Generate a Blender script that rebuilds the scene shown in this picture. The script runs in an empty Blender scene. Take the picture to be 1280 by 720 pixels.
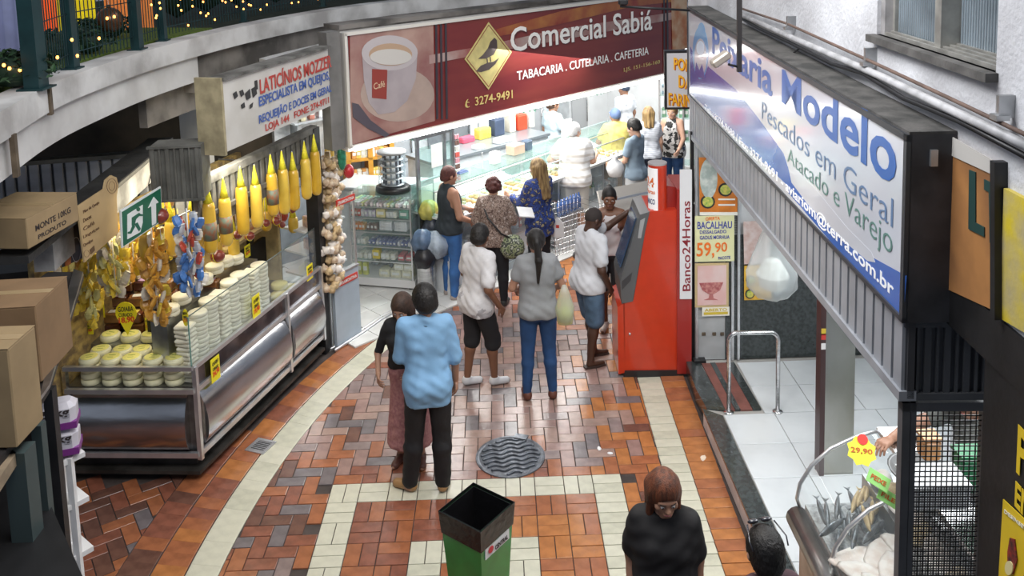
import bpy, bmesh, math, random
import numpy as np
from mathutils import Vector, Matrix, Euler
C = bpy.context.scene.collection
SC = bpy.context.scene
random.seed(7)

# ------------------------------------------------------------------ camera
FPX, CY0 = 1102.418, 32.948
PITCH, ROLL, YAW, CAMH = 0.118064, -0.02751, 0.015957, 4.6097
_fw = Vector((math.sin(YAW)*math.cos(PITCH), math.cos(YAW)*math.cos(PITCH), -math.sin(PITCH)))
_rt = Vector((math.cos(YAW), -math.sin(YAW), 0)); _up = _rt.cross(_fw)
CRT = math.cos(ROLL)*_rt + math.sin(ROLL)*_up
CUP = -math.sin(ROLL)*_rt + math.cos(ROLL)*_up
cd = bpy.data.cameras.new('camera'); cam = bpy.data.objects.new('camera', cd); C.objects.link(cam)
cam.matrix_world = Matrix(((CRT.x, CUP.x, -_fw.x, 0), (CRT.y, CUP.y, -_fw.y, 0), (CRT.z, CUP.z, -_fw.z, CAMH), (0, 0, 0, 1)))
cd.sensor_width = 36; cd.lens = FPX*36/1280; cd.shift_y = -(360-CY0)/1280; cd.clip_start = .05
SC.camera = cam

# ------------------------------------------------------------------ world, lights, exposure
w = bpy.data.worlds.new('evening_sky'); SC.world = w; w.use_nodes = True
bg = w.node_tree.nodes['Background']; bg.inputs[0].default_value = (.62, .70, .86, 1); bg.inputs[1].default_value = .30
SC.view_settings.view_transform = 'Standard'; SC.view_settings.look = 'None'
SC.view_settings.exposure = 0.0; SC.view_settings.gamma = 1; SC.view_settings.use_curve_mapping = False

def area(name, loc, size, power, col=(1, 1, 1), target=None, sy=None):
    l = bpy.data.lights.new(name, 'AREA'); l.energy = power; l.color = col; l.size = size
    if sy: l.shape = 'RECTANGLE'; l.size_y = sy
    o = bpy.data.objects.new(name, l); C.objects.link(o); o.location = loc
    d = Vector(target)-Vector(loc) if target else Vector((0, 0, -1))
    o.rotation_euler = d.to_track_quat('-Z', 'Y').to_euler()
    return o
area('shop_ceiling_lamp', (-.6, 11.3, 2.95), 1.6, 80, (1, .99, .96), sy=.5)
area('shop_ceiling_lamp', (1.2, 13.0, 2.95), 1.6, 105, (1, .99, .96), sy=.5)
area('shop_ceiling_lamp', (-.2, 12.6, 2.95), 1.6, 70, (1, .99, .96), sy=.5)
area('shop_ceiling_lamp', (2.6, 14.8, 2.95), 1.6, 75, (1, .99, .96), sy=.5)
area('shop_front_lamp', (.35, 11.3, 2.9), 1.6, 55, (1, .99, .97), target=(.2, 10.6, 0))
area('stall_lamp', (-3.0, 7.9, 2.55), .5, 26, (1, .88, .62), sy=1.6)
area('stall_lamp', (-2.35, 7.55, 2.7), .3, 14, (1, .93, .78), target=(-2.9, 8.2, 1.3))
area('fish_shop_lamp', (3.0, 6.4, 2.75), 1.2, 55, (.93, .98, 1), sy=1.2)
area('fish_shop_lamp', (2.6, 4.2, 2.6), .8, 26, (.95, .98, 1), sy=.8)
area('aisle_sky_opening', (0.2, 7.6, 6.5), 3.2, 102, (1, .98, .95), sy=5.0)
area('aisle_spot', (.6, 5.2, 3.5), .8, 22, (1, .86, .68), target=(.9, 6.4, 0))
area('terrace_lamp', (-.8, 3.0, 6.2), 2.0, 125, (1, .97, .93), target=(-2.2, 7.5, 2.6))
area('facade_lamp', (.2, 4.0, 6.0), 1.6, 120, (.97, .98, 1), target=(2.0, 5.5, 3.4))

# ------------------------------------------------------------------ design helpers (photo measurements to places on real surfaces)
CP = Vector((0, 0, CAMH))
def ray(px, py): return CRT*((px-640)/FPX) - CUP*((py-CY0)/FPX) + _fw
def gp(px, py, z=0.0):
    d = ray(px, py); return CP + d*((z-CAMH)/d.z)
class Frame:
    """x along a wall, y into it, z up"""
    def __init__(s, A, B, z=0.0):
        s.O = Vector((A[0], A[1], z)); d = Vector((B[0]-A[0], B[1]-A[1], 0)); s.L = d.length
        s.X = d.normalized(); s.Z = Vector((0, 0, 1)); s.Y = s.Z.cross(s.X)
        s.a = math.atan2(s.X.y, s.X.x)
    def uv(s, px, py, depth=0.0):
        d = ray(px, py); t = ((s.O+s.Y*depth)-CP).dot(s.Y)/d.dot(s.Y); p = CP+d*t-s.O
        return p.dot(s.X), p.z
    def w(s, u, v, z): return s.O+s.X*u+s.Y*v+Vector((0, 0, z))
    def loc(s, p):
        q = Vector(p)-s.O; return q.dot(s.X), q.dot(s.Y), q.z

# ------------------------------------------------------------------ materials
MATS = {}
def M(name, col, rough=.5, metal=0.0, var=0.0, sc=8.0, bump=0.0, bsc=None, emit=0.0, dark=None, spec=None, coord='Object', coat=0, stretch=None, trans=0):
    """one procedural material: base colour varied by noise, optional second colour, bump"""
    if name in MATS: return MATS[name]
    m = bpy.data.materials.new(name); m.use_nodes = True; nt = m.node_tree; N = nt.nodes; b = N['Principled BSDF']
    col = tuple(col)
    b.inputs['Roughness'].default_value = rough; b.inputs['Metallic'].default_value = metal
    if spec is not None: b.inputs['Specular IOR Level'].default_value = spec
    if coat: b.inputs['Coat Weight'].default_value = coat; b.inputs['Coat Roughness'].default_value = .08
    if trans: b.inputs['Transmission Weight'].default_value = trans
    b.inputs['Base Color'].default_value = col+(1,)
    if emit: b.inputs['Emission Color'].default_value = col+(1,); b.inputs['Emission Strength'].default_value = emit
    tc = N.new('ShaderNodeTexCoord'); mp = N.new('ShaderNodeMapping'); nt.links.new(tc.outputs[coord], mp.inputs[0])
    if stretch: mp.inputs['Scale'].default_value = stretch
    n = N.new('ShaderNodeTexNoise'); n.inputs['Scale'].default_value = sc; n.inputs['Detail'].default_value = 5
    nt.links.new(mp.outputs[0], n.inputs['Vector'])
    if var > 0 or dark:
        r = N.new('ShaderNodeValToRGB'); nt.links.new(n.outputs['Fac'], r.inputs[0])
        d = dark if dark else tuple(c*(1-var) for c in col)
        r.color_ramp.elements[0].position = .36; r.color_ramp.elements[0].color = tuple(d)+(1,)
        r.color_ramp.elements[1].position = .62; r.color_ramp.elements[1].color = tuple(min(1, c*(1+var*.4)) for c in col)+(1,)
        nt.links.new(r.outputs[0], b.inputs['Base Color'])
        if emit: nt.links.new(r.outputs[0], b.inputs['Emission Color'])
    if bump:
        n2 = N.new('ShaderNodeTexNoise'); n2.inputs['Scale'].default_value = bsc or sc*4; n2.inputs['Detail'].default_value = 6
        nt.links.new(mp.outputs[0], n2.inputs['Vector'])
        bp = N.new('ShaderNodeBump'); bp.inputs['Strength'].default_value = bump; bp.inputs['Distance'].default_value = .01
        nt.links.new(n2.outputs['Fac'], bp.inputs['Height']); nt.links.new(bp.outputs[0], b.inputs['Normal'])
    MATS[name] = m; return m
def MG(name, tint=(.97, .99, .99), op=.05, rough=.03):
    """clear glass or film: see-through with a glossy skin and a little body colour"""
    if name in MATS: return MATS[name]
    m = bpy.data.materials.new(name); m.use_nodes = True; nt = m.node_tree; N = nt.nodes; N.clear()
    o = N.new('ShaderNodeOutputMaterial'); t = N.new('ShaderNodeBsdfTransparent'); t.inputs[0].default_value = tint+(1,)
    g = N.new('ShaderNodeBsdfGlossy'); g.inputs['Roughness'].default_value = rough
    d = N.new('ShaderNodeBsdfDiffuse'); d.inputs[0].default_value = (.8, .86, .88, 1)
    lw = N.new('ShaderNodeLayerWeight'); pw = N.new('ShaderNodeMath'); pw.operation = 'POWER'; pw.inputs[1].default_value = 4.5; nt.links.new(lw.outputs['Facing'], pw.inputs[0])
    f = N.new('ShaderNodeMath'); f.operation = 'MULTIPLY_ADD'; f.inputs[1].default_value = .6; f.inputs[2].default_value = .04; nt.links.new(pw.outputs[0], f.inputs[0])
    m1 = N.new('ShaderNodeMixShader'); nt.links.new(f.outputs[0], m1.inputs[0]); nt.links.new(t.outputs[0], m1.inputs[1]); nt.links.new(g.outputs[0], m1.inputs[2])
    m2 = N.new('ShaderNodeMixShader'); m2.inputs[0].default_value = op; nt.links.new(m1.outputs[0], m2.inputs[1]); nt.links.new(d.outputs[0], m2.inputs[2])
    nt.links.new(m2.outputs[0], o.inputs[0]); MATS[name] = m; return m
def MP(name, cols, sc=20, rough=.8, kind='voronoi', coord='Object', stretch=(1, 1, 1), pos=None):
    """patterned cloth or print: several colours through a stepped ramp"""
    if name in MATS: return MATS[name]
    m = bpy.data.materials.new(name); m.use_nodes = True; nt = m.node_tree; N = nt.nodes; b = N['Principled BSDF']
    b.inputs['Roughness'].default_value = rough
    tc = N.new('ShaderNodeTexCoord'); mp = N.new('ShaderNodeMapping'); mp.inputs['Scale'].default_value = stretch
    nt.links.new(tc.outputs[coord], mp.inputs[0]); r = N.new('ShaderNodeValToRGB'); r.color_ramp.interpolation = 'CONSTANT'
    if kind == 'voronoi':
        t = N.new('ShaderNodeTexVoronoi'); t.inputs['Scale'].default_value = sc
        s = N.new('ShaderNodeSeparateColor'); nt.links.new(t.outputs['Color'], s.inputs[0]); out = s.outputs[0]
    elif kind == 'noise':
        t = N.new('ShaderNodeTexNoise'); t.inputs['Scale'].default_value = sc; t.inputs['Detail'].default_value = 3; out = t.outputs['Fac']
    else:
        t = N.new('ShaderNodeTexWave'); t.bands_direction = 'Z'; t.inputs['Scale'].default_value = sc; t.inputs['Distortion'].default_value = .4; out = t.outputs['Fac']
    nt.links.new(mp.outputs[0], t.inputs['Vector']); nt.links.new(out, r.inputs[0])
    n = len(cols)
    for i, c in enumerate(cols):
        p = pos[i] if pos else (i/n if kind != 'noise' else .3+.4*i/n)
        if i < 2: e = r.color_ramp.elements[i]; e.position = p
        else: e = r.color_ramp.elements.new(p)
        e.color = tuple(c)+(1,)
    nt.links.new(r.outputs[0], b.inputs['Base Color']); MATS[name] = m; return m

# ------------------------------------------------------------------ mesh builder
class MB:
    def __init__(s): s.v = []; s.f = []; s.mi = []; s.sm = []
    def add(s, vs, fs, mi=0, smooth=False):
        o = len(s.v); s.v += [tuple(v) for v in vs]; s.f += [tuple(o+i for i in f) for f in fs]; s.mi += [mi]*len(fs); s.sm += [smooth]*len(fs); return s
    def box(s, c, d, rz=0, mi=0, R=None, taper=1.0):
        x, y, z = d[0]/2, d[1]/2, d[2]/2; vs = []
        for k in (-1, 1):
            t = taper if k > 0 else 1
            for i, j in ((-1, -1), (1, -1), (1, 1), (-1, 1)): vs.append(Vector((i*x*t, j*y*t, k*z)))
        if R is None: R = Matrix.Rotation(rz, 3, 'Z')
        vs = [R@v+Vector(c) for v in vs]
        return s.add(vs, [(3, 2, 1, 0), (4, 5, 6, 7), (0, 1, 5, 4), (1, 2, 6, 5), (2, 3, 7, 6), (3, 0, 4, 7)], mi)
    def bev(s, c, d, b=.01, mi=0, R=None):
        x, y, z = d[0]/2, d[1]/2, d[2]/2; b = min(b, x*.9, y*.9, z*.9); ring = []
        R = R or Matrix.Identity(3)
        def lp(xx, yy, zz, bb): return [(-xx+bb, -yy, zz), (xx-bb, -yy, zz), (xx, -yy+bb, zz), (xx, yy-bb, zz), (xx-bb, yy, zz), (-xx+bb, yy, zz), (-xx, yy-bb, zz), (-xx, -yy+bb, zz)]
        L = lp(x-b, y-b, -z, b*.5)+lp(x, y, -z+b, b)+lp(x, y, z-b, b)+lp(x-b, y-b, z, b*.5)
        vs = [R@Vector(v)+Vector(c) for v in L]; f = [tuple(range(7, -1, -1)), tuple(range(24, 32))]
        for k in range(3):
            for i in range(8): f.append((8*k+i, 8*k+(i+1) % 8, 8*k+8+(i+1) % 8, 8*k+8+i))
        return s.add(vs, f, mi)
    def prism(s, poly, z0, z1, mi=0, inset=0):
        n = len(poly)
        a = sum(poly[i][0]*poly[(i+1) % n][1]-poly[(i+1) % n][0]*poly[i][1] for i in range(n))
        if a < 0: poly = poly[::-1]
        if inset:
            cx = sum(p[0] for p in poly)/n; cy = sum(p[1] for p in poly)/n
            def ins(p):
                l = math.hypot(p[0]-cx, p[1]-cy) or 1; k = max(.2, 1-inset*1.3/l); return (cx+(p[0]-cx)*k, cy+(p[1]-cy)*k)
            vs = [(p[0], p[1], z0) for p in poly]+[(p[0], p[1], z1-inset*.6) for p in poly]+[ins(p)+(z1,) for p in poly]
            f = [tuple(range(2*n, 3*n))]
            for k in range(2):
                for i in range(n): f.append((k*n+i, k*n+(i+1) % n, k*n+n+(i+1) % n, k*n+n+i))
        else:
            vs = [(p[0], p[1], z0) for p in poly]+[(p[0], p[1], z1) for p in poly]
            f = [tuple(range(n-1, -1, -1)), tuple(range(n, 2*n))]+[(i, (i+1) % n, n+(i+1) % n, n+i) for i in range(n)]
        return s.add(vs, f, mi)
    def vprism(s, poly, y0, y1, mi=0):
        """polygon in x,z given thickness y0..y1 (front is y0)"""
        n = len(poly)
        a = sum(poly[i][0]*poly[(i+1) % n][1]-poly[(i+1) % n][0]*poly[i][1] for i in range(n))
        if a < 0: poly = poly[::-1]
        vs = [(p[0], y0, p[1]) for p in poly]+[(p[0], y1, p[1]) for p in poly]
        f = [tuple(range(n)), tuple(range(2*n-1, n-1, -1))]+[(i, n+i, n+(i+1) % n, (i+1) % n) for i in range(n)]
        return s.add(vs, f, mi)
    def tube(s, pts, r, n=8, mi=0, caps=True, smooth=True):
        pts = [Vector(p) for p in pts]; rs = r if isinstance(r, (list, tuple)) else [r]*len(pts); vs = []; f = []
        t0 = (pts[1]-pts[0]).normalized(); up = Vector((0, 0, 1)) if abs(t0.z) < .9 else Vector((1, 0, 0)); nrm = t0.cross(up).normalized()
        for i, p in enumerate(pts):
            t = ((pts[min(i+1, len(pts)-1)]-pts[i]).normalized()+(pts[i]-pts[max(i-1, 0)]).normalized()).normalized()
            nrm = (nrm-t*nrm.dot(t)).normalized(); bn = t.cross(nrm)
            for k in range(n):
                a = 2*math.pi*k/n; vs.append(p+(nrm*math.cos(a)+bn*math.sin(a))*rs[i])
        for i in range(len(pts)-1):
            for k in range(n): f.append((i*n+k, i*n+(k+1) % n, (i+1)*n+(k+1) % n, (i+1)*n+k))
        if caps: f += [tuple(range(n-1, -1, -1)), tuple(range((len(pts)-1)*n, len(pts)*n))]
        return s.add(vs, f, mi, smooth)
    def lathe(s, prof, c=(0, 0, 0), n=16, mi=0, smooth=True, R=None, sx=1, sy=1):
        vs = []; f = []; R = R or Matrix.Identity(3); c = Vector(c)
        for r, z in prof:
            for k in range(n):
                a = 2*math.pi*k/n; vs.append(R@Vector((r*math.cos(a)*sx, r*math.sin(a)*sy, z))+c)
        for i in range(len(prof)-1):
            for k in range(n): f.append((i*n+k, i*n+(k+1) % n, (i+1)*n+(k+1) % n, (i+1)*n+k))
        if prof[0][0] > 1e-5: f.append(tuple(range(n-1, -1, -1)))
        if prof[-1][0] > 1e-5: f.append(tuple(range((len(prof)-1)*n, len(prof)*n)))
        return s.add(vs, f, mi, smooth)
    def ell(s, c, r, mi=0, n=10, m=6, R=None):
        prof = [(math.sin(math.pi*i/m), -math.cos(math.pi*i/m)) for i in range(m+1)]
        o = len(s.v); s.lathe([(p[0], p[1]) for p in prof], (0, 0, 0), n, mi)
        R = R or Matrix.Identity(3)
        for i in range(o, len(s.v)): v = s.v[i]; s.v[i] = tuple(R@Vector((v[0]*r[0], v[1]*r[1], v[2]*r[2]))+Vector(c))
        return s
    def quad(s, a, b, c, d, mi=0): return s.add([a, b, c, d], [(0, 1, 2, 3)], mi)
    def mesh(s, name, mats):
        me = bpy.data.meshes.new(name); me.from_pydata(s.v, [], s.f)
        for m in (mats if isinstance(mats, (list, tuple)) else [mats]): me.materials.append(m)
        me.polygons.foreach_set('material_index', s.mi); me.polygons.foreach_set('use_smooth', s.sm); me.update(); return me
    def build(s, name, mats, parent=None, loc=None, rz=0):
        o = bpy.data.objects.new(name, s.mesh(name, mats)); C.objects.link(o)
        if parent: o.parent = parent
        if loc is not None: o.location = loc
        if rz: o.rotation_euler.z = rz
        return o
def inst(name, me, parent=None, loc=(0, 0, 0), rz=0, rot=None):
    o = bpy.data.objects.new(name, me); C.objects.link(o); o.location = loc
    o.rotation_euler = rot if rot else (0, 0, rz)
    if parent: o.parent = parent
    return o
def tag(o, label=None, cat=None, group=None, kind=None):
    if label: o['label'] = label
    if cat: o['category'] = cat
    if group: o['group'] = group
    if kind: o['kind'] = kind
    return o
def E(name, loc=(0, 0, 0), rz=0, label=None, cat=None, group=None, kind=None):
    o = bpy.data.objects.new(name, None); C.objects.link(o); o.location = loc; o.rotation_euler = (0, 0, rz); o.empty_display_size = .1
    return tag(o, label, cat, group, kind)
def EF(name, fr, label=None, cat=None, group=None, kind=None, at=(0, 0, 0)):
    return E(name, fr.w(*at), fr.a, label, cat, group, kind)
def copy_tree(o, parent=None):
    c = o.copy(); C.objects.link(c)
    if parent: c.parent = parent
    for ch in list(o.children): copy_tree(ch, c)
    return c
S = 'structure'
ORD = ['first', 'second', 'third', 'fourth', 'fifth', 'sixth', 'seventh', 'eighth', 'ninth', 'tenth', 'eleventh', 'twelfth', 'thirteenth', 'fourteenth', 'fifteenth', 'sixteenth', 'seventeenth', 'eighteenth', 'nineteenth', 'twentieth']

TXT = {}
def text_mesh(body, bold=0.0, sp=1.0):
    k = (body, bold, sp)
    if k in TXT: return TXT[k]
    cu = bpy.data.curves.new('t', 'FONT'); cu.body = body; cu.offset = bold; cu.space_character = sp; cu.resolution_u = 3; cu.extrude = .02
    o = bpy.data.objects.new('t', cu); C.objects.link(o); bpy.context.view_layer.update()
    me = bpy.data.meshes.new_from_object(o.evaluated_get(bpy.context.evaluated_depsgraph_get()))
    vs = np.array([v.co[:] for v in me.vertices]); fs = [tuple(p.vertices) for p in me.polygons]
    bpy.data.objects.remove(o); bpy.data.curves.remove(cu); bpy.data.meshes.remove(me)
    mn, mx = vs[:, :2].min(0), vs[:, :2].max(0); vs[:, :2] = (vs[:, :2]-mn)/(mx-mn)
    TXT[k] = (vs, fs, (mx-mn)[0]/(mx-mn)[1]); return TXT[k]
def lettering(body, mat, parent, p0, p1, h, y=-.004, bold=.0, name='lettering', sp=1.0, thick=.002, h2=None, label=None):
    """text lying in the local x,z plane from p0 to p1 (baseline), height h (h2 at the far end)"""
    vs, fs, _ = text_mesh(body, bold, sp); h2 = h2 or h
    p0 = Vector(p0); p1 = Vector(p1); out = []
    for a, b, c in vs:
        q = p0.lerp(p1, a); hh = h+(h2-h)*a; out.append((q.x, y-(thick if c > 0 else 0), q.y+b*hh))
    mb = MB(); mb.add(out, fs); o = mb.build(name, mat, parent)
    if label: o['label'] = label
    return o
def flat_text(body, mat, parent, M4, w, h, name='lettering', bold=.0):
    vs, fs, _ = text_mesh(body, bold); mb = MB()
    mb.add([M4@Vector((a*w, -.003 if c > 0 else -.001, b*h)) for a, b, c in vs], fs); return mb.build(name, mat, parent)

# shared materials
steel = M('brushed_steel', (.62, .62, .63), .26, 1.0, var=.25, sc=3, bump=.05, stretch=(1, 1, 12))
steel_d = M('dull_steel', (.45, .46, .47), .38, 1.0, var=.3, sc=5)
alu = M('aluminium', (.72, .73, .75), .35, .85, var=.12, sc=6)
blackm = M('black_metal', (.02, .02, .022), .45, .2, var=.3)
greym = M('grey_metal', (.28, .29, .31), .5, .5, var=.3, sc=6)
whitep = M('white_paint', (.82, .82, .82), .5, var=.08)
concrete = M('concrete', (.42, .41, .40), .85, var=.35, sc=3, bump=.4)
conc_dark = M('stained_concrete', (.20, .185, .17), .9, dark=(.06, .055, .05), sc=2.5, bump=.4)
white_conc = M('weathered_white_paint', (.62, .62, .61), .8, dark=(.34, .33, .32), sc=2.2, bump=.35, bsc=30)
glass = MG('clear_glass'); glass_t = MG('greenish_glass', (.85, .96, .93), .06)
film = MG('plastic_film', (.97, .97, .98), .35, .15)
blackp = M('black_plastic', (.018, .018, .02), .35)
# ================================================================== FLOOR
OX, OY, MT = -1.4887, 6.8731, .24; HT = MT/2
CCX, CCY, RI = 5.9307, 5.6675, 8.06        # centre and radius of the curved aisle edge
bricks = [M('brick_tile_orange', (.35, .125, .055), .24, var=.22, sc=9, bump=.12, spec=.6), M('brick_tile_red', (.25, .09, .055), .24, var=.25, sc=9, bump=.12, spec=.6),
          M('brick_tile_brown', (.15, .07, .05), .24, var=.25, sc=9, bump=.12, spec=.6), M('brick_tile_amber', (.44, .17, .055), .24, var=.2, sc=9, bump=.12, spec=.6),
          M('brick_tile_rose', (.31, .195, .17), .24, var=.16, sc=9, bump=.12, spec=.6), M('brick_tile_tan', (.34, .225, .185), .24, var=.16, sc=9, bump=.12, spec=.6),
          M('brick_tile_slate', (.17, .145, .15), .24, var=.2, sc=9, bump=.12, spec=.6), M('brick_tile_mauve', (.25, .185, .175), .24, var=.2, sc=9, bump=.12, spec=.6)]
whites = [M('cream_tile', (.60, .585, .47), .3, var=.08, sc=12, bump=.08), M('cream_tile_worn', (.54, .53, .42), .3, var=.12, sc=12, bump=.08)]
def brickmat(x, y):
    worn_sheen = min(1.0, max(0.0, 1.55-abs(x+.35)/1.15))*min(1, max(0, (y-6.6)/1.0))  # pinkish centre tones: wear plus shop-light reflection put into the tile colours
    if y > 9.4: worn_sheen *= max(.35, 1-(y-9.4)/2)
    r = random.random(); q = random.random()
    if r < worn_sheen*1.15: return 4 if q < .36 else 5 if q < .66 else 7 if q < .86 else 6
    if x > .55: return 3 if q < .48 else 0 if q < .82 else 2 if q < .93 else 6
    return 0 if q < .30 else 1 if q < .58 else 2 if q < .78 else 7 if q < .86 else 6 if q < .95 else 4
floor = E('floor', (0, 0, 0), kind=S)
sub = MB().box((0, 8.5, -.06), (14, 17, .1)).build('grout_bed', M('dark_grout', (.065, .05, .045), .9, var=.3), floor)
def clip(poly, nx, ny, d):
    out = []; n = len(poly)
    for i in range(n):
        p, q = poly[i], poly[(i+1) % n]; a = p[0]*nx+p[1]*ny-d; b = q[0]*nx+q[1]*ny-d
        if a <= 0: out.append(p)
        if a*b < 0: t = a/(a-b); out.append((p[0]+(q[0]-p[0])*t, p[1]+(q[1]-p[1])*t))
    return out
def parea(p): return abs(sum(p[i][0]*p[(i+1) % len(p)][1]-p[(i+1) % len(p)][0]*p[i][1] for i in range(len(p))))/2
def arc_clip(poly, R, inside=True):
    cx = sum(p[0] for p in poly)/len(poly)-CCX; cy = sum(p[1] for p in poly)/len(poly)-CCY
    l = math.hypot(cx, cy); nx, ny = cx/l, cy/l; d = CCX*nx+CCY*ny+R
    return clip(poly, nx, ny, d) if inside else clip(poly, -nx, -ny, -d)
tiles = []   # (kind, poly, mat)
G = .0035
def rect(x0, y0, x1, y1): return [(x0+G, y0+G), (x1-G, y0+G), (x1-G, y1-G), (x0+G, y1-G)]
BX0, BX1, BY1 = OX, OX+10*MT, OY         # central patterned panel
XR = lambda y: 1.30+.018*(y-8.3)+.0      # inner edge of right-hand cream strip
def herring(x0, x1, y0, y1, fn, rot=None):
    i0, i1 = int(math.floor((x0-OX)/HT))-1, int(math.ceil((x1-OX)/HT))+1
    j0, j1 = int(math.floor((y0-OY)/HT))-1, int(math.ceil((y1-OY)/HT))+1
    for i in range(i0, i1):
        for j in range(j0, j1):
            c = (i-j) % 4; x = OX+i*HT; y = OY+j*HT
            if c == 0: fn(rect(x, y, x+MT, y+HT))
            elif c == 2: fn(rect(x, y-HT, x+HT, y+HT))
def addmain(p):
    cx = sum(q[0] for q in p)/4; cy = sum(q[1] for q in p)/4
    p = arc_clip(p, RI-.004); 
    if len(p) > 2: p = clip(p, 1, -.018, 1.30-.018*8.3-.004)
    if len(p) < 3: return
    if min(q[1] for q in p) < BY1 and cx > BX0-.13 and cx < BX1+.13:
        # cut away what lies in the panel
        if cy > BY1-.001: p = clip(p, 0, -1, -BY1-.004)
        elif cx < BX0+.0: p = clip(p, 1, 0, BX0-.004)
        elif cx > BX1-.0: p = clip(p, -1, 0, -BX1-.004)
        else:
            if max(q[1] for q in p) <= BY1+.001: return
            p = clip(p, 0, -1, -BY1-.004)
    elif BX0 < cx < BX1 and cy < BY1: return
    if len(p) < 3 or parea(p) < .0012: return
    if cy > 10.9 + max(0, (cx+.7))*1.0: return
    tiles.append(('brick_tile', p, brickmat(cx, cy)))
herring(-2.2, 1.4, 4.7, 13.4, addmain)
for u in range(10):
    for v in range(9):
        x = OX+u*MT; y = OY-v*MT
        if u == 0 or u == 9 or v == 0: wht = True
        elif 3 <= u <= 6 and v >= 3: wht = (u in (3, 6) or v in (3, 6, 7, 8)) and v < 7
        else: wht = False
        vert = (u+v) % 2 == 0 and u != 9
        for k in (0, 1):
            p = rect(x+k*HT, y-MT, x+k*HT+HT, y) if vert else rect(x, y-MT+k*HT, x+MT, y-MT+k*HT+HT)
            tiles.append(('cream_tile', p, 0 if random.random() < .7 else 1) if wht else ('brick_tile', p, (0 if random.random() < .6 else 3) if x > -.4 else 1 if random.random() < .6 else 0))
y = 4.7                                         # right strip and outer course up to the kerb
while y < 8.33:
    a = XR(y)
    tiles.append(('cream_tile', rect(a, y, a+.235, y+HT), 0 if random.random() < .7 else 1))
    tiles.append(('brick_tile', rect(a+.235, y+.02, a+.475, y+HT+.02), 3 if random.random() < .7 else 0))
    y += HT
def arcrow(R0, R1, a0, a1, n, kind, mf, sk=0.0):
    for i in range(n):
        t0 = a0+(a1-a0)*i/n; t1 = a0+(a1-a0)*(i+1)/n; g0 = G/R0
        P = [(CCX+R*math.cos(t), CCY+R*math.sin(t)) for R, t in ((R0+G, t0+g0+sk), (R1-G, t0+g0), (R1-G, t1-g0), (R0+G, t1-g0+sk))]
        tiles.append((kind, P, mf()))
a0, a1 = math.radians(188), math.radians(141.5); na = int(abs(a1-a0)*RI/HT)
arcrow(RI, RI+.245, a0, a1, na, 'cream_tile', lambda: 0 if random.random() < .65 else 1, .004)
arcrow(RI+.25, RI+.50, a0, a1, na, 'brick_tile', lambda: random.choice((0, 0, 1, 3)), .004)
arcrow(RI+.505, RI+.75, a0, math.radians(166), int(na*.48), 'brick_tile', lambda: random.choice((0, 1, 1, 2)), .004)
# lower left field, laid on the diagonal
ca, sa = math.cos(math.radians(33)), math.sin(math.radians(33))
def rotp(p): return [(-3.2+(q[0]*ca-q[1]*sa), 6.2+(q[0]*sa+q[1]*ca)) for q in p]
for i in range(-14, 15):
    for j in range(-14, 15):
        c = (i-j) % 4; x = i*HT; yy = j*HT
        if c == 0: p = rotp(rect(x, yy, x+MT, yy+HT))
        elif c == 2: p = rotp(rect(x, yy-HT, x+HT, yy+HT))
        else: continue
        cx = sum(q[0] for q in p)/4; cy = sum(q[1] for q in p)/4
        if cy > 7.05 or cy < 5.0 or cx < -4.3: continue
        p = arc_clip(p, RI+.755, False)
        if len(p) > 2 and parea(p) > .0012: tiles.append(('brick_tile', p, random.choice((0, 0, 1, 1, 2, 2, 6))))
def seen(p):
    cx = sum(q[0] for q in p)/len(p); cy = sum(q[1] for q in p)/len(p); return cy
tiles.sort(key=lambda t: seen(t[1])+(50 if seen(t[1]) < 5.45 else 0))
cnt = {}; rest = {}
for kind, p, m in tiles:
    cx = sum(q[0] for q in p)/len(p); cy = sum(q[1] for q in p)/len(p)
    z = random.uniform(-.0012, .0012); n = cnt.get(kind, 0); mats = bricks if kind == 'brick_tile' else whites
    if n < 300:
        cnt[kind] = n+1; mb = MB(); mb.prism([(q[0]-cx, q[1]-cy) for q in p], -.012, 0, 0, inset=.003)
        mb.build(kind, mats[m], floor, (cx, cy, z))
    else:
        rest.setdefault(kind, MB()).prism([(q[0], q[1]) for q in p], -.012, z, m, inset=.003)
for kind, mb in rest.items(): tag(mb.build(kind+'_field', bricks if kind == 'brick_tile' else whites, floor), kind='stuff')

# manhole and drain
mh = E('manhole_cover', (gp(638, 571).x, gp(638, 571).y, .002), 0, 'round iron manhole cover with raised wavy ribs set in the brick floor', 'manhole cover')
iron = M('worn_iron', (.16, .175, .20), .32, .75, var=.35, sc=12, bump=.2)
MB().lathe([(.0, .004), (.27, .004), (.285, .007), (.30, .007), (.302, 0)][::-1], n=40, smooth=False).build('cover_plate', iron, mh)
for k in range(9):
    yy = -.24+k*.06; pts = []
    for i in range(33):
        x = -.26+i*.52/32; r = math.hypot(x, yy)
        pts.append((x, yy+.016*math.sin(x*38+k*.3)+.03*math.sin(x*5), .008))
    pts = [p for p in pts if math.hypot(p[0], p[1]) < .262]
    if len(pts) > 3: MB().tube(pts, .0085, 5).build('rib', iron, mh)
MB().box((.10, .275, .008), (.12, .07, .014), rz=-.35).build('hinge_block', iron, mh)
dr = E('floor_drain', (gp(326, 558).x, gp(326, 558).y, .001), math.radians(-22), 'small square metal floor drain grate on the curved cream tile border', 'drain')
mb = MB()
for c, d in (((0, .085, .004), (.20, .03, .006)), ((0, -.085, .004), (.20, .03, .006)), ((.085, 0, .004), (.03, .15, .006)), ((-.085, 0, .004), (.03, .15, .006))): mb.box(c, d)
mb.build('frame', alu, dr); MB().box((0, 0, 0.001), (.14, .14, .002)).build('pit', blackm, dr)
for k in range(6): MB().box((0, -.06+k*.024, .003), (.14, .009, .004)).build('bar', alu, dr)
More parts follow.
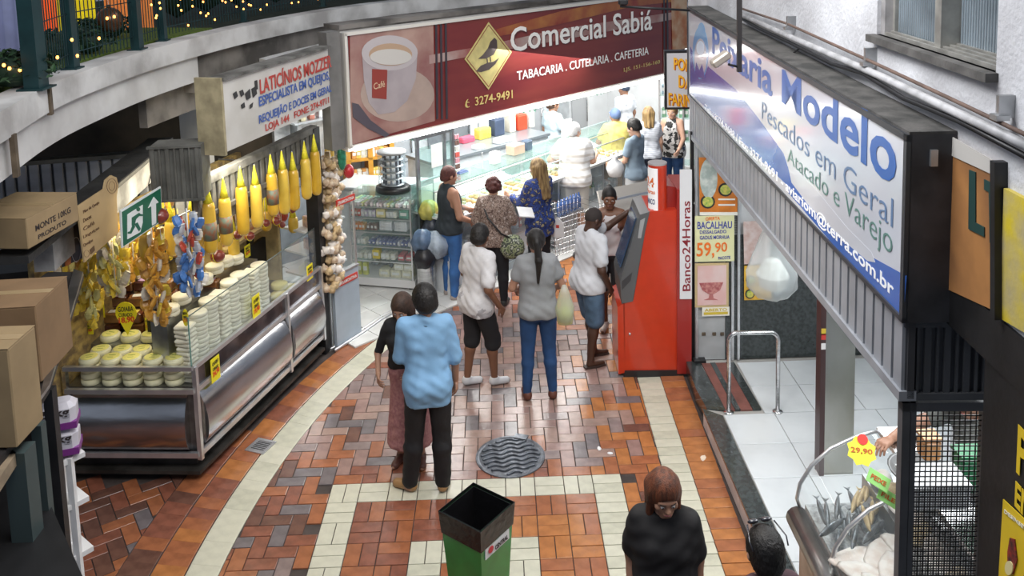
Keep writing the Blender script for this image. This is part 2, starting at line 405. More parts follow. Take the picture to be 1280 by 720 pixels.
# litter
for px, py, c, lb, s in ((932, 627, (.8, .66, .12), 'crumpled yellow scrap of paper on the orange tiles beside the kerb', .035), (749, 561, (.85, .85, .85), 'small white scrap left of the darker one on the brick floor', .022),
                     (763, 567, (.8, .8, .82), 'tiny white dot of litter on a slate tile', .018), (829+50, 573, (.75, .62, .5), 'curled pale leaf litter near the kerb corner', .03)):
    q = gp(px, py); mb = MB(); mb.lathe([(0, 0), (s, .002), (s*.8, .008), (s*.2, .011), (0, .010)], n=7, sx=1.4, smooth=False)
    for i, v in enumerate(mb.v): mb.v[i] = (v[0]*random.uniform(.8, 1.2), v[1]*random.uniform(.7, 1.2), v[2])
    tag(mb.build('litter', M('litter_%d' % px, c, .7), None, (q.x, q.y, .001), random.random()*3), lb, 'litter')

# shop threshold rail following the aisle edge
th = MB(); P = [gp(*q) for q in ((418, 440), (436, 429), (452, 419), (476, 402), (500, 388), (530, 370), (562, 350))]
th.tube([(p.x, p.y, .018) for p in P], .022, 6); th.tube([(p.x-.05, p.y+.045, .012) for p in P], .014, 6)
tag(th.build('trim_1', alu), kind=S)
# ================================================================== COMERCIAL SHOP (setting)
BF = Frame((-1.62, 9.18), (2.4, 12.95)); CF = Frame((-.63, 10.43), (2.29, 13.67))
shop = E('floor_shop', (0, 0, 0), kind=S); shop.name = 'floor.001'
wt = M('white_floor_tile', (.72, .72, .70), .28, var=.1, sc=4); grout2 = M('light_grout', (.35, .34, .32), .9)
MB().prism([(-1.85, 9.3), (.0, 10.95), (5.4, 17), (5.4, 19), (-4.6, 19), (-4.6, 9.6), (-2.2, 9.0)], -.01, .012).build('bed', grout2, shop)
stf = MB(); n = 0
for i in range(-3, 20):
    for j in range(0, 10):
        x0 = i*.33; y0 = j*.33+.08; p = [BF.w(a, b, 0) for a, b in ((x0+.004, y0+.004), (x0+.326, y0+.004), (x0+.326, y0+.326), (x0+.004, y0+.326))]
        if any((q.x < -1.9 and q.y < 9.5) for q in p) or min(q.x for q in p) < -3.4: continue
        c = sum((q for q in p), Vector())/4
        MB().prism([(q.x-c.x, q.y-c.y) for q in p], .0, .02, inset=.003).build('floor_tile', wt, shop, (c.x, c.y, random.uniform(0, .001)))
wallw = M('shop_white_wall', (.80, .82, .84), .5, var=.08, sc=2)
wb = MB().box((3.6, 3.35, 1.6), (9.4, .12, 3.2)).build('wall_back', wallw, None, BF.w(0, 0, 0), BF.a); tag(wb, kind=S)
wl = MB().box((-.95, 2.3, 1.6), (.12, 2.0, 3.2)).build('wall_left', wallw, None, BF.w(0, 0, 0), BF.a); tag(wl, kind=S)
wr = MB().box((8.3, 1.9, 1.6), (.12, 2.8, 3.2)).build('wall_right', wallw, None, BF.w(0, 0, 0), BF.a); tag(wr, kind=S)
tag(MB().box((3.95, 1.8, 3.15), (8.8, 3.1, .1)).build('ceiling', M('shop_ceiling', (.7, .7, .7), .8, var=.1), None, BF.w(0, 0, 0), BF.a), kind=S)
# tiled band of the back wall: panels
for k in range(9):
    MB().box((-.6+k*.97, 3.26, 1.55), (.93, .03, 1.3)).build('wall_panel', M('pale_panel_%d' % (k % 3), ((.78, .82, .84), (.66, .71, .74), (.84, .85, .85))[k % 3], .35, var=.1), wb)

# ------------------------------------------------------------------ banner
bn = EF('shop_banner', BF, 'long maroon lit shop banner with coffee cup picture over the white shop', 'sign')
u0, z0 = BF.uv(436, 185); u0b, z1 = BF.uv(434, 40); u1, _ = BF.uv(845, 90); z0, z1 = 2.27, 3.50
Lb = u1+.25
red = M('banner_maroon', (.25, .045, .035), .2, dark=(.19, .028, .03), sc=1.1, stretch=(.6, 1, 3.2), coat=.6)
MB().box(((u0+Lb)/2, .09, (z0+z1)/2), (Lb-u0, .16, z1-z0)).build('banner_box', M('banner_side', (.55, .53, .5), .5), bn)
mb = MB().box(((u0+Lb)/2+.02, .005, (z0+z1)/2), (Lb-u0-.08, .012, z1-z0-.05)); mb.build('banner_print', red, bn)
mb = MB()
mb.box(((u0+Lb)/2, -.01, z0+.012), (Lb-u0, .04, .03)); mb.box(((u0+Lb)/2, -.01, z1-.012), (Lb-u0, .04, .035)); mb.box((u0+.012, -.01, (z0+z1)/2), (.03, .04, z1-z0))
mb.build('banner_frame', M('cream_frame', (.75, .72, .65), .4), bn)
MB().tube([(u0+.05, -.03, z0-.02), (Lb, -.03, z0-.02)], .022, 8).build('tube_lamp', M('lit_tube', (1, 1, .98), .3, emit=9), bn)
MB().box(((u0+Lb)/2, .07, z0-.02), (Lb-u0, .12, .05)).build('lamp_tray', M('white_tray', (.9, .9, .9), .3), bn)
def B(px, py): return BF.uv(px, py)
def flatpoly(pts, mat, par, y, name, fr=BF, th=.004, conv=True):
    P = [fr.uv(*q) if conv else q for q in pts]; return MB().vprism(P, y-th, y).build(name, mat, par)
def oval(cx, cy, rx, ry, n=28, a0=0, a1=2*math.pi): return [(cx+rx*math.cos(a0+(a1-a0)*i/n), cy+ry*math.sin(a0+(a1-a0)*i/n)) for i in range(n)]
pl = -.004
flatpoly([(437, 44), (541, 29), (543, 151), (438, 181)], M('print_coffee_backdrop', (.50, .33, .27), .25, dark=(.30, .13, .12), sc=1.6, coat=.5), bn, pl, 'coffee_picture')
flatpoly(oval(496, 118, 46, 34), M('print_saucer', (.50, .38, .32), .3, var=.12, sc=4, coat=.4), bn, pl-.003, 'saucer_print')
flatpoly([(452, 70), (521, 62), (519, 98), (508, 126), (492, 140), (472, 143), (460, 128), (454, 100)], M('print_cup', (.46, .40, .41), .25, var=.12, sc=3, coat=.5), bn, pl-.006, 'cup_print')
flatpoly(oval(486, 66, 35, 22), M('print_cup_rim', (.56, .51, .51), .25, coat=.5), bn, pl-.009, 'cup_rim_print')
flatpoly(oval(487, 68, 27, 14), M('print_coffee', (.52, .36, .24), .25, coat=.5), bn, pl-.012, 'coffee_print')
flatpoly(oval(487, 71, 26, 10), M('print_milk', (.66, .63, .58), .25, coat=.5), bn, pl-.015, 'milk_print')
flatpoly([(464, 86), (483, 87), (482, 124), (464, 122)], M('print_cup_label', (.33, .06, .045), .3, coat=.4), bn, pl-.010, 'cup_label_print')
p = B(466, 112); q = B(480, 108); lettering('Café', M('cream_print', (.75, .6, .4), .4), bn, p, q, .07, y=pl-.014)
flatpoly([(439, 128), (447, 130), (462, 150), (486, 168), (480, 171), (458, 160), (440, 146)], M('print_spoon', (.10, .09, .11), .3, coat=.4), bn, pl-.013, 'spoon_print')
for a in (543, 549, 555): flatpoly([(a, 28), (a+2.5, 27.5), (a+4, 148), (a+1.5, 149)], M('print_dark_stripe', (.06, .05, .06), .3), bn, pl-.006, 'stripe_print')
for a in (828, 832): flatpoly([(a, -22), (a+2, -22), (a+3, 88), (a+1, 89)], M('print_dark_stripe', (.06, .05, .06), .3), bn, pl-.006, 'stripe_print')
flatpoly([(536, 69), (600, 58), (700, 36), (842, 15), (842, 24), (700, 50), (600, 68), (536, 80)], M('pale_swoosh', (.52, .40, .36), .25, dark=(.36, .12, .10), sc=2, coat=.5), bn, pl-.001, 'swoosh_band')  # pale curved band across the maroon, orange one above it
flatpoly([(600, 42), (700, 14), (800, -6), (842, -12), (842, 2), (790, 8), (700, 30), (620, 46)], M('orange_swoosh', (.50, .20, .05), .25, dark=(.30, .05, .03), sc=2, coat=.5), bn, pl-.001, 'swoosh_band')
flatpoly([(610, 27.5), (639, 65), (610, 112), (580, 74)], M('print_yellow', (.72, .62, .25), .3, var=.15, coat=.4), bn, pl-.004, 'diamond_print')
def ring(pts, k, mat, par, y, fr=BF):
    P = [fr.uv(*q) for q in pts]; c = (sum(p[0] for p in P)/len(P), sum(p[1] for p in P)/len(P)); mb = MB(); n = len(P)
    Q = [(c[0]+(p[0]-c[0])*k, c[1]+(p[1]-c[1])*k) for p in P]; R_ = [(c[0]+(p[0]-c[0])*(k-.035), c[1]+(p[1]-c[1])*(k-.035)) for p in P]
    for i in range(n):
        j = (i+1) % n; mb.vprism([Q[i], Q[j], R_[j], R_[i]], y-.002, y)
    return mb.build('outline_print', mat, par)
ring([(610, 27.5), (639, 65), (610, 112), (580, 74)], .93, M('print_maroon_line', (.25, .05, .02), .4), bn, pl-.008)
bird = M('print_bird', (.10, .075, .07), .4)
flatpoly([(617, 47), (620, 50), (620.5, 60), (616, 68), (607, 73), (597, 73.5), (603, 68), (609, 60), (612, 52)], bird, bn, pl-.009, 'bird_print')
flatpoly([(623, 72), (618, 80), (610, 87), (600, 90), (594, 89), (600, 82), (609, 78), (616, 77)], bird, bn, pl-.009, 'bird_print')
for x, y in ((607, 73), (611, 71)): flatpoly([(x, y), (x+1.2, y), (x+2, y+6), (x+.8, y+6)], bird, bn, pl-.010, 'bird_leg_print')
wl_ = M('letters_white', (.86, .84, .80), .3, emit=.12); yl = M('letters_yellow', (.75, .60, .22), .35)
bk = M('letters_shadow', (.12, .03, .03), .5)
a, b = B(637.5, 65.5), B(814, 37); hh = B(640, 37)[1]-B(640, 65)[1]
lettering('Comercial Sabiá', bk, bn, (a[0]+.012, a[1]-.012), (b[0]+.012, b[1]-.012), .31, y=pl-.007, bold=.022)
lettering('Comercial Sabiá', wl_, bn, a, b, .31, y=pl-.010, bold=.012)
lettering('TABACARIA . CUTELARIA . CAFETERIA', wl_, bn, B(645.5, 100.5), B(810, 68), .115, y=pl-.008, bold=.008)
lettering('3274-9491', yl, bn, B(593, 132), B(640, 122.5), .105, y=pl-.008, bold=.006)
lettering('✆' if False else '(', yl, bn, B(581, 135), B(585, 134), .10, y=pl-.008, bold=.01); lettering('C', yl, bn, B(580.5, 135), B(586, 134), .07, y=pl-.008)
lettering('LJS. 151-156-160', yl, bn, B(779, 91), B(824, 80.5), .07, y=pl-.008, bold=.004)
# picture beyond the stripes
flatpoly([(838, -20), (858, -22), (858, 60), (840, 64)], M('print_portrait_ground', (.70, .50, .32), .4, dark=(.55, .2, .08), sc=4), bn, pl-.004, 'print_panel')

# beam over the banner, grey column at its left
tag(MB().box((2.5, .3, 3.545), (4.9, .3, .05)).build('trim_2', conc_dark, None, BF.w(0, 0, 0), BF.a), kind=S)
q = gp(427, 436); col_c = (-1.80, 9.22)
tag(MB().box((0, 0, 2.90), (.16, .16, 1.25)).build('wall_pillar', M('grey_pillar', (.20, .195, .185), .6, var=.3, sc=3), None, (-1.765, 9.16, 0), BF.a), kind=S)

# ------------------------------------------------------------------ upper terrace slab
ctr = [(-2.55, 3.2), (-2.78, 4.3), (-2.89, 5.05), (-3.04, 5.91), (-3.07, 6.63), (-2.97, 7.82), (-2.58, 9.41), (-1.91, 10.97), (-1.2, 11.88), (-.1, 12.7), (1.4, 13.7), (4.0, 15.0)]
def smooth(P, n=5):
    out = []
    for i in range(len(P)-1):
        p0, p1, p2, p3 = [Vector(P[min(max(k, 0), len(P)-1)]) for k in (i-1, i, i+1, i+2)]
        for k in range(n):
            t = k/n; out.append(.5*((2*p1)+(p2-p0)*t+(2*p0-5*p1+4*p2-p3)*t*t+(3*p1-p0-3*p2+p3)*t**3))
    out.append(Vector(P[-1])); return out
EC = smooth(ctr)
def offs(P, d):
    out = []
    for i, p in enumerate(P):
        t = (P[min(i+1, len(P)-1)]-P[max(i-1, 0)]).normalized(); out.append(p+Vector((-t.y, t.x))*d)
    return out
def strip(P, d0, d1, z0, z1, mi=0, mb=None):
    mb = mb or MB(); A = offs(P, d0); B_ = offs(P, d1); n = len(P); vs = []
    for a, b in zip(A, B_): vs += [(a.x, a.y, z0), (a.x, a.y, z1), (b.x, b.y, z1), (b.x, b.y, z0)]
    f = []
    for i in range(n-1):
        for k in range(4): f.append((4*i+k, 4*i+(k+1) % 4, 4*i+4+(k+1) % 4, 4*i+4+k))
    f += [(3, 2, 1, 0), (4*n-4, 4*n-3, 4*n-2, 4*n-1)]
    return mb.add(vs, f, mi)
ts = E('floor_terrace', kind=S); ts.name = 'floor.002'
strip(EC, 0, .22, 3.42, 3.60).build('kerb', white_conc, ts)
strip(EC, .12, 5.5, 3.30, 3.53).build('terrace_deck', M('terrace_deck', (.035, .045, .03), .9, var=.4), ts)
i0 = 0; i1 = 28
strip(EC[i0:i1], .05, .20, 3.17, 3.42).build('fascia', M('old_white_fascia', (.66, .66, .65), .8, dark=(.45, .44, .43), sc=1.6, bump=.3, bsc=20), ts)
strip(EC[i1-1:], .10, .25, 3.05, 3.40).build('fascia', conc_dark, ts)
strip(EC[i1-3:i1+8], .22, .30, 2.85, 3.30).build('beam', conc_dark, ts)
for k in (15, 11): 
    p = offs(EC, -.0)[k]; MB().box((p.x, p.y, 3.50 if k == 15 else 3.3), (.03, .05, .2 if k == 15 else .26), rz=.2).build('rust_stain_joint', M('rust', (.12, .09, .06), .9, var=.4), ts)
# fence
fence = E('fence', (0, 0, 0), 0, 'dark green mesh fence with thick posts on the curved terrace edge', 'fence')
fg = M('dark_green_steel', (.012, .045, .05), .45, .3, var=.2); PD = []
for px, py, wd in ((46, 111, .10), (91, 86, .07), (172, 62, .075), (204, 51, .06), (305, 27, .05), (404, 8, .05), (470, -4, .05)):
    q = gp(px, py, 3.6); a = math.atan2(q.y-CCY, q.x-CCX)
    MB().box((0, 0, .85), (wd, wd*1.3, 1.7)).box((0, 0, .006), (wd*1.7, wd*1.9, .012)).build('post', fg, fence, (q.x, q.y, 3.6), .0); PD.append(Vector((q.x, q.y)))
for i in range(len(PD)-1):
    a, b = PD[i], PD[i+1]; d = (b-a); n = max(4, int(d.length/.055)); mb = MB(); t = d.normalized(); nn = Vector((-t.y, t.x))
    for k in range(1, n):
        p = a+d*k/n; mb.box((p.x, p.y, 4.42), (.006, .006, 1.55))
    for z in (3.72, 4.02, 4.32, 4.62, 4.92):
        mb.tube([(a.x, a.y, z), (b.x, b.y, z)], .004, 4)
    tag(mb.build('mesh_panel', fg, fence), kind='stuff')
# cloths / banners behind the fence (party-light glow put into their emission)
def cloth(px0, px1, pyb, pyt, dist, col, lb, name='fabric_drape', cat='fabric', emit=0):
    z = 3.62; qa = gp(px0, pyb, z); k = dist; a = ray(px0, pyb); b = ray(px1, pyb)
    A = CP+a*((qa-CP).dot(_fw)*k)/1; Bq = CP+b*((qa-CP).dot(_fw)*k); top = 1.5; mb = MB(); n = 14; vs = []; f = []
    for i in range(n+1):
        p = A.lerp(Bq, i/n); w_ = .03*math.sin(i*1.9); vs += [(p.x, p.y+w_, p.z), (p.x, p.y+w_*.6, p.z+top), (p.x, p.y+w_+.015, p.z), (p.x, p.y+w_*.6+.015, p.z+top)]
    for i in range(n):
        o = 4*i; f += [(o, o+4, o+5, o+1), (o+2, o+3, o+7, o+6), (o, o+2, o+6, o+4), (o+1, o+5, o+7, o+3)]
    f += [(0, 1, 3, 2), (4*n, 4*n+2, 4*n+3, 4*n+1)]
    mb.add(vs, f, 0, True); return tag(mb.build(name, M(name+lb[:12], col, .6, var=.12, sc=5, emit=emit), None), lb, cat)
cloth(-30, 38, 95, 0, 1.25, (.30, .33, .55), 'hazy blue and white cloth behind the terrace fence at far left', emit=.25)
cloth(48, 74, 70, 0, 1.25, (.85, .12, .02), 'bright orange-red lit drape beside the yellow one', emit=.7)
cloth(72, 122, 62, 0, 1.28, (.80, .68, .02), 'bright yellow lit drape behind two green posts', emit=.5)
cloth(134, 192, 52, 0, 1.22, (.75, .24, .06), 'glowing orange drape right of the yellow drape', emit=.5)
# planting
leafm = [M('hedge_leaf', (.02, .06, .02), .6, var=.4), M('hedge_leaf_dark', (.012, .035, .018), .6, var=.4)]
def bush(px, py, rx, ry, rz, n, lb, k, dist=1.1, nm='hedge_bush'):
    q = gp(px, py, 3.6); p = CP+(q-CP)*dist; p.z = 3.6; mb = MB(); rnd = random.Random(k*13+5)
    mb.ell((0, 0, rz*.5), (rx*.7, ry*.7, rz*.5), 1, 8, 5)
    for i in range(n):
        a = rnd.uniform(0, 6.28); e = rnd.uniform(-.4, 1.5); r = rnd.uniform(.75, 1.1)
        c = Vector((rx*r*math.cos(a)*math.cos(e), ry*r*math.sin(a)*math.cos(e), rz*.5+rz*.6*math.sin(e)*r))
        s_ = rnd.uniform(.02, .04); R = Euler((rnd.uniform(-1, 1), rnd.uniform(-1, 1), a)).to_matrix()
        mb.add([R@Vector(v)*s_+c for v in ((0, -1, 0), (.5, 0, .15), (0, 1, 0), (-.5, 0, .15))], [(0, 1, 2, 3)], rnd.randint(0, 1))
    return tag(mb.build(nm, leafm, None, p), lb, 'bush', 'clipped bushes behind the terrace fence')
for k, (px, py, rx, rz, lb) in enumerate(((20, 128, .28, .22, 'low dark bush left of the thickest fence post'), (68, 92, .20, .22, 'small dark bush between the two left fence posts'), (112, 82, .22, .26, 'dark bush below the yellow drape'),
        (140, 60, .2, .2, 'bush catching yellow light beside the orange drape'))): bush(px, py, rx, .2, rz, 260, lb, k)
for k, (px, py) in enumerate(((222, 30), (258, 22), (300, 15), (345, 10), (390, 2), (440, -6))): bush(px, py, .62, .5, 1.5, 620, 'tall dark tree hung with tiny lights, place %s along the fence' % ('first', 'second', 'third', 'fourth', 'fifth', 'last')[k], 20+k, 1.07, 'festive_tree')
gl = MB(); G_ = offs(EC[15:], .5); strip(EC[14:30], .3, 1.2, 3.53, 3.60).build('grass_strip', M('lawn', (.10, .16, .02), .9, var=.4, sc=30, bump=.6), ts)
lamp = M('warm_bulb', (1, .34, .06), .3, emit=7); halo = M('bulb_socket', (.05, .1, .05), .5)
bulb = MB().lathe([(0, .0), (.007, .003), (.009, .011), (.006, .019), (0, .021)], n=8).mesh('bulb', lamp)
rnd = random.Random(4)
spots = [(5, 84), (12, 88), (53, 65), (72, 74), (97, 72), (134, 25), (143, 23), (124, 50), (90, 52), (25, 90)]
for i in range(46): spots.append((rnd.uniform(185, 420), rnd.uniform(-4, 36)))
k = 0
for px, py in spots:
    if px > 150 and py > 42-(px-180)*.16: continue
    base = gp(px, 120-px*.27 if px < 430 else 0, 3.6); dd = (base-CP).dot(_fw)*1.0; p = CP+ray(px, py)*dd*(1.0 if px < 150 else 1.02)
    if p.z < 3.62: continue
    r = E('fairy_light', p, 0, 'tiny warm fairy light glowing among the terrace greenery' if px > 150 else 'larger warm fairy light glowing in the bushes by the left fence posts', 'fairy light', 'fairy lights in the trees' if px > 150 else 'fairy lights in the left bushes')
    r.scale = (1.2,)*3 if px < 150 else (1,)*3
    inst('bulb', bulb, r); k += 1
mbb = MB().ell((0, 0, 0), (.11, .11, .11), 0, 14, 8).lathe([(.02, .1), (.02, .13), (0, .13)], n=8)
p = CP+ray(137, 25)*((gp(137, 74, 3.6)-CP).dot(_fw)*1.05)
tag(mbb.build('ornament_ball', M('dark_bauble', (.12, .05, .02), .25, .4, var=.3), None, p), 'dark round bauble hanging before the orange drape', 'bauble')
tag(MB().tube([(0, 0, 0), (0, 0, .5)], .003, 5).build('bauble_cord', whitep, None, p+Vector((0, 0, .13))), 'thin pale cord holding the dark bauble', 'cord')
# ================================================================== CHEESE STALL (left)
SF = Frame((-2.63, 7.0), (-2.0, 9.1)); FR = Frame((-3.72, 7.08), (-2.63, 7.0)); LS = SF.L
st = EF('stall_counter', SF, 'L-shaped stainless steel cheese counter with bulging panels and glass', 'counter')
def pw(p): return SF.loc((p[0], p[1], 0))[:2]
Cn = (0, 0); Dn = (LS, 0)
def Lpoly(ins, dep=.75):
    fl = SF.loc((-3.72, 7.08+ins, 0)); c = SF.loc((-2.63, 7.0, 0)); fb = SF.loc((-3.72, 7.08+dep, 0))
    return [(fl[0]+0, fl[1]), (c[0]+ins, c[1]+ins), (LS, ins), (LS, dep), (c[0]+dep, dep), (fb[0], fb[1])]
plm = M('greasy_dark_plinth', (.045, .042, .038), .5, .1, dark=(.015, .014, .012), sc=6, bump=.3)
MB().prism(Lpoly(.06), 0, .20).build('plinth', plm, st)
MB().prism(Lpoly(-.03), .07, .10).build('plinth_ledge', plm, st)
MB().prism(Lpoly(.02), .20, .78).build('cabinet', M('dark_steel_cabinet', (.16, .16, .165), .4, .8, var=.3), st)
MB().prism(Lpoly(.03, .72), .78, .815).build('display_shelf', steel_d, st)
def onfront(a, z, v=0):   # a metres from left end of the front run
    return SF.loc(FR.w(a, v, z))
def bar(P, r, name, mat=steel, par=st, n=8): return MB().tube(P, r, n).build(name, mat, par)
for z, r in ((1.0, .018), (.80, .02), (.235, .022)):
    P = [onfront(.0, z, -.015), (0-.01, -.015, z), (LS, -.015, z)]
    mb = MB()
    for a, b in ((P[0], P[1]), (P[1], P[2])):
        a = Vector(a); b = Vector(b); d = b-a; R = d.to_track_quat('X', 'Z').to_matrix(); mb.box((a+b)/2, (d.length, .035, r*2), R=R)
    mb.build('rail', alu, st)
def bulge(Fn, a0, a1, par=st):
    prof = [(.27, .0), (.30, -.035), (.36, -.065), (.45, -.08), (.55, -.075), (.65, -.05), (.73, -.01), (.76, .03)]
    vs = []; f = []
    for a in (a0, a1):
        for z, v in prof: vs.append(Fn(a, z, v))
    n = len(prof)
    for i in range(n-1): f.append((i, i+n, i+n+1, i+1))
    mb = MB(); mb.add(vs, f, 0, True)
    for k, a in enumerate((a0, a1)): o = len(mb.v); mb.add([Fn(a, z, v) for z, v in prof]+[Fn(a, .76, .06), Fn(a, .27, .06)], [tuple(range(n+2))])
    return mb.build('bulging_panel', bst, par)
bst = M('polished_steel', (.66, .66, .67), .22, 1.0, var=.3, sc=1.2, bump=.25, bsc=3, stretch=(1, 1, 3))
bulge(lambda a, z, v: onfront(a, z, v), .04, FR.L-.06)
sfn = lambda a, z, v: (a, v, z)
bulge(sfn, .07, LS*.68-.03); bulge(sfn, LS*.68+.03, LS-.03)
for a in (0.005, LS*.68, LS): MB().box((a, -.025, .6), (.035, .04, .82)).build('post', alu, st)
for a in (.0,): q = onfront(a, .6, 0); MB().box(q, (.035, .04, .82)).build('post', steel, st)
MB().box((LS/2, -.008, .885), (LS, .01, .16)).build('mirror_strip', M('dark_mirror_strip', (.09, .08, .085), .12, .9, dark=(.3, .3, .32), sc=3), st)
# glass
MB().box((LS*.5, 0.02, 1.22), (LS, .006, .42)).build('side_glass', glass, st)
MB().box((0.0, .0, 1.22), (.008, .008, .44)).build('glass_edge', M('glass_edge_green', (.16, .33, .28), .2), st)
bar([(0, .02, 1.43), (LS, .02, 1.43)], .005, 'glass_top_edge', M('glass_edge_dark', (.1, .14, .13), .3))
MB().box((LS*.56, .62, 1.05), (LS*.86, .04, .5)).build('back_panel', blackm, st)

# tubs in the front display
tubm = M('cheese_cream', (.74, .71, .47), .5, var=.06, sc=14); lidm = M('lid_yellow', (.74, .70, .22), .4, var=.1, sc=30); capm = M('lid_pale', (.76, .75, .52), .4)
KT = 1.17; tubme = MB().lathe([(.062*KT, 0), (.070*KT, .004), (.074*KT, .028), (.072*KT, .048), (.067*KT, .053)], n=14)
tub_b = tubme.mesh('tub_body', tubm); MBl = MB().lathe([(.066*KT, .053), (.066*KT, .058), (.05*KT, .060), (0, .060)], n=14)
lid_p = MBl.mesh('tub_lid', capm); lab = MB().lathe([(.060*KT, .0605), (.058*KT, .0615), (0, .0615)], n=14).mesh('tub_label', lidm)
mark = MB().box((0, .02, .0622), (.06, .008, .001)).box((0, -.018, .0622), (.05, .006, .001)).mesh('mark', M('green_print', (.25, .33, .05), .6))
def tub(loc, rz, lb, grp, full=True, tl=1):
    r = E('cheese_tub', loc, rz, lb, 'cheese tub', grp); inst('cup', tub_b, r)
    if full:
        l = inst('lid', lid_p, r); inst('paper_label', lab, l); inst('printed_mark', mark, l)
    return r
colw = ['leftmost', 'second', 'middle', 'fourth', 'rightmost']
for i in range(5):
    a = .17+i*.182
    for L_ in range(4):
        p = FR.w(a+random.uniform(-.006, .006), .10, .816+L_*.058); tub(p, random.uniform(-.3, .3), ('%s cheese tub from the bottom of the %s stack at the counter front' % (ORD[L_], colw[i])), 'front stacks of cheese tubs, %s' % colw[i], L_ == 3)
    for rw, (v, z) in enumerate(((.25, .99), (.40, 1.05))):
        if rw == 1 and i > 3: continue
        p = FR.w(a+.02+random.uniform(-.01, .01), v, z); tub(p, random.uniform(-.4, .4), 'yellow-labelled cheese tub, %s of the %s row on the raised front display' % (colw[i], ('middle', 'rear')[rw]), 'yellow labelled tubs on the display')
ped = MB(); 
for v0, v1, z in ((.185, .32, .99), (.32, .50, 1.05)):
    P = [SF.loc(FR.w(a, v, 0))[:2] for a, v in ((.06, v0), (FR.L-.12, v0), (FR.L-.12, v1), (.06, v1))]; ped.prism(P, .80, z)
ped.build('display_riser', steel_d, st)
# white cheese stacks behind the side glass
whc = M('white_cheese', (.80, .77, .62), .45, var=.05, sc=10); disc = MB().lathe([(.076, 0), (.082, .006), (.083, .030), (.077, .037), (.0, .038)], n=14).mesh('cheese_disc', whc)
blk = MB(); blk.bev((0, 0, .019), (.13, .15, .036), .012); blkm = blk.mesh('cheese_slab', whc)
ords = ['nearest', 'second', 'third', 'fourth', 'fifth', 'sixth', 'seventh', 'eighth']
for i in range(8):
    n = (13, 14, 15, 15, 16, 16, 15, 15)[i]; u = .13+i*.165; g = 'white cheese stack %s' % ords[i]
    for L_ in range(n):
        o = inst('white_cheese', disc if i % 3 else blkm, None, SF.w(u+random.uniform(-.006, .006), .13+random.uniform(-.006, .006), .816+L_*.038), SF.a+random.uniform(-.2, .2))
        tag(o, '%s piece from the bottom in the %s white cheese pile behind the glass' % (ORD[L_], ords[i]), 'cheese', g)
    if i < 7:
        for L_ in range(n-1, n+1):
            o = inst('white_cheese', disc, None, SF.w(u+.06, .32, .89+L_*.038), SF.a+.3*i); tag(o, '%s white cheese round in the rear row behind the %s pile' % (('lower', 'upper')[L_-n+1], ords[i]), 'cheese', 'rear white cheeses %s' % ords[i])
MB().box((.75, .33, 1.08), (1.4, .16, .56)).build('inner_riser', steel_d, st)
yc = MB().lathe([(.075, 0), (.085, .01), (.085, .05), (.075, .06), (0, .06)], n=16).mesh('round', M('pale_yellow_cheese', (.72, .66, .32), .45, var=.1))
for i, (u, v, z) in enumerate(((1.62, .14, .816), (1.80, .15, .816), (1.63, .15, .878), (1.81, .15, .878), (1.96, .16, .816), (1.74, .2, .94))):
    tag(inst('yellow_cheese', yc, None, SF.w(u, v, z), i), 'small pale yellow cheese wheel at far end of the side counter', 'cheese', 'yellow cheese wheels')
# brown packaged sweets at the back of the front display
for i in range(30):
    a = .12+(i % 5)*.2+random.uniform(-.02, .02); r_ = (i//5) % 3; lv_ = i//15; p = FR.w(a, .61+.115*r_, (1.017, 1.117, 1.217)[r_]+lv_*.101)
    c = [(.14, .045, .02), (.22, .09, .03), (.09, .03, .03), (.3, .15, .05)][i % 4]
    t = E('sweet_block', p, random.uniform(-.2, .2), '%s sweet block, %s from left, %s of the %s tier behind the cheese tubs' % (('dark', 'tan', 'maroon', 'caramel')[i % 4], ORD[i % 5], ('bottom', 'top')[lv_], ('front', 'middle', 'back')[r_]), 'sweets', 'wrapped sweets behind the tubs')
    MB().bev((0, 0, .048), (.17, .11, .095), .012).build('block', M('sweet_%d' % (i % 4), c, .25, var=.3, sc=12, coat=.6), t)
    MB().box((0, 0, .097), (.09, .06, .003)).build('paper_label', M('label_%d' % (i % 3), ((.7, .7, .66), (.75, .6, .1), (.45, .3, .5))[i % 3], .5), t)
P = [SF.loc(FR.w(a, v, 0))[:2] for a, v in ((.03, .55), (FR.L-.1, .55), (FR.L-.1, 1.0), (.03, 1.0))]
MB().prism(P, .8, 1.015).build('sweets_shelf', steel_d, st)
P = [SF.loc(FR.w(a, v, 0))[:2] for a, v in ((.03, .67), (FR.L-.1, .67), (FR.L-.1, 1.0), (.03, 1.0))]; MB().prism(P, 1.0, 1.115).build('sweets_shelf', steel_d, st)
P = [SF.loc(FR.w(a, v, 0))[:2] for a, v in ((.03, .77), (FR.L-.1, .77), (FR.L-.1, 1.0), (.03, 1.0))]; MB().prism(P, 1.0, 1.215).build('sweets_shelf', steel_d, st)

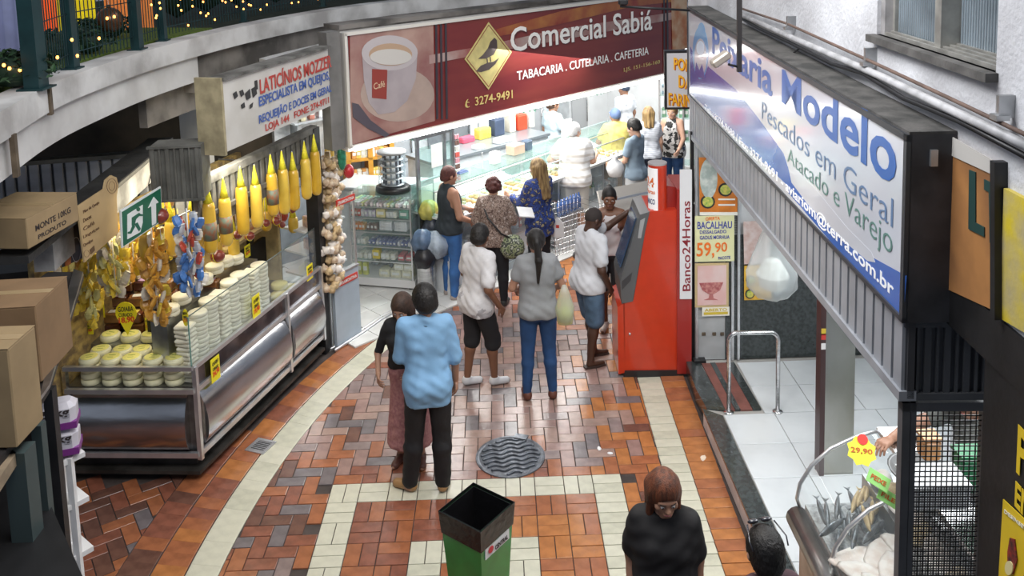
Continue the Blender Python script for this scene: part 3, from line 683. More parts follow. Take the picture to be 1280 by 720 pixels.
# price tags
tagy = M('tag_yellow', (.86, .74, .02), .5, emit=.05); tb = M('tag_black', (.05, .04, .02), .6); tr = M('tag_red', (.75, .08, .02), .6)
def ptag(px, py, w_, h_, z=None, fr=SF, depth=0.0, l1='QUEIJO', l2='18,90', shape='rect', lb='', rot=0, lines=3):
    u, zz = fr.uv(px, py, depth); r = EF('price_tag', fr, lb, 'price tag', at=(u, depth, zz))
    if shape == 'rect': P = [(-w_/2, -h_/2), (w_/2, -h_/2), (w_/2, h_/2), (-w_/2, h_/2)]
    elif shape == 'drop': P = [(0, -h_*.72)]+[(w_/2*math.sin(a), h_*.12+h_*.42*math.cos(a)*-1) for a in [math.radians(40+i*20) for i in range(15)]][::1]
    else: P = oval(0, 0, w_/2, h_/2, 16)
    MB().vprism(P, -.004, 0).build('card', tagy, r)
    k = h_/6
    lettering(l1, tb, r, (-w_*.36, h_*.16), (w_*.36, h_*.20), k*1.1, y=-.006, bold=.01)
    if lines > 2: lettering('CURADO', tb, r, (-w_*.34, -h_*.02), (w_*.30, 0), k*.8, y=-.006, bold=.01)
    lettering(l2, tr, r, (-w_*.36, -h_*.30), (w_*.38, -h_*.24), k*1.5, y=-.006, bold=.03)
    return r
ptag(320, 383, .125, .22, depth=-.022, l1='QUEIJO', l2='19,90', lb='yellow handwritten price tag fixed on the side glass before the tall white cheeses')
ptag(387, 340, .12, .16, depth=-.022, l1='PADRAO', l2='16,90', lb='yellow price tag on the far end of the side glass by the yellow cheeses')
ptag(269, 461, .125, .21, depth=-.04, l1='QUEIJO', l2='24,90', lb='yellow price tag hanging on the side counter rail just right of the corner')
ptag(232, 397, .05, .15, fr=FR, depth=.02, l1='MINAS', l2='17,90', shape='oval', lb='narrow oval yellow tag left of the glass corner')
ptag(158, 395, .19, .24, fr=FR, depth=.32, l1='GOIABA', l2='18,90', shape='drop', lb='round balloon-shaped yellow price tag standing over the cheese tubs')
ptag(122, 388, .13, .13, fr=FR, depth=.55, l1='DOCE', l2='9,90', lb='square yellow tag among brown sweets at left, below the garland')
ptag(145, 357, .13, .17, fr=FR, depth=.42, l1='DE LEITE', l2='20,90', lb='yellow tag under the white and yellow snack bundle')
ptag(111, 411, .08, .10, fr=FR, depth=.36, l1='MEL', l2='8,90', lb='small yellow tag at the lower end of the popcorn strip')
ptag(185, 405, .05, .12, fr=FR, depth=.5, l1='KG', l2='15,', lb='thin yellow tag under the golden snack bundle', lines=2)
ptag(309, 314, .10, .13, depth=.45, l1='FRESCO', l2='22,90', lb='yellow tag inside the stall behind the white cheeses')

# ------------------------------------------------------------------ slotted beam and hanging cheeses
bm = EF('slotted_beam', SF, 'grey concrete-like slotted beam above the hanging yellow cheeses', 'beam')
bmm = M('grimy_beam', (.20, .195, .18), .7, dark=(.07, .068, .06), sc=5, bump=.3)
def BZ(u): return 2.05+.03*u
Lb_ = LS+.13; U0 = .28
MB().box(((U0+Lb_)/2, .03, 2.12), (Lb_-U0, .08, .10)).build('lower_rail', bmm, bm); MB().box(((U0+Lb_)/2, -.015, 2.19), (Lb_-U0, .03, .04)).build('lip', bmm, bm)
MB().box(((U0+Lb_)/2, .03, 2.485), (Lb_-U0, .08, .07)).build('upper_rail', bmm, bm)
MB().box(((U0+Lb_)/2, .085, 2.32), (Lb_-U0, .02, .34)).build('dark_backing', blackm, bm)
nb = 21
sl = MB().bev((0, 0, 0), (.062, .06, .27), .008).mesh('upright', bmm)
for k in range(nb+1): inst('upright', sl, bm, (U0+(Lb_-U0)*k/nb, .03, 2.33))
hangm = [M('provolone_skin', (.78, .50, .05), .28, dark=(.62, .36, .03), sc=3, coat=.6), M('provolone_pale', (.84, .62, .10), .28, dark=(.72, .45, .05), sc=3, coat=.6)]
netm = M('yellow_net', (.86, .76, .04), .5, var=.15, sc=60); lblm = M('cheese_print_label', (.16, .22, .16), .5, dark=(.35, .12, .05), sc=25)
def gourd(px, pt, pb_, depth, lb, r=.055, kk=0, label=False):
    u, zt = SF.uv(px, pt, depth); _, zb = SF.uv(px, pb_, depth); L_ = zt-zb
    g = EF('hanging_cheese', SF, lb, 'hanging cheese', 'long yellow cheeses hanging from the beam', at=(u, depth, zb))
    MB().lathe([(0, 0), (r*.55, .006), (r*.9, .03), (r, .07), (r*1.03, L_*.5), (r*.96, L_-.05), (r*.8, L_-.015), (r*.4, L_)], n=14).build('cheese', hangm[kk % 2], g)
    MB().lathe([(r*.72, L_-.01), (r*.45, L_+.06), (.009, L_+.15), (.006, L_+.17)], n=10).build('net_cone', netm, g)
    MB().tube([(0, 0, L_+.14), (0, .0, max(L_+.18, (2.13-zb) if depth > .1 else 0))], .003, 5).build('string', whitep, g)
    if label: MB().lathe([(r*1.045, L_*.28), (r*1.05, L_*.62)], n=14).build('printed_label', lblm, g)
    return g
for i, (x, t, b) in enumerate(((260, 252, 320), (280, 246, 310), (301, 232, 297), (319, 229, 287), (339, 215, 272), (353, 210, 270), (366, 211, 265), (381, 197, 251), (393, 188, 246), (411, 182, 205))):
    gourd(x, t, b, -.06 if i != 9 else .1, '%s long yellow cheese in the front row from the grey box' % (['first', 'second', 'third', 'fourth', 'fifth', 'sixth', 'seventh', 'eighth', 'ninth', 'last'][i]), kk=i, label=i in (0, 1, 4))
for i, (x, t, b) in enumerate(((213, 275, 322), (181, 290, 330), (246, 290, 330), (270, 300, 345), (291, 290, 330), (332, 262, 290), (366, 270, 292), (240, 262, 300))):
    gourd(x, t, b, .35, 'yellow cheese hanging deeper in the stall, %s' % ('near the exit sign', 'left of the golden snack bundle', 'beside the blue sachets', 'below the first front cheese', 'below the third front cheese', 'below the fifth front cheese', 'in front of the jars', 'high by the grey box')[i], kk=i+1)
ballm = M('cured_red', (.22, .035, .02), .3, var=.4, sc=8, coat=.5)
for i, (x, y, r) in enumerate(((296, 294, .05), (312, 295, .05), (332, 279, .045), (345, 276, .05), (365, 262, .045), (272, 320, .065), (199, 270, .075), (352, 281, .04))):
    u, z = SF.uv(x, y, .12); g = EF('cured_ball', SF, 'round dark red netted cured ball, %s' % ('left of a pair', 'right of a pair', 'under the fifth cheese', 'under the sixth cheese', 'red one under the seventh cheese', 'large one in a ring net', 'brown one right of the exit sign', 'small one under the sixth cheese')[i], 'cured cheese', 'cured balls under the beam', at=(u, .12, z))
    MB().ell((0, 0, 0), (r, r, r*.85), 0, 14, 8).build('ball', ballm, g); MB().tube([(0, 0, r*.8), (0, 0, 2.13-z)], .0025, 5).build('string', whitep, g)
    MB().tube([(r*1.02*math.cos(a), r*1.02*math.sin(a)*.3, r*.88*math.sin(a)) for a in [k*math.pi/8 for k in range(17)]], .003, 5).build('net_ring', netm, g)
hrl = EF('hanging_rails', SF, 'thin metal rails under the stall roof that hold the hanging cheeses', 'rail')
for v in (.12, .35): MB().tube([(.35, v, 2.13), (LS, v, 2.13)], .008, 6).build('rod', steel_d, hrl)
for u in (LS,): MB().tube([(u, .0, 2.13), (u, 1.13, 2.13)], .008, 6).build('cross_rod', steel_d, hrl)
# jars shelf at the back of the stall
sh = EF('jar_shelf', SF, 'pale wooden shelf of jars at the far end inside the cheese stall', 'shelf')
MB().box((1.75, .6, 1.50), (1.0, .3, .03)).box((2.2, .6, 1.1), (.04, .3, .8)).box((1.3, .6, 1.1), (.04, .3, .8)).build('board', M('pale_wood', (.55, .42, .2), .6, var=.3), sh)
for k in range(4): MB().box((1.75, .66, 1.74+.12*k), (1.0, .16, .015)).build('upper_board', M('pale_wood', (.5, .4, .2)), sh)
jb = MB().lathe([(.035, 0), (.038, .01), (.038, .075), (.03, .085)], n=10).mesh('jar_body', M('jar_contents', (.42, .10, .04), .3, dark=(.6, .5, .35), sc=9)); jl = MB().lathe([(.034, .085), (.034, .1), (0, .1)], n=10).mesh('jar_lid', M('jar_lid', (.7, .68, .6), .4))
for L_ in range(5):
    for k in range(9):
        j = EF('jar', SF, '%s jar from the left on %s shelf inside the stall' % (ORD[k], ('the lowest', 'the second', 'the third', 'the fourth', 'the top')[L_]), 'jar', 'jars on stall shelf level %s' % ords[L_], at=(1.33+k*.098, .55+ (.1 if L_ else 0), (1.515 if L_ == 0 else 1.749+.12*(L_-1))))
        inst('glass_body', jb, j); inst('lid', jl, j)
tag(MB().box((1.1, 1.15, 1.05), (3.0, .06, 2.1)).build('wall_stall', M('stall_back_wall', (.20, .14, .07), .8, dark=(.5, .36, .12), sc=14), None, SF.w(0, 0, 0), SF.a), kind=S)
# backdrop bags on the back wall: many packets
pk = [M('pack_%d' % i, c, .35, var=.2, sc=20, coat=.4) for i, c in enumerate(((.78, .58, .06), (.66, .34, .05), (.72, .66, .55), (.08, .22, .55), (.5, .07, .04), (.75, .72, .3), (.35, .18, .06), (.55, .58, .62)))]
pme = MB(); pme.lathe([(.026, 0), (.024, .008), (.036, .03), (.034, .07), (.024, .085), (.027, .095)], n=6, sy=.42, smooth=False); pmes = []
for m in pk: pmes.append(pme.mesh('packet', m))
rk = EF('packet_rack', SF, 'rack of yellow and orange snack packets covering the back of the cheese stall', 'rack')
for k in range(5): MB().tube([(-.4, 1.02, 1.54+.13*k), (2.4, 1.02, 1.28+.13*k)], .005, 5).build('rod', steel_d, rk)
for k in range(5):
    for i in range(36): inst('packet', pmes[random.choice((0, 0, 0, 1, 1, 5, 2, 6))], rk, (-.38+i*.078, .98, 1.43+.13*k), random.uniform(-.3, .3))
def bundle(px, py0, py1, fr, depth, rad, mats, lb, n=44, nm='snack_bundle', sc=1.0, tiers=1):
    u, z1 = fr.uv(px, py0, depth); _, z0 = fr.uv(px, py1, depth); r = EF(nm, fr, lb, 'snack packets', at=(u, depth, z0)); H_ = z1-z0
    MB().tube([(0, 0, .02), (0, 0, H_+.12)], .006, 6).build('cord', whitep, r)
    for i in range(n):
        t = (i+.5)/n; z = H_*t; tt = (t*tiers) % 1; rr = rad*(.45+.75*math.sin(math.pi*min(1, (1-tt)*.9+.1)))*.9; a = i*2.4
        o = inst('packet', pmes[random.choice(mats)], r, (rr*math.cos(a), rr*math.sin(a), z), 0, (random.uniform(-.5, .5)+math.pi*0, random.uniform(-.4, .4), a)); o.scale = (sc, sc, sc)
    return r
bundle(190, 298, 408, FR, .10, .085, (1, 2, 1, 0, 1), 'bundle of golden brown snack bags hanging between the exit sign and blue sachets', 60, tiers=2, sc=1.15)
bundle(234, 278, 372, FR, .00, .085, (7, 3, 2, 7, 3, 4), 'hanging cluster of silver and blue sachets near the glass corner', 56, nm='sachet_cluster', tiers=3)
bundle(140, 305, 372, FR, .12, .09, (2, 5, 0, 2), 'bundle of white and yellow snack bags under the brown menu placard', 46, sc=1.1)
bundle(109, 318, 412, FR, .15, .045, (0, 5, 0), 'narrow strip of yellow snack packets at the left end of the stall front', 34, nm='snack_strip')
bundle(165, 300, 345, FR, .5, .08, (0, 1, 0), 'yellow snack bags hanging behind the exit sign', 26)
bundle(345, 262, 280, SF, .4, .1, (0, 4, 1), 'yellow and red packets behind the front row of hanging cheeses', 14)

# garlic braid
ga = E('garlic_braid', (0, 0, 0), 0, 'long braid of white and purple garlic bulbs hanging at the stall end post', 'garlic')
gm = [M('garlic_skin', (.70, .58, .42), .55, dark=(.48, .33, .22), sc=25, bump=.3), M('garlic_tan', (.60, .44, .24), .55, var=.3, sc=25, bump=.3), M('garlic_white', (.80, .74, .68), .5, var=.15, sc=25)]
def bulbmesh(m):
    mb = MB(); prof = [(.004, -.033), (.022, -.028), (.034, -.008), (.030, .012), (.012, .028), (.006, .045)]; vs = []; n = 12
    mb.lathe(prof, n=n)
    for i, v in enumerate(mb.v):
        a = math.atan2(v[1], v[0]); k = 1+.09*math.cos(a*6); mb.v[i] = (v[0]*k, v[1]*k, v[2])
    return mb.mesh('garlic_bulb', m)
gmes = [bulbmesh(m) for m in gm]
AX = []
for t in range(15):
    px = 412+(3 if t % 2 else -2); py = 203+t*10.8; AX.append(SF.uv(px, py, -.02))
for t, (u, z) in enumerate(AX):
    for k in range(12):
        a = k*.5236+t*.4; R_ = (.105 if t < 7 else .12)*(1 if t not in (7,) else .75)*random.uniform(.8, 1.05); p = SF.w(u+R_*math.cos(a), -.02+R_*math.sin(a)*.9, z+random.uniform(-.03, .03))
        inst('garlic_bulb', random.choice(gmes), ga, p, 0, (random.uniform(-.9, .9), random.uniform(-.9, .9), a)).scale = (1.35,)*3
pu = SF.w(AX[0][0], -.02, 0); pd_ = SF.w(AX[-1][0], -.02, 0)
MB().tube([(pu.x, pu.y, AX[0][1]+.12), (pu.x, pu.y, AX[0][1]), (pd_.x, pd_.y, AX[-1][1])], .03, 8).build('stalks', gm[1], ga)

# end post of the stall
ep = EF('stall_end_post', SF, 'black end post with pale metal channel beside the garlic braid', 'post')
MB().box((LS+.10, .05, 1.25), (.12, .14, 2.5)).build('post', blackm, ep)
MB().box((LS+.20, .0, .55), (.03, .04, 1.1)).box((LS+.26, .0, .55), (.03, .04, 1.1)).build('channel', alu, ep)
# signboard of the stall
SG = Frame(SF.w(0, -.30, 0)[:2], SF.w(1, -.30, 0)[:2]); sg = EF('stall_signboard', SG, 'white hand-painted dairy signboard with cow above the slotted beam', 'sign')
ua = SG.uv(284, 190)[0]; ub = SG.uv(414, 135)[0]; zb = SG.uv(284, 190)[1]; zt = SG.uv(284, 99)[1]
bd = M('old_white_board', (.66, .64, .60), .6, dark=(.55, .53, .48), sc=2.5)
MB().box(((ua+ub)/2, .07, (zb+zt)/2), (ub-ua, .13, zt-zb)).build('board', bd, sg)
MB().box(((ua+ub)/2, .06, zt+.012), (ub-ua+.03, .17, .025)).build('top_edge', bmm, sg)
MB().box((ua-.02, .12, (zb+zt)/2), (.03, .25, zt-zb+.05)).build('side_edge', M('tan_wood_edge', (.42, .36, .22), .7, var=.3), sg)
prd = M('paint_red', (.52, .06, .045), .6, var=.2, sc=20); pbl = M('paint_blue', (.06, .13, .42), .6, var=.2, sc=20)
def S_(px, py): return SG.uv(px, py)
for tx, m, p0, p1, h in (('LATICÍNIOS MOZZER', prd, (325, 118), (414, 84), .165), ('ESPECIALISTA EM QUEIJOS,', pbl, (324, 137), (412, 102), .115), ('REQUEIJÃO E DOCES EM GERAL', pbl, (324, 158), (414, 117), .115), ('LOJA 144   FONE: 274-9711', prd, (332, 167), (411, 131), .085)):
    a, b = S_(*p0), S_(*p1); lettering(tx, m, sg, (a[0], a[1]), (b[0], b[1]), h, y=-.003, bold=.018)
cow = M('paint_black', (.04, .04, .04), .7)
for P in ([(299, 114), (303, 112), (305, 118), (301, 121)], [(306, 117), (312, 111), (313, 122), (308, 125)], [(314, 111), (319, 108), (321, 117), (316, 122)], [(318, 101), (321, 100), (322, 111), (319, 113)], [(301, 131), (305, 128), (306, 134), (302, 136)], [(312, 131), (316, 128), (315, 134), (312, 136)], [(291, 117), (295, 114), (297, 120), (293, 124)]):
    flatpoly(P, cow, sg, -.001, 'cow_print', SG)
# grey corrugated box and roller shutter housings
cg = M('dirty_grey_sheet', (.17, .17, .155), .6, .2, dark=(.09, .09, .08), sc=4, bump=.2)
BXF = Frame((-2.97, 7.02), (-2.55, 7.05)); q0 = BXF.uv(190, 252); q1 = BXF.uv(250, 182)
cb = EF('shutter_box', BXF, 'dark grey corrugated box hanging left of the yellow cheeses', 'shutter box')
MB().box(((q0[0]+q1[0])/2, .14, (q0[1]+q1[1])/2), (q1[0]-q0[0], .26, q1[1]-q0[1])).build('casing', cg, cb)
for k in range(7): MB().box((q0[0]+(q1[0]-q0[0])*(k+.5)/7, -.0, (q0[1]+q1[1])/2), (.014 if k % 2 else .03, .018, q1[1]-q0[1]-.02)).build('rib', cg, cb)
for z in (q0[1], q1[1]): MB().box(((q0[0]+q1[0])/2, .0, z), (q1[0]-q0[0]+.02, .03, .02)).build('edge', cg, cb)
# old lintel running left of the box
A_ = gp(72, 312, 2.35); B_ = gp(195, 205, 2.35)
LF = Frame((A_.x, A_.y), (B_.x, B_.y))
lt = MB().box((LF.L/2, .08, 2.36), (LF.L+.1, .14, .30)).build('wall_lintel', M('peeling_plaster', (.46, .46, .46), .85, dark=(.15, .15, .15), sc=2.6, bump=.5), None, LF.w(0, 0, 0), LF.a); tag(lt, kind=S)
tag(MB().box((LF.L/2-.25, .0, 2.54), (LF.L+.9, .24, .05)).build('trim_3', M('black_trim', (.03, .03, .03), .7, var=.4, bump=.3), None, LF.w(0, 0, 0), LF.a), kind=S)
tag(MB().tube([(LF.L-.14, -.0, 2.50), (LF.L-.2, -.01, 2.42), (LF.L-.16, -.01, 2.34), (LF.L-.3, -.01, 2.22)], .005, 5).build('cable', blackm, None, LF.w(0, 0, 0), LF.a), 'thin black cable hanging on the peeling white lintel', 'cable')
# far shutter above, behind the boxes
fsF = Frame((-4.6, 8.2), (-3.0, 8.5)); fs = EF('roller_shutter', fsF, 'pale grey corrugated shutter under the dark terrace slab at far left', 'shutter')
q0 = fsF.uv(0, 312); q1 = fsF.uv(160, 198)
MB().box(((q0[0]+q1[0])/2, .06, (q0[1]+q1[1])/2-.1), (q1[0]-q0[0]+1, .06, q1[1]-q0[1]+.3)).build('sheet', M('shutter_dark', (.10, .11, .12), .5), fs)
pan = MB().bev((0, 0, 0), (.085, .03, q1[1]-q0[1]+.1), .008).mesh('slat', M('shutter_grey', (.42, .44, .48), .5, .2, var=.2))
for k in range(22): inst('slat', pan, fs, (q0[0]-.5+k*.107, .015, (q0[1]+q1[1])/2))
MB().box(((q0[0]+q1[0])/2, .0, q1[1]+.03), (q1[0]-q0[0]+1.2, .06, .04)).build('top_rail', cg, fs)
tag(MB().box((-4.3, 9.9, 1.65), (3.4, .1, 3.2)).build('wall_dark', M('dark_undercroft', (.035, .033, .03), .9, dark=(.09, .075, .06), sc=2), None), kind=S)
for k, (px, py0, py1) in enumerate(()):
    q = gp(px, py1, 2.9); tag(MB().box((0, 0, .3), (.03, .03, .8)).build('pipe', steel_d if k != 2 else M('rust', (.12, .09, .06)), None, (q.x, q.y, 2.5)), 'thin %s vertical pipe in the dark under the terrace' % ('threaded', 'brown', 'leaning rusty')[k], 'pipe')

# placards
def placard(A, B_, z, P, mat, lb, nm, cat='sign', th=.012):
    fr = Frame(A, B_); r = EF(nm, fr, lb, cat); Q = [fr.uv(*p) for p in P]; MB().vprism(Q, 0, th).build('panel', mat, r); return fr, r
gr = M('exit_green', (.01, .13, .07), .4, coat=.3)
a, b = gp(153, 308, 2.3), gp(202, 275, 2.3); fr, r = placard((a.x, a.y), (b.x, b.y), 2.3, [(151, 263), (201, 233), (203, 276), (153, 310)], M('exit_white', (.72, .75, .74), .4, emit=.05), 'green and white emergency exit sign with running man and up arrow', 'exit_sign')
flatpoly([(152.2, 265), (200, 235.5), (202, 275), (154, 307.5)], gr, r, -.001, 'green_field', fr)
wp = M('exit_white', (.72, .75, .74))
flatpoly([(158, 268), (177, 256), (177, 278), (174, 290), (158, 299)], wp, r, -.006, 'doorway_print', fr)
flatpoly([(191, 246), (197, 253), (193.5, 254.5), (194, 279), (189, 282), (188, 257.5), (184, 260)], wp, r, -.006, 'arrow_print', fr)
for P in ([(163, 272), (172, 266), (174, 268), (168, 274), (166, 283), (163, 282)], [(166, 280), (170, 278), (174, 286), (172, 289)], [(164, 281), (167, 283), (162, 292), (158, 292), (158, 290), (161, 289)], [(172, 267), (177, 268), (177, 270), (171, 270)]): flatpoly(P, gr, r, -.010, 'man_print', fr)
flatpoly(oval(171, 261.5, 2.2, 2.6, 12), gr, r, -.010, 'man_print', fr)
a, b = gp(106, 330, 2.2), gp(147, 291, 2.2)
fr, r = placard((a.x, a.y), (b.x, b.y), 2.2, [(97, 258), (130, 236), (132, 225), (139, 219), (146, 222), (148, 232), (146, 246), (148, 291), (106, 328)], M('kraft_board', (.50, .36, .19), .6, var=.12, sc=4), 'tan menu placard with round emblem above the snack stall', 'menu_placard')
ink = M('brown_ink', (.13, .07, .035), .7)
for i, tx in enumerate(('Pães de Queijo', 'Doces', 'Café', 'Linguiças', 'Queijos')):
    p0 = fr.uv(104, 268+i*10.5); p1 = fr.uv(104+(20, 10, 14, 20, 12)[i], 268+i*10.5-(20, 10, 14, 20, 12)[i]*.62); lettering(tx, ink, r, p0, p1, .030, y=-.001, bold=.01)
ring(oval(139.5, 232.5, 6.5, 9.5, 20), .98, ink, r, -.001, fr); ring(oval(139.5, 232.5, 4, 6, 20), .95, ink, r, -.001, fr)
ring(oval(108, 317, 3.4, 4.5, 14), .98, ink, r, -.001, fr); flatpoly([(112, 312), (117, 307), (118, 313), (113, 318)], ink, r, -.001, 'emblem_print', fr)
a, b = gp(78, 333, 2.15), gp(102, 325, 2.15)
fr, r = placard((a.x, a.y), (b.x, b.y+.15), 2.15, [(75, 275), (98, 262), (104, 322), (79, 334)], M('dark_ad', (.045, .045, .05), .3, coat=.4), 'dark poster with an amber bottle left of the tan placard', 'bottle_poster', 'poster')
flatpoly([(81, 278), (83, 278), (84.5, 298), (88, 306), (88, 330), (81, 333), (79, 306), (80.5, 296)], M('amber_bottle', (.45, .14, .03), .3, var=.4, sc=10), r, -.001, 'bottle_print', fr)
ring(oval(95, 312, 6, 16, 20), .98, M('chalk', (.6, .6, .62), .6), r, -.001, fr)

# ------------------------------------------------------------------ storage rack and boxes at near left
kraft = M('cardboard', (.25, .155, .08), .8, var=.12, sc=5, bump=.1); kraft2 = M('cardboard_light', (.33, .235, .125), .8, var=.12, sc=5); bink = M('black_ink', (.04, .03, .03), .7)
def carton(px, py, zb, d, rz, lb, txt=(), m=kraft):
    """carton whose near right bottom corner is seen at px,py"""
    q = gp(px, py, zb); r = E('cardboard_box', q, rz, lb, 'cardboard box'); w_, l_, h_ = d
    MB().bev((-w_/2, l_/2, h_/2), (w_, l_, h_), .006, 0).build('carton', m, r)
    MB().box((-w_/2, l_/4-.002, h_+.002), (w_*1.0, l_/2-.004, .004), 0).build('flap', m, r); MB().box((-w_/2, l_*.75+.002, h_+.002), (w_, l_/2-.004, .004)).build('flap', m, r)
    MB().box((-w_/2, l_/2, h_+.005), (w_, .05, .002)).build('tape', M('tape', (.40, .29, .16), .3), r)
    for t, x0, z0_, x1, hh, side in txt:
        if side: # right side face, reading along y
            vs, fs, _ = text_mesh(t, .01); mb = MB(); mb.add([(.002+(.001 if c > 0 else 0), x0+(x1-x0)*a, z0_+b*hh) for a, b, c in vs], fs); mb.build('lettering', bink, r)
        else: lettering(t, bink, r, (x0, z0_), (x1, z0_), hh, y=-.001, bold=.02)
    return r
carton(53, 478, 2.25, (.52, .40, .42), .06, 'large brown carton lettered A-60E on the left rack shelf', (('A-60E', -.26, .27, -.06, .05, 0), ('302', -.13, .10, -.05, .03, 0)))
carton(22, 560, 2.25, (.35, .24, .48), .0, 'tall narrow carton at the near left edge before the lettered one', (), kraft2)
carton(36, 312, 2.62, (.45, .55, .20), -.12, 'flat light carton lying on top at far left with side print', (('MONTE 10KG', .08, .09, .46, .04, 1), ('PRODUTO', .1, .03, .4, .03, 1)), kraft2)
rk = E('storage_rack', (0, 0, 0), 0, 'dark shelving rack with sloping shelf edge along the left edge of the view', 'rack')
dk = M('dark_board', (.045, .04, .04), .6, .2, var=.4, sc=6); gp_ = gp
def slabpx(P, z, th, nm, mat, par):
    Q = [gp(*p, z) for p in P]; return MB().prism([(q.x, q.y) for q in Q], z-th, z).build(nm, mat, par)
slabpx([(-60, 640), (8, 562), (62, 478), (104, 340), (60, 340), (-60, 420)], 2.24, .05, 'shelf', dk, rk)
slabpx([(-80, 720), (20, 566), (12, 560), (-90, 600)], 2.20, .06, 'shelf_edge', M('rack_tan', (.35, .27, .18), .7, var=.3), rk)
slabpx([(-120, 900), (112, 740), (45, 590), (20, 570), (-120, 560)], 1.75, .04, 'lower_shelf', M('black_sheet', (.012, .012, .013), .5, var=.3), rk)
for px, py, zt_, wd, mm in ((82, 700, 2.2, .05, blackm), (70, 760, 2.2, .05, M('green_grey_post', (.07, .10, .10), .5, .3)), (48, 800, 2.2, .10, M('green_grey_post', (.07, .10, .10)))):
    q = gp(px, py, 0.0); q = CP+(q-CP)*.74; MB().box((q.x, q.y, (zt_)/2), (wd, wd, zt_)).build('upright', mm, rk)
slabpx([(104, 340), (92, 336), (48, 500), (62, 480)], 2.26, .02, 'front_rim', steel_d, rk)
# white lattice frame and purple-white packages
wf = E('white_shelf_frame', (0, 0, 0), 0, 'narrow white metal shelf frame standing between rack and cheese counter', 'shelf')
A_ = gp(104, 760, 0); k = .86; base = CP+(A_-CP)*k; wx, wy = base.x, base.y
a = CP+ray(91, 420)*((base-CP).dot(_fw)); 
MB().box((wx, wy, .8), (.035, .035, 1.6)).box((wx-.10, wy+.1, .8), (.03, .03, 1.6)).build('upright', whitep, wf)
for z in (.25, .62, .98, 1.3, 1.58): MB().box((wx-.05, wy+.05, z), (.16, .16, .03), rz=-.7).build('shelf', whitep, wf)
for i, z in enumerate((1.62, 1.78)):
    t = E('sugar_bag', (wx-.06, wy+.04, z), .3, '%s white and purple bag on the narrow white shelf' % ('lower', 'upper')[i], 'bag')
    MB().bev((0, 0, .075), (.20, .14, .15), .03).build('bag', M('bag_white', (.62, .60, .66), .4, var=.15), t); MB().box((0, -.0, .02), (.205, .145, .04)).build('purple_band', M('bag_purple', (.22, .04, .25), .4), t)
    lettering('5 kg', bink, t, (-.07, .07), (.07, .07), .06, y=-.071, bold=.02)
# ================================================================== RIGHT BUILDING
FF = Frame((1.88, 8.55), (1.71, 3.6))
stucco = M('stucco_wall', (.68, .69, .72), .9, dark=(.46, .46, .48), sc=1.6, bump=.7, bsc=35)
WD = .20   # wall plane behind the sign face
def box_uvz(fr, u0, u1, v0, v1, z0, z1, mb=None, mi=0): return (mb or MB()).box(((u0+u1)/2, (v0+v1)/2, (z0+z1)/2), (u1-u0, v1-v0, z1-z0), 0, mi)
wa = FF.uv(1103, 60, WD); wu0 = FF.uv(1096, 40, WD)[0]; wu1 = FF.uv(1246, 60, WD)[0]; wz0 = FF.uv(1246, 91, WD)[1]
L6 = 6.3
wall = EF('wall_right', FF, kind=S); wall.name = 'wall_right.001'
mb = MB(); box_uvz(FF, -1.2, wu0, WD, WD+.3, 2.85, 6.2, mb); box_uvz(FF, wu0, wu1, WD, WD+.3, 2.85, wz0, mb); box_uvz(FF, wu1, L6, WD, WD+.3, 2.85, 6.2, mb); box_uvz(FF, wu0, wu1, WD, WD+.3, wz0+1.1, 6.2, mb)
mb.build('stucco', stucco, wall)
win = EF('window_1', FF, kind=S); sillm = M('dirty_sill', (.10, .095, .09), .8, var=.4, bump=.4); alm = M('old_alu', (.42, .41, .38), .45, .6, var=.3)
box_uvz(FF, wu0-.02, wu1+.02, WD-.05, WD+.25, wz0-.035, wz0, None).build('window_sill', sillm, win)
box_uvz(FF, wu0-.0, wu0+.05, WD+.02, WD+.25, wz0, wz0+1.1).build('reveal', M('reveal_grey', (.30, .29, .29), .8, var=.3), win)
mid = FF.uv(1189, 40, WD+.1)[0]
for a, b in ((wu0+.05, wu0+.075), (wu1-.03, wu1)): box_uvz(FF, a, b, WD+.06, WD+.14, wz0, wz0+1.1).build('window_frame', alm, win)
box_uvz(FF, mid-.03, mid+.03, WD+.04, WD+.16, wz0, wz0+1.1).build('window_frame', M('old_alu', (.4, .4, .4)), win)
for k in range(4): box_uvz(FF, wu0+.05, wu1, WD+.02+k*.03, WD+.035+k*.03, wz0, wz0+.018+k*.006).build('track', alm, win)
rg = M('ribbed_glass', (.20, .24, .27), .18, var=.35, sc=3, coat=.8)
for k, (a, b, v) in enumerate(((wu0+.075, mid-.03, WD+.08), (mid+.03, wu1-.03, WD+.13))):
    pa = box_uvz(FF, a, b, v, v+.006, wz0+.02, wz0+1.1).build('pane', rg, win)
    n = int((b-a)/.022); rb = MB()
    for i in range(n): u = a+(b-a)*(i+.5)/n; rb.tube([(u, v, wz0+.02), (u, v, wz0+1.1)], .0075, 5, caps=False)
    tag(rb.build('glass_ribs', rg, win), kind='stuff')
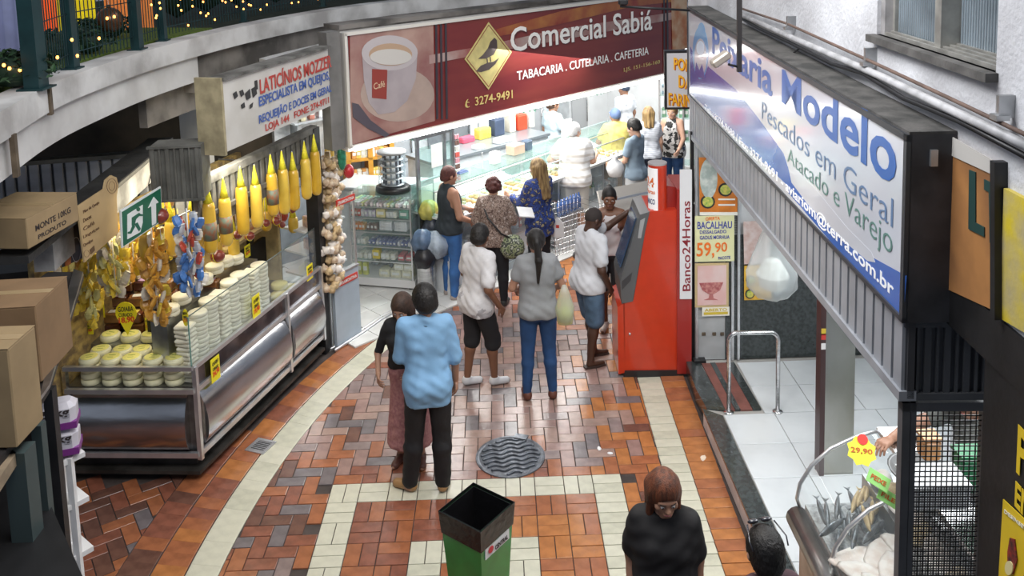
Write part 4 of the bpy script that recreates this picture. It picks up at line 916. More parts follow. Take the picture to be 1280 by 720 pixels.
# pipes
def pipeline(P, r, nm, lb, mat, v=None):
    Q = []
    for px, py in P: u, z = FF.uv(px, py, (v or WD-.05)); Q.append(FF.w(u, v or WD-.05, z))
    return tag(MB().tube(Q, r, 8).build(nm, mat, None), lb, 'pipe')
pipeline([(925, 18), (985, 45), (1100, 95), (1200, 143), (1300, 190)], .020, 'conduit', 'light grey conduit running along the stucco wall above the fish shop sign', M('conduit_grey', (.42, .42, .43), .5, var=.3, sc=10))
pipeline([(925, 10), (985, 30), (1100, 82), (1200, 129), (1300, 177)], .009, 'cable', 'thin rusty brown line just above the grey conduit', M('rusty_line', (.14, .09, .07), .7, var=.3))
pipeline([(925, 22), (950, 36), (985, 52), (1040, 80), (1080, 92), (1130, 123), (1200, 152), (1300, 205)], .012, 'cable', 'wavy black cable draped under the conduit', blackm)
pipeline([(1000, 60), (975, 78), (945, 72)], .006, 'cable', 'loose thin cable hanging onto the sign roof', blackm)
for k, (px, py) in enumerate(((989, 28), (1088, 70), (1257, 133))):
    u, z = FF.uv(px, py, WD-.03); tag(MB().box((0, 0, 0), (.022, .06, .085)).box((0, -.02, -.04), (.05, .05, .02)).build('pipe_bracket', steel_d, None, FF.w(u, WD-.03, z), FF.a), '%s metal bracket holding the conduit' % ('farthest', 'middle', 'nearest')[k], 'bracket')
# ------------------------------------------------------------------ sign box
sb = EF('fish_shop_sign', FF, 'long white and blue illuminated fishmonger sign box along the right facade', 'sign')
P0 = [FF.uv(860, 9), FF.uv(861.5, 120), FF.uv(1130, 403), FF.uv(1138, 169)]
zT0, zB0 = P0[0][1], P0[1][1]; uA = P0[0][0]; zB1, zT1 = P0[2][1], P0[3][1]; uB = (P0[2][0]+P0[3][0])/2
def Zt(u): return zT0+(zT1-zT0)*(u-uA)/(uB-uA)
def Zb(u): return zB0+(zB1-zB0)*(u-uA)/(uB-uA)
Q = [(uA, zB0), (uB, zB1), (uB, zT1), (uA, zT0)]
MB().vprism(Q, .006, WD-.005).build('sign_casing', M('dark_casing', (.055, .055, .06), .55, .3, var=.4, sc=5), sb)
MB().vprism([(uA, zT0-.002), (uB, zT1-.002), (uB, zT1+.012), (uA, zT0+.012)], .0, WD-.005).build('sooty_top', M('sooty_top', (.10, .095, .09), .9, dark=(.04, .04, .038), sc=6, bump=.8), sb)
fc = M('sign_white', (.60, .62, .68), .18, var=.05, sc=1, coat=.7, emit=.06)
MB().vprism([(uA+.03, zB0+.02), (uB-.03, zB1+.02), (uB-.03, zT1-.03), (uA+.03, zT0-.03)], -.002, .01).build('sign_face', fc, sb)
fm = M('sign_rim', (.07, .075, .085), .4, .5)
for Pq in ([(uA, zT0-.03), (uB, zT1-.03), (uB, zT1), (uA, zT0)], [(uA, zB0), (uB, zB1), (uB, zB1+.022), (uA, zB0+.022)], [(uA, zB0), (uA+.03, zB0), (uA+.03, zT0), (uA, zT0)], [(uB-.03, zB1), (uB, zB1), (uB, zT1), (uB-.03, zT1)]): MB().vprism(Pq, -.012, .012).build('rim', fm, sb)
blu = M('sign_blue', (.035, .12, .46), .18, var=.12, sc=1, coat=.7, emit=.08); skyb = M('sign_sky_blue', (.16, .42, .75), .2, coat=.7, emit=.05)
def fp(P, m, y, nm): return flatpoly(P, m, sb, -.002+(y+.002)*.18, nm, FF, th=.0006)
fp([(863, 58), (870, 72), (882, 80), (896, 92), (920, 112), (950, 150), (980, 192), (985, 208), (1022, 244), (1024, 262), (985, 232), (900, 152), (863, 116)], blu, -.003, 'blue_wave')
fp([(985, 208), (1022, 244), (1060, 290), (1092, 322), (1134, 345), (1130, 398), (1060, 326), (985, 240)], blu, -.0035, 'blue_wave')
fp([(985, 205), (1000, 216), (1020, 236), (1060, 285), (1090, 315), (1095, 328), (1085, 326), (1060, 305), (1010, 255), (990, 228)], fc, -.0065, 'white_wave')
# emblem of bearded fisherman
fp(oval(876, 66, 10, 33, 22), skyb, -.007, 'emblem_hood'); fp(oval(877, 42, 5, 14, 16), skyb, -.008, 'emblem_hat')
fp(oval(876, 72, 7.5, 24, 20), fc, -.0105, 'emblem_beard'); fp(oval(876, 60, 5, 9, 16), M('emblem_face', (.55, .66, .80), .3), -.0135, 'emblem_face')
fp([(868, 96), (871, 78), (875, 88), (878, 80), (882, 98)], M('sign_blue', (.1, .2, .6)), -.0135, 'emblem_wave')
tb_ = M('sign_letters_blue', (.025, .12, .42), .3); tg = M('sign_letters_green', (.12, .25, .22), .3); tg2 = M('sign_letters_slate', (.13, .22, .38), .3)
def stxt(tx, m, p0, p1, t0, t1, bold, y=-.0045):
    a, b = FF.uv(*p0), FF.uv(*p1); h0 = FF.uv(*t0)[1]-a[1]; h1 = FF.uv(*t1)[1]-b[1]; lettering(tx, m, sb, a, b, h0, y=y, bold=bold, h2=h1, thick=.0008)
stxt('Peixaria', tb_, (891, 67), (966, 122), (891, 33), (966, 80), .02); stxt('Modelo', tb_, (978, 128), (1121, 236), (978, 86), (1121, 155), .02)
stxt('Pescados em Geral', tg2, (953, 148), (1117, 285), (953, 126), (1117, 248), -.008); stxt('Atacado e Varejo', tg, (985, 207), (1116, 330), (985, 184), (1118, 286), -.008)
stxt('Tels.: 3274-9688 / Fax: 3274-9691 - aviariom@terra.com.br', M('sign_letters_white', (.85, .87, .9), .25, emit=.15), (882, 139), (1118, 377), (882, 129), (1118, 352), .02)
MB().box((uB+.004, .1, zT1-.10), (.02, .03, .07)).build('latch', alu, sb)
# pelmet of narrow vertical slats
pe = EF('shutter_pelmet', FF, 'grey slatted shutter housing under the fish shop sign', 'shutter box')
pb0 = FF.uv(862, 170)[1]; pb1 = FF.uv(1125, 499)[1]; uE = FF.uv(1125, 499)[0]
def Pz(u): return pb0+(pb1-pb0)*(u-uA)/(uE-uA)
slm = M('pelmet_grey', (.36, .38, .42), .5, .3, var=.15, sc=4); dkm = M('pelmet_dark', (.05, .05, .055), .6)
MB().vprism([(uA, Pz(uA)), (uE, Pz(uE)), (uE, Zb(uE)), (uA, Zb(uA))], .03, .06).build('backing', dkm, pe)
n = 46
for k in range(n):
    a = uA+(uE-uA)*(k+.12)/n; b = uA+(uE-uA)*(k+.88)/n; MB().vprism([(a, Pz(a)+.03), (b, Pz(b)+.03), (b, Zb(b)-.005), (a, Zb(a)-.005)], .008, .03).build('slat', slm, pe)
MB().vprism([(uA, Pz(uA)-.01), (uE, Pz(uE)-.01), (uE, Pz(uE)+.035), (uA, Pz(uA)+.035)], -.005, .07).build('bottom_rail', slm, pe)
# end face with vertical ribs, turned toward the camera
EFm = M('dark_grey_sheet', (.10, .105, .115), .5, .3, var=.2, sc=5)
XF = Frame((1.71, 3.62), (2.13, 3.60)); e0 = XF.uv(1128, 498); e1 = XF.uv(1238, 492); et = XF.uv(1128, 402)[1]
en = EF('shutter_end_box', XF, 'dark ribbed metal end box above the mesh door', 'shutter box')
MB().box(((e0[0]+e1[0])/2, .08, (e0[1]+et)/2), (e1[0]-e0[0], .12, et-e0[1])).build('casing', EFm, en)
for k in range(9): MB().box((e0[0]+(e1[0]-e0[0])*(k+.5)/9, .01, (e0[1]+et)/2), (.012 if k % 2 else .028, .02, et-e0[1]-.05)).build('rib', EFm, en)
for z in (e0[1]+.01, et-.01): MB().box(((e0[0]+e1[0])/2, .005, z), (e1[0]-e0[0], .03, .03)).build('edge', EFm, en)
md = EF('mesh_door', XF, 'dark metal door frame filled with black wire mesh at right', 'door')
dt = e0[1]-.02; db = .15; xa, xb = e0[0], e1[0]
for a, b, z0_, z1_ in ((xa, xa+.035, db, dt), (xa+.038, xa+.06, db, dt), (xb-.025, xb, db, dt), (xa, xb, dt-.04, dt), (xa, xb, db, db+.05)): MB().box(((a+b)/2, .02, (z0_+z1_)/2), (b-a, .05, z1_-z0_)).build('frame', EFm, md)
mb = MB(); zz = dt-.05
while zz > .9: mb.box(((xa+xb)/2+.02, .02, zz), (xb-xa-.07, .004, .0045)); zz -= .024
xx = xa+.07
while xx < xb-.03: mb.box((xx, .022, (dt+.9)/2), (.0045, .004, dt-.9)); xx += .024
tag(mb.build('wire_mesh', blackm, md), kind='stuff')
mb = MB(); zz = dt-.42
while zz > .9: mb.box(((xa+xb)/2+.02, .03, zz), (xb-xa-.07, .003, .003)); zz -= .012
xx = xa+.065
while xx < xb-.03: mb.box((xx, .033, (dt-.42+.9)/2), (.003, .003, dt-.42-.9)); xx += .012
tag(mb.build('fine_mesh', blackm, md), kind='stuff')
# black side wall with posters
BW = Frame(FF.w(5.25, WD, 0)[:2], FF.w(6.5, WD, 0)[:2]); bw = EF('wall_black', BW, kind=S)
box_uvz(BW, 0, 1.17, 0, .34, 0, 2.85).build('panel', M('black_wall', (.012, .012, .013), .5, var=.4, sc=5, bump=.2), bw)
def bpost(P, m, nm, lb, cat='poster', y=-.003, fr=BW): 
    r = EF(nm, fr, lb, cat); flatpoly(P, m, r, y, 'sheet', fr, th=.004); return r
yp = M('poster_yellow', (.80, .56, .02), .5, var=.1, sc=5)
r = bpost([(1256, 624), (1300, 665), (1300, 800), (1248, 760)], yp, 'wall_poster', 'yellow poster with small figure low on the black wall at far right')
a, b = BW.uv(1259, 642), BW.uv(1290, 668); lettering('DESINSETIZAÇÃO', M('poster_white', (.8, .8, .7), .5), r, a, (a[0]+(b[0]-a[0])*1.7, a[1]+(b[1]-a[1])*1.7), .022, y=-.010, bold=.01)
flatpoly([(1263, 690), (1266, 672), (1272, 674), (1275, 700), (1270, 718), (1263, 712)], M('poster_redblack', (.35, .03, .02), .5, dark=(.03, .02, .02), sc=40), r, -.008, 'figure_print', BW)
flatpoly(oval(1266, 710, 5, 9, 14), M('poster_cream', (.8, .7, .35), .5), r, -.012, 'figure_print', BW)
r = E('wall_lettering', BW.w(0, 0, 0), BW.a, 'large yellow letters on the black wall above the yellow poster', 'lettering')
lettering('EN', yp, r, BW.uv(1270, 632), (BW.uv(1270, 632)[0]+.10, BW.uv(1270, 632)[1]-.0), .10, y=-.004, bold=.03)
lettering('P', yp, r, BW.uv(1272, 590), (BW.uv(1272, 590)[0]+.07, BW.uv(1272, 590)[1]), .19, y=-.004, bold=.03)
u, z = XF.uv(1233, 640); MB().tube([(0, 0, .0), (0, -.02, .03), (0, -.02, .16), (0, 0, .19)], .007, 6).build('door_pull', alu, md, (u, -.005, z-.09))
# LT board on the wall plane and yellow board
WF = Frame(FF.w(0, WD, 0)[:2], FF.w(1, WD, 0)[:2])
box_uvz(WF, 4.2, 6.4, -.012, .0, 2.84, WF.uv(1225, 376)[1]).build('band', M('black_wall', (.012, .012, .013)), bw).parent = None
bpy.data.objects['band'].location = WF.w(0, 0, 0); bpy.data.objects['band'].rotation_euler.z = WF.a; tag(bpy.data.objects['band'], kind=S); bpy.data.objects['band'].name = 'trim_5'
lt = EF('painted_board', WF, 'old orange board with dark letters LT right of the fish sign', 'sign')
flatpoly([(1186, 168), (1256, 208), (1256, 392), (1186, 360)], M('orange_board', (.42, .19, .06), .7, dark=(.16, .07, .03), sc=2.2), lt, -.005, 'board', WF, th=.012)
flatpoly([(1186, 165), (1256, 205), (1256, 222), (1186, 190)], M('pale_board_edge', (.5, .48, .45), .7), lt, -.018, 'top_band', WF)
dg = M('dark_green_letter', (.015, .05, .045), .6)
flatpoly([(1218, 212), (1226, 215), (1226, 278), (1237, 284), (1237, 296), (1217, 286)], dg, lt, -.018, 'letter', WF); flatpoly([(1237, 224), (1254, 232), (1254, 246), (1249, 243), (1250, 306), (1244, 303), (1243, 240), (1237, 237)], dg, lt, -.018, 'letter', WF)
MB().vprism([WF.uv(*p) for p in ((1254, 200), (1260, 203), (1260, 400), (1254, 396))], -.05, .0).build('edge_strip', blackm, lt)
yb = EF('painted_board', WF, 'peeling yellow painted wall patch at the right edge beside the LT board', 'sign')
flatpoly([(1262, 235), (1330, 270), (1330, 440), (1254, 396), (1260, 300)], M('peeling_yellow', (.62, .48, .02), .8, dark=(.42, .36, .22), sc=5, bump=.4), yb, -.002, 'board', WF, th=.02)

# ------------------------------------------------------------------ raised shop floor, kerb
zf = .15; fsf = E('floor_fish_shop', kind=S); fsf.name = 'floor.003'
MB().prism([(1.80, 2.4), (1.80, 7.55), (1.93, 8.45), (4.6, 8.45), (4.6, 2.4)], 0, zf-.012).build('bed', M('light_grout', (.35, .34, .32)), fsf)
kx0 = 1.76
kb = MB(); 
rm = M('kerb_tile', (.62, .56, .55), .5, var=.15, sc=6)
for k in range(12):
    y0 = 7.53-k*.30; MB().box((kx0+.02, y0-.15, zf/2-.01), (.03, .292, zf-.02)).build('riser_tile', rm, fsf)
grn = M('black_granite', (.045, .055, .055), .25, dark=(.018, .022, .022), sc=30, coat=.4)
MB().prism([(kx0, 3.4), (kx0, 7.55), (kx0+.155, 7.42), (kx0+.16, 3.4)], zf-.02, zf+.004).build('granite_edge', grn, fsf)
MB().prism([(1.80, 7.55), (1.78, 7.9), (1.80, 8.42), (1.93, 8.42), (1.97, 7.5)], 0, zf+.004).build('granite_corner', grn, fsf)
wt2 = M('fish_shop_tile', (.66, .69, .71), .3, dark=(.54, .57, .59), sc=2.2, coat=.3)
for i in range(6):
    for j in range(11):
        x0 = kx0+.165+i*.46; y0 = 7.44-j*.46; MB().prism([(x0+.003, y0-.457), (x0+.457, y0-.457), (x0+.457, y0-.003), (x0+.003, y0-.003)], zf-.01, zf+random.uniform(0, .001), inset=.003).build('floor_tile', wt2, fsf)
for i in range(5):
    for j in range(2): x0 = 2.30+i*.46; MB().prism([(x0+.003, 7.447+.46*j), (x0+.457, 7.447+.46*j), (x0+.457, 7.9+.46*j), (x0+.003, 7.9+.46*j)], zf-.01, zf, inset=.003).build('floor_tile', wt2, fsf)
bs = M('brown_step', (.20, .075, .06), .6, var=.2, bump=.4)
for a, b, m in ((1.965, 2.05, 0), (2.05, 2.10, 1), (2.10, 2.21, 0), (2.21, 2.29, 1)):
    MB().prism([(a+.0, 7.50), (b-.003, 7.50), (b-.02, 8.36), (a-.02, 8.36)], zf-.01, zf+.006+(.004 if m else 0)).build('entry_strip', grn if m else bs, fsf)
tag(MB().box((1.93, 8.40, .09), (.12, .08, .18)).build('trim_4', blackm), kind=S)
# inner walls of the fish shop
gw = MB().box((3.35, 8.47, .80), (2.3, .08, 1.3)).build('wall_fish_shop', M('granite_wall', (.05, .06, .062), .25, dark=(.025, .03, .03), sc=40, coat=.5)); tag(gw, kind=S)
for k in range(5): MB().box((2.62+k*.48, 8.428, .80), (.474, .008, 1.29)).build('granite_panel', grn, gw)
tag(MB().box((3.35, 8.50, 2.2), (2.3, .08, 1.5)).build('wall_fish_shop', M('fish_shop_wall', (.62, .64, .66), .5, var=.1)), kind=S)
tag(MB().box((4.5, 5.8, 1.5), (.1, 5.4, 3)).build('wall_fish_shop', M('fish_shop_wall', (.62, .64, .66))), kind=S)
tag(MB().box((3.3, 5.6, 2.95), (2.5, 5.6, .08)).build('ceiling', M('fish_ceiling', (.5, .5, .5), .8)), kind=S)
# post and poster panel
tag(MB().box((1.885, 8.50, 1.25), (.035, .035, 2.5)).build('iron_post', blackm), 'slim black post between the red cash machine and the poster panel', 'post')
PF = Frame((1.91, 8.43), (2.35, 8.42)); pn = EF('poster_board', PF, 'pale metal panel carrying fish posters beside the red cash machine', 'panel')
MB().box((.21, .03, 1.30), (.43, .03, 2.3)).build('sheet', M('panel_grey', (.46, .48, .49), .45, .3, var=.15, sc=4), pn)
for x in (.0, .42, .36): MB().box((x, .0, 1.30), (.025, .03, 2.3)).build('stile', alu, pn)
for px, py in ((893, 418), (880, 418), (903, 418), (893, 388)): u, z = PF.uv(px, py); MB().box((u, .01, z), (.035, .015, .03)).build('lock', M('rust', (.12, .09, .06)), pn)
mb = MB()
for k in range(9): mb.box((.385+.008*k-.03, .005, 1.55), (.002, .003, .85))
for k in range(34): mb.box((.385, .006, 1.13+k*.025), (.07, .003, .002))
tag(mb.build('wire_grid', blackm, pn), kind='stuff')
def pposter(P, mat, nm, lb, y=-.02): r = EF(nm, PF, lb, 'poster'); flatpoly(P, mat, r, y, 'sheet', PF); return r
om = M('menu_orange', (.62, .20, .03), .4, var=.2, sc=8)
r = pposter([(873, 196), (921, 196), (921, 264), (874, 264)], om, 'menu_poster', 'orange menu poster with dishes at top of the panel')
flatpoly(oval(885, 222, 11, 25, 18), M('menu_fish_plate', (.62, .66, .62), .4, dark=(.35, .42, .4), sc=14), r, -.028, 'dish_print', PF)
for x, y, rr in ((884, 251, 9), (906, 236, 9)):
    flatpoly(oval(x, y, rr, rr*.95, 16), M('menu_bowl', (.03, .03, .03), .4), r, -.026, 'dish_print', PF); flatpoly(oval(x, y, rr*.75, rr*.7, 16), M('menu_food', (.62, .55, .12), .5, dark=(.25, .4, .08), sc=40), r, -.030, 'dish_print', PF)
for y in (247, 254): flatpoly([(897, y), (918, y), (918, y+2), (897, y+2)], M('menu_white', (.8, .78, .7), .5), r, -.026, 'caption_print', PF)
flatpoly([(874, 264), (921, 264), (921, 268), (874, 268)], M('menu_white', (.8, .78, .7)), r, -.026, 'caption_print', PF)
r = pposter([(868, 269), (917, 268), (917, 325), (868, 326)], M('poster_pale_yellow', (.72, .72, .42), .5, var=.05), 'price_poster', 'pale yellow hand-lettered codfish price poster reading 59,90', -.024)
bi = M('blue_marker', (.05, .07, .35), .5); oi = M('orange_marker', (.80, .17, .02), .5)
for tx, m, x0, x1, y, h in (('OFERTA', oi, 881, 899, 274.5, .035), ('BACALHAU', bi, 871, 914, 285, .075), ('DESSALGADO', bi, 874, 907, 291, .035), ('GADUS MORHUA', bi, 874, 911, 298, .038), ('59,', oi, 870, 892, 322, .165), ('90', oi, 893, 908, 314, .10), ('PACOTE', bi, 897, 912, 323, .03)):
    lettering(tx, m, r, PF.uv(x0, y), PF.uv(x1, y-1), h, y=-.032, bold=.012)
r = pposter([(868, 328), (910, 327), (910, 382), (868, 383)], M('poster_tan_frame', (.55, .42, .22), .5), 'fruit_poster', 'pink poster of grapes in a glass bowl under the price poster', -.024)
flatpoly([(871, 331), (907, 330), (907, 379), (871, 380)], M('poster_pink', (.68, .42, .40), .5, dark=(.72, .6, .58), sc=3), r, -.029, 'picture', PF)
flatpoly([(873, 352), (903, 351), (899, 361), (891, 366), (885, 366), (877, 361)], M('grapes', (.36, .09, .10), .4, dark=(.55, .25, .22), sc=40), r, -.033, 'bowl_print', PF)
flatpoly([(886, 365), (890, 365), (891, 371), (897, 373), (879, 373), (885, 371)], M('poster_rosewood', (.45, .16, .15), .4), r, -.033, 'bowl_print', PF)
r = pposter([(877, 383), (911, 382), (911, 393), (877, 394)], M('menu_white', (.8, .78, .7)), 'small_notice', 'small white and yellow notice at the foot of the posters', -.022)
lettering('ABERTO', M('notice_yellow', (.6, .45, .05), .5), r, PF.uv(880, 388), PF.uv(908, 387), .03, y=-.028, bold=.02); flatpoly([(879, 389), (909, 388), (909, 391), (879, 392)], M('notice_yellow', (.6, .45, .05)), r, -.027, 'line_print', PF)
# posters and hanging bag in the doorway
DF = Frame((2.4, 8.41), (4.0, 8.41))
r = EF('menu_poster', DF, 'orange menu sheet on the dark granite wall under the hanging bag', 'poster'); flatpoly([(930, 330), (964, 330), (964, 374), (930, 375)], M('menu_orange2', (.70, .42, .05), .4, var=.2), r, -.002, 'sheet', DF)
for x, y in ((938, 350), (937, 367), (952, 340)): flatpoly(oval(x, y, 6, 6, 14), M('menu_bowl', (.03, .03, .03)), r, -.007, 'dish_print', DF); flatpoly(oval(x, y, 4.4, 4.4, 14), M('menu_food', (.6, .5, .1)), r, -.011, 'dish_print', DF)
r = EF('wall_poster', DF, 'pale pink poster of fish pieces above the granite wall', 'poster'); flatpoly([(929, 277), (962, 275), (962, 330), (930, 332)], M('poster_blush', (.66, .56, .54), .5, dark=(.55, .38, .34), sc=12), r, -.002, 'sheet', DF)
q = gp(966, 330, 1.3); q = CP+ray(966, 328)*7.0
bg_ = E('hanging_bag', q, 0, 'translucent white plastic bag hanging in the fish shop doorway', 'plastic bag')
mb = MB().lathe([(0, -.30), (.12, -.28), (.19, -.19), (.20, -.08), (.15, .06), (.10, .2), (.05, .33), (.02, .36)], n=20)
for i, v in enumerate(mb.v): a = math.atan2(v[1], v[0]); k = 1+.10*math.sin(a*5+v[2]*9)+.05*math.sin(a*11); mb.v[i] = (v[0]*k, v[1]*k*.8, v[2])
mb.build('bag', MG('milky_film', (.95, .97, .97), .34, .3), bg_)
MB().tube([(0, 0, .35), (0, 0, 1.0)], .006, 6).build('cord', whitep, bg_)
MB().lathe([(0, -.22), (.10, -.2), (.13, -.1), (.06, .02), (0, .04)], n=12, smooth=False).build('contents', M('pale_contents', (.72, .72, .68), .6, var=.2), bg_)
# handrail
hr = E('handrail', (0, 0, 0), 0, 'inverted U stainless steel handrail at the fish shop entrance', 'handrail')
a, b = gp(911, 516, zf), gp(972, 515, zf)
zt_ = zf+.76
def rnd_path(a, b, z): 
    P = [(a.x, a.y, zf), (a.x, a.y, z-.08)]; d = (b-a).normalized()
    for k in range(1, 6): t = k/6*math.pi/2; P.append((a.x+d.x*.08*(1-math.cos(t)), a.y+d.y*.08*(1-math.cos(t)), z-.08+.08*math.sin(t)))
    R_ = [(a.x+b.x-p[0], a.y+b.y-p[1], p[2]) for p in P][::-1]; return P+R_
MB().tube(rnd_path(a, b, zt_), .019, 10).build('rail', steel, hr)
for p in (a, b): MB().lathe([(.045, 0), (.045, .008), (.02, .014)], (p.x, p.y, zf+.002), 14).build('foot_plate', steel, hr)
# stainless column
sc_ = E('steel_column', (0, 0, 0), 0, 'tall square stainless steel column behind the handrail', 'column')
A_ = gp(1027, 590, zf); MB().box((A_.x+.12, A_.y+.02, 1.5), (.235, .12, 2.7)).build('cladding', M('column_steel', (.50, .49, .46), .22, 1.0, dark=(.30, .29, .24), sc=1.3, stretch=(1, 1, .6)), sc_)
MB().box((A_.x-.02, A_.y, 1.5), (.04, .10, 2.7)).build('edge_strip', M('dark_brown_edge', (.06, .03, .03), .4), sc_)
for z, c in ((1.32, (.6, .05, .04)), (1.24, (.8, .8, .8)), (1.36, (.7, .5, .05))): MB().box((A_.x-.02, A_.y-.052, z), (.035, .003, .05)).build('sticker', M('sticker_%d' % int(z*100), c, .5), sc_)

# ------------------------------------------------------------------ fish display case
fc_ = E('fish_display_case', (0, 0, 0), 0, 'curved glass refrigerated fish case with steel base behind the mesh door', 'display case')
y0, y1 = 3.95, 5.18; X0 = 1.83
fmg = 0; prof = [(X0, .86), (X0-.02, .92), (X0, 1.02), (X0+.07, 1.14), (X0+.19, 1.25), (X0+.36, 1.33), (X0+.50, 1.36)]
vs = []; f = []
for y in (y0, y1): vs += [(x, y, z) for x, z in prof]
n = len(prof)
for i in range(n-1): f.append((i, i+1, i+1+n, i+n))
MB().add(vs, f, 0, True).build('curved_glass', glass, fc_)
for y in (y1, 4.6): MB().tube([(x, y, z) for x, z in prof], .012, 6).build('glass_frame', alu, fc_)
MB().bev((X0+.33, (y0+y1)/2, .50), (.66, y1-y0+.06, .70), .03).build('base', steel_d, fc_)
MB().tube([(X0-.02, y0, .80), (X0-.02, y1, .80)], .07, 12).build('bumper', M('bumper_steel', (.34, .33, .32), .3, .9, dark=(.12, .10, .09), sc=3), fc_)
MB().box((X0+.58, (y0+y1)/2, 1.37), (.20, y1-y0, .03)).build('top', steel, fc_); MB().box((X0+.66, (y0+y1)/2, 1.1), (.02, y1-y0, .5)).build('back', steel_d, fc_)
MB().box((X0+.33, (y0+y1)/2, .87), (.60, y1-y0-.02, .03)).build('ice_bed', M('ice', (.40, .42, .43), .4, var=.4, sc=30, bump=.5), fc_)
MB().box((X0+.50, (y0+y1)/2, .98), (.22, y1-y0-.02, .20)).build('rear_step', steel_d, fc_)
fm_ = [M('silver_fish', (.30, .33, .35), .3, .4, dark=(.08, .09, .10), sc=14), M('white_fillet', (.74, .70, .66), .5, dark=(.60, .50, .44), sc=12), M('tan_fish', (.56, .44, .24), .5, dark=(.35, .25, .12), sc=14)]
def fish(loc, L_, mt, rz, lb, g, flat=False):
    mb = MB()
    if flat:
        mb.ell((0, 0, .012), (L_*.5, L_*.28, .022), 0, 14, 6)
        for i, v in enumerate(mb.v): a = math.atan2(v[1], v[0]); k = 1+.12*math.sin(a*5+L_*40); mb.v[i] = (v[0]*k, v[1]*k, v[2])
    else:
        mb.lathe([(0, -L_*.5), (L_*.05, -L_*.44), (L_*.10, -L_*.25), (L_*.11, 0), (L_*.07, L_*.28), (L_*.025, L_*.42)], n=10, sy=.6, R=Matrix.Rotation(math.pi/2, 3, 'Y'))
        mb.add([(L_*.40, 0, 0), (L_*.55, L_*.09, .004), (L_*.49, 0, .006), (L_*.55, -L_*.09, .004), (L_*.40, 0, .012)], [(0, 1, 2), (0, 2, 3), (4, 2, 1), (4, 3, 2)])
    return tag(mb.build('fillet' if flat else 'fish', fm_[mt], None, loc, rz), lb, 'fish', g)
rr = random.Random(9)
for i in range(15): fish((X0+.08+(i % 4)*.10, 4.76+(i//4)*.09, .94+.025*(i % 3)), .26, 0, rr.uniform(-.6, .6)+1.2, '%s grey silver fish from the near side in the fish case' % ORD[i], 'silver fish in the case')
for i in range(12): fish((X0+.12+(i % 3)*.15, 4.12+(i//3)*.16, .92+.02*(i % 4)), .32, 1, rr.uniform(0, 3), '%s white salted fillet in the near half of the fish case' % ORD[i], 'white fillets in the case', True)
for i in range(6): fish((X0+.28+.06*(i % 3), 4.85+i*.05, 1.02), .26, 2, rr.uniform(.8, 1.6), '%s tan dried fish near the top glass of the fish case' % ORD[i], 'tan fish in the case')
for i in range(9): fish((X0+.47+.03*(i % 2), 4.1+i*.12, 1.095), .24, (1, 2, 1)[i % 3], 1.3+rr.uniform(-.4, .4), '%s pale fillet from the near end on the rear step of the fish case' % ORD[i], 'fillets on the rear step', True)
for k, (px, py, sz, m, lb, tx) in enumerate(((1077, 564, .08, 'y', 'yellow star-shaped price card with red badge in the fish case', '29,90'), (1098, 600, .06, 'g', 'green printed label strip in the fish case', 'PEIXE'), (1110, 622, .055, 'g', 'second green label beside the first in the fish case', 'FILE'))):
    p = CP+ray(px, py)*(4.85 if k == 0 else 4.7); r = E('price_card', p, -.3, lb, 'price card')
    P = [(sz*(1 if i % 2 else .82)*math.cos(i*math.pi/8), sz*(1 if i % 2 else .82)*math.sin(i*math.pi/8)) for i in range(16)] if k == 0 else [(-sz, -sz*.6), (sz, -sz*.6), (sz, sz*.6), (-sz, sz*.6)]
    cardm = M('card_yellow', (.82, .78, .05), .5) if m == 'y' else M('card_green', (.30, .62, .18), .5)
    o = MB().vprism(P, -.002, .002).build('card', cardm, r); o.rotation_euler = (-.7, .5 if k else 0, 0)
    lt_ = lettering(tx, M('card_ink', (.1, .25, .1) if m == 'g' else (.5, .1, .02), .5), o, (-sz*.7, -sz*.2), (sz*.7, -sz*.2), sz*.4, y=-.003, bold=.02)
    if k == 0: MB().vprism(oval(sz*.1, sz*.75, sz*.35, sz*.35, 14), -.006, -.002).build('red_badge', M('badge_red', (.7, .04, .03), .5), o)
bw_ = E('scale_bowl', (2.33, 4.66, 1.39), 0, 'round grey scale pan on top of the fish case', 'scale')
MB().lathe([(.03, 0), (.10, .01), (.16, .04), (.17, .06), (.155, .055), (.09, .025), (0, .02)], n=22).build('pan', M('scale_grey', (.20, .20, .20), .4, .6), bw_)
# things seen through the mesh door
for k, (x, y, z, d, c, lb) in enumerate(((2.2, 4.25, 1.55, (.3, .2, .12), (.6, .62, .64), 'white tray behind the mesh door'), (2.5, 4.4, 1.5, (.2, .12, .2), (.03, .2, .08), 'green pack behind the mesh door'), (2.3, 4.5, 1.62, (.1, .1, .12), (.6, .3, .12), 'orange tub behind the mesh door'), (2.6, 5.2, .85, (.5, .5, 1.2), (.55, .57, .6), 'white cabinet standing behind the fish case'))):
    t = E('storage_tub' if k < 3 else 'cabinet', (x, y, z if k < 3 else .15), 0, lb, 'container' if k < 3 else 'cabinet')
    if k == 3: t.location = (3.6, 6.0, .15)
    MB().bev((0, 0, d[2]/2), d, .015).build('body', M('tubc_%d' % k, c, .4, var=.15), t); MB().box((0, 0, d[2]+.008), (d[0]*1.03, d[1]*1.03, .016)).build('lid', M('tubl_%d' % k, tuple(v*.8 for v in c), .4), t)

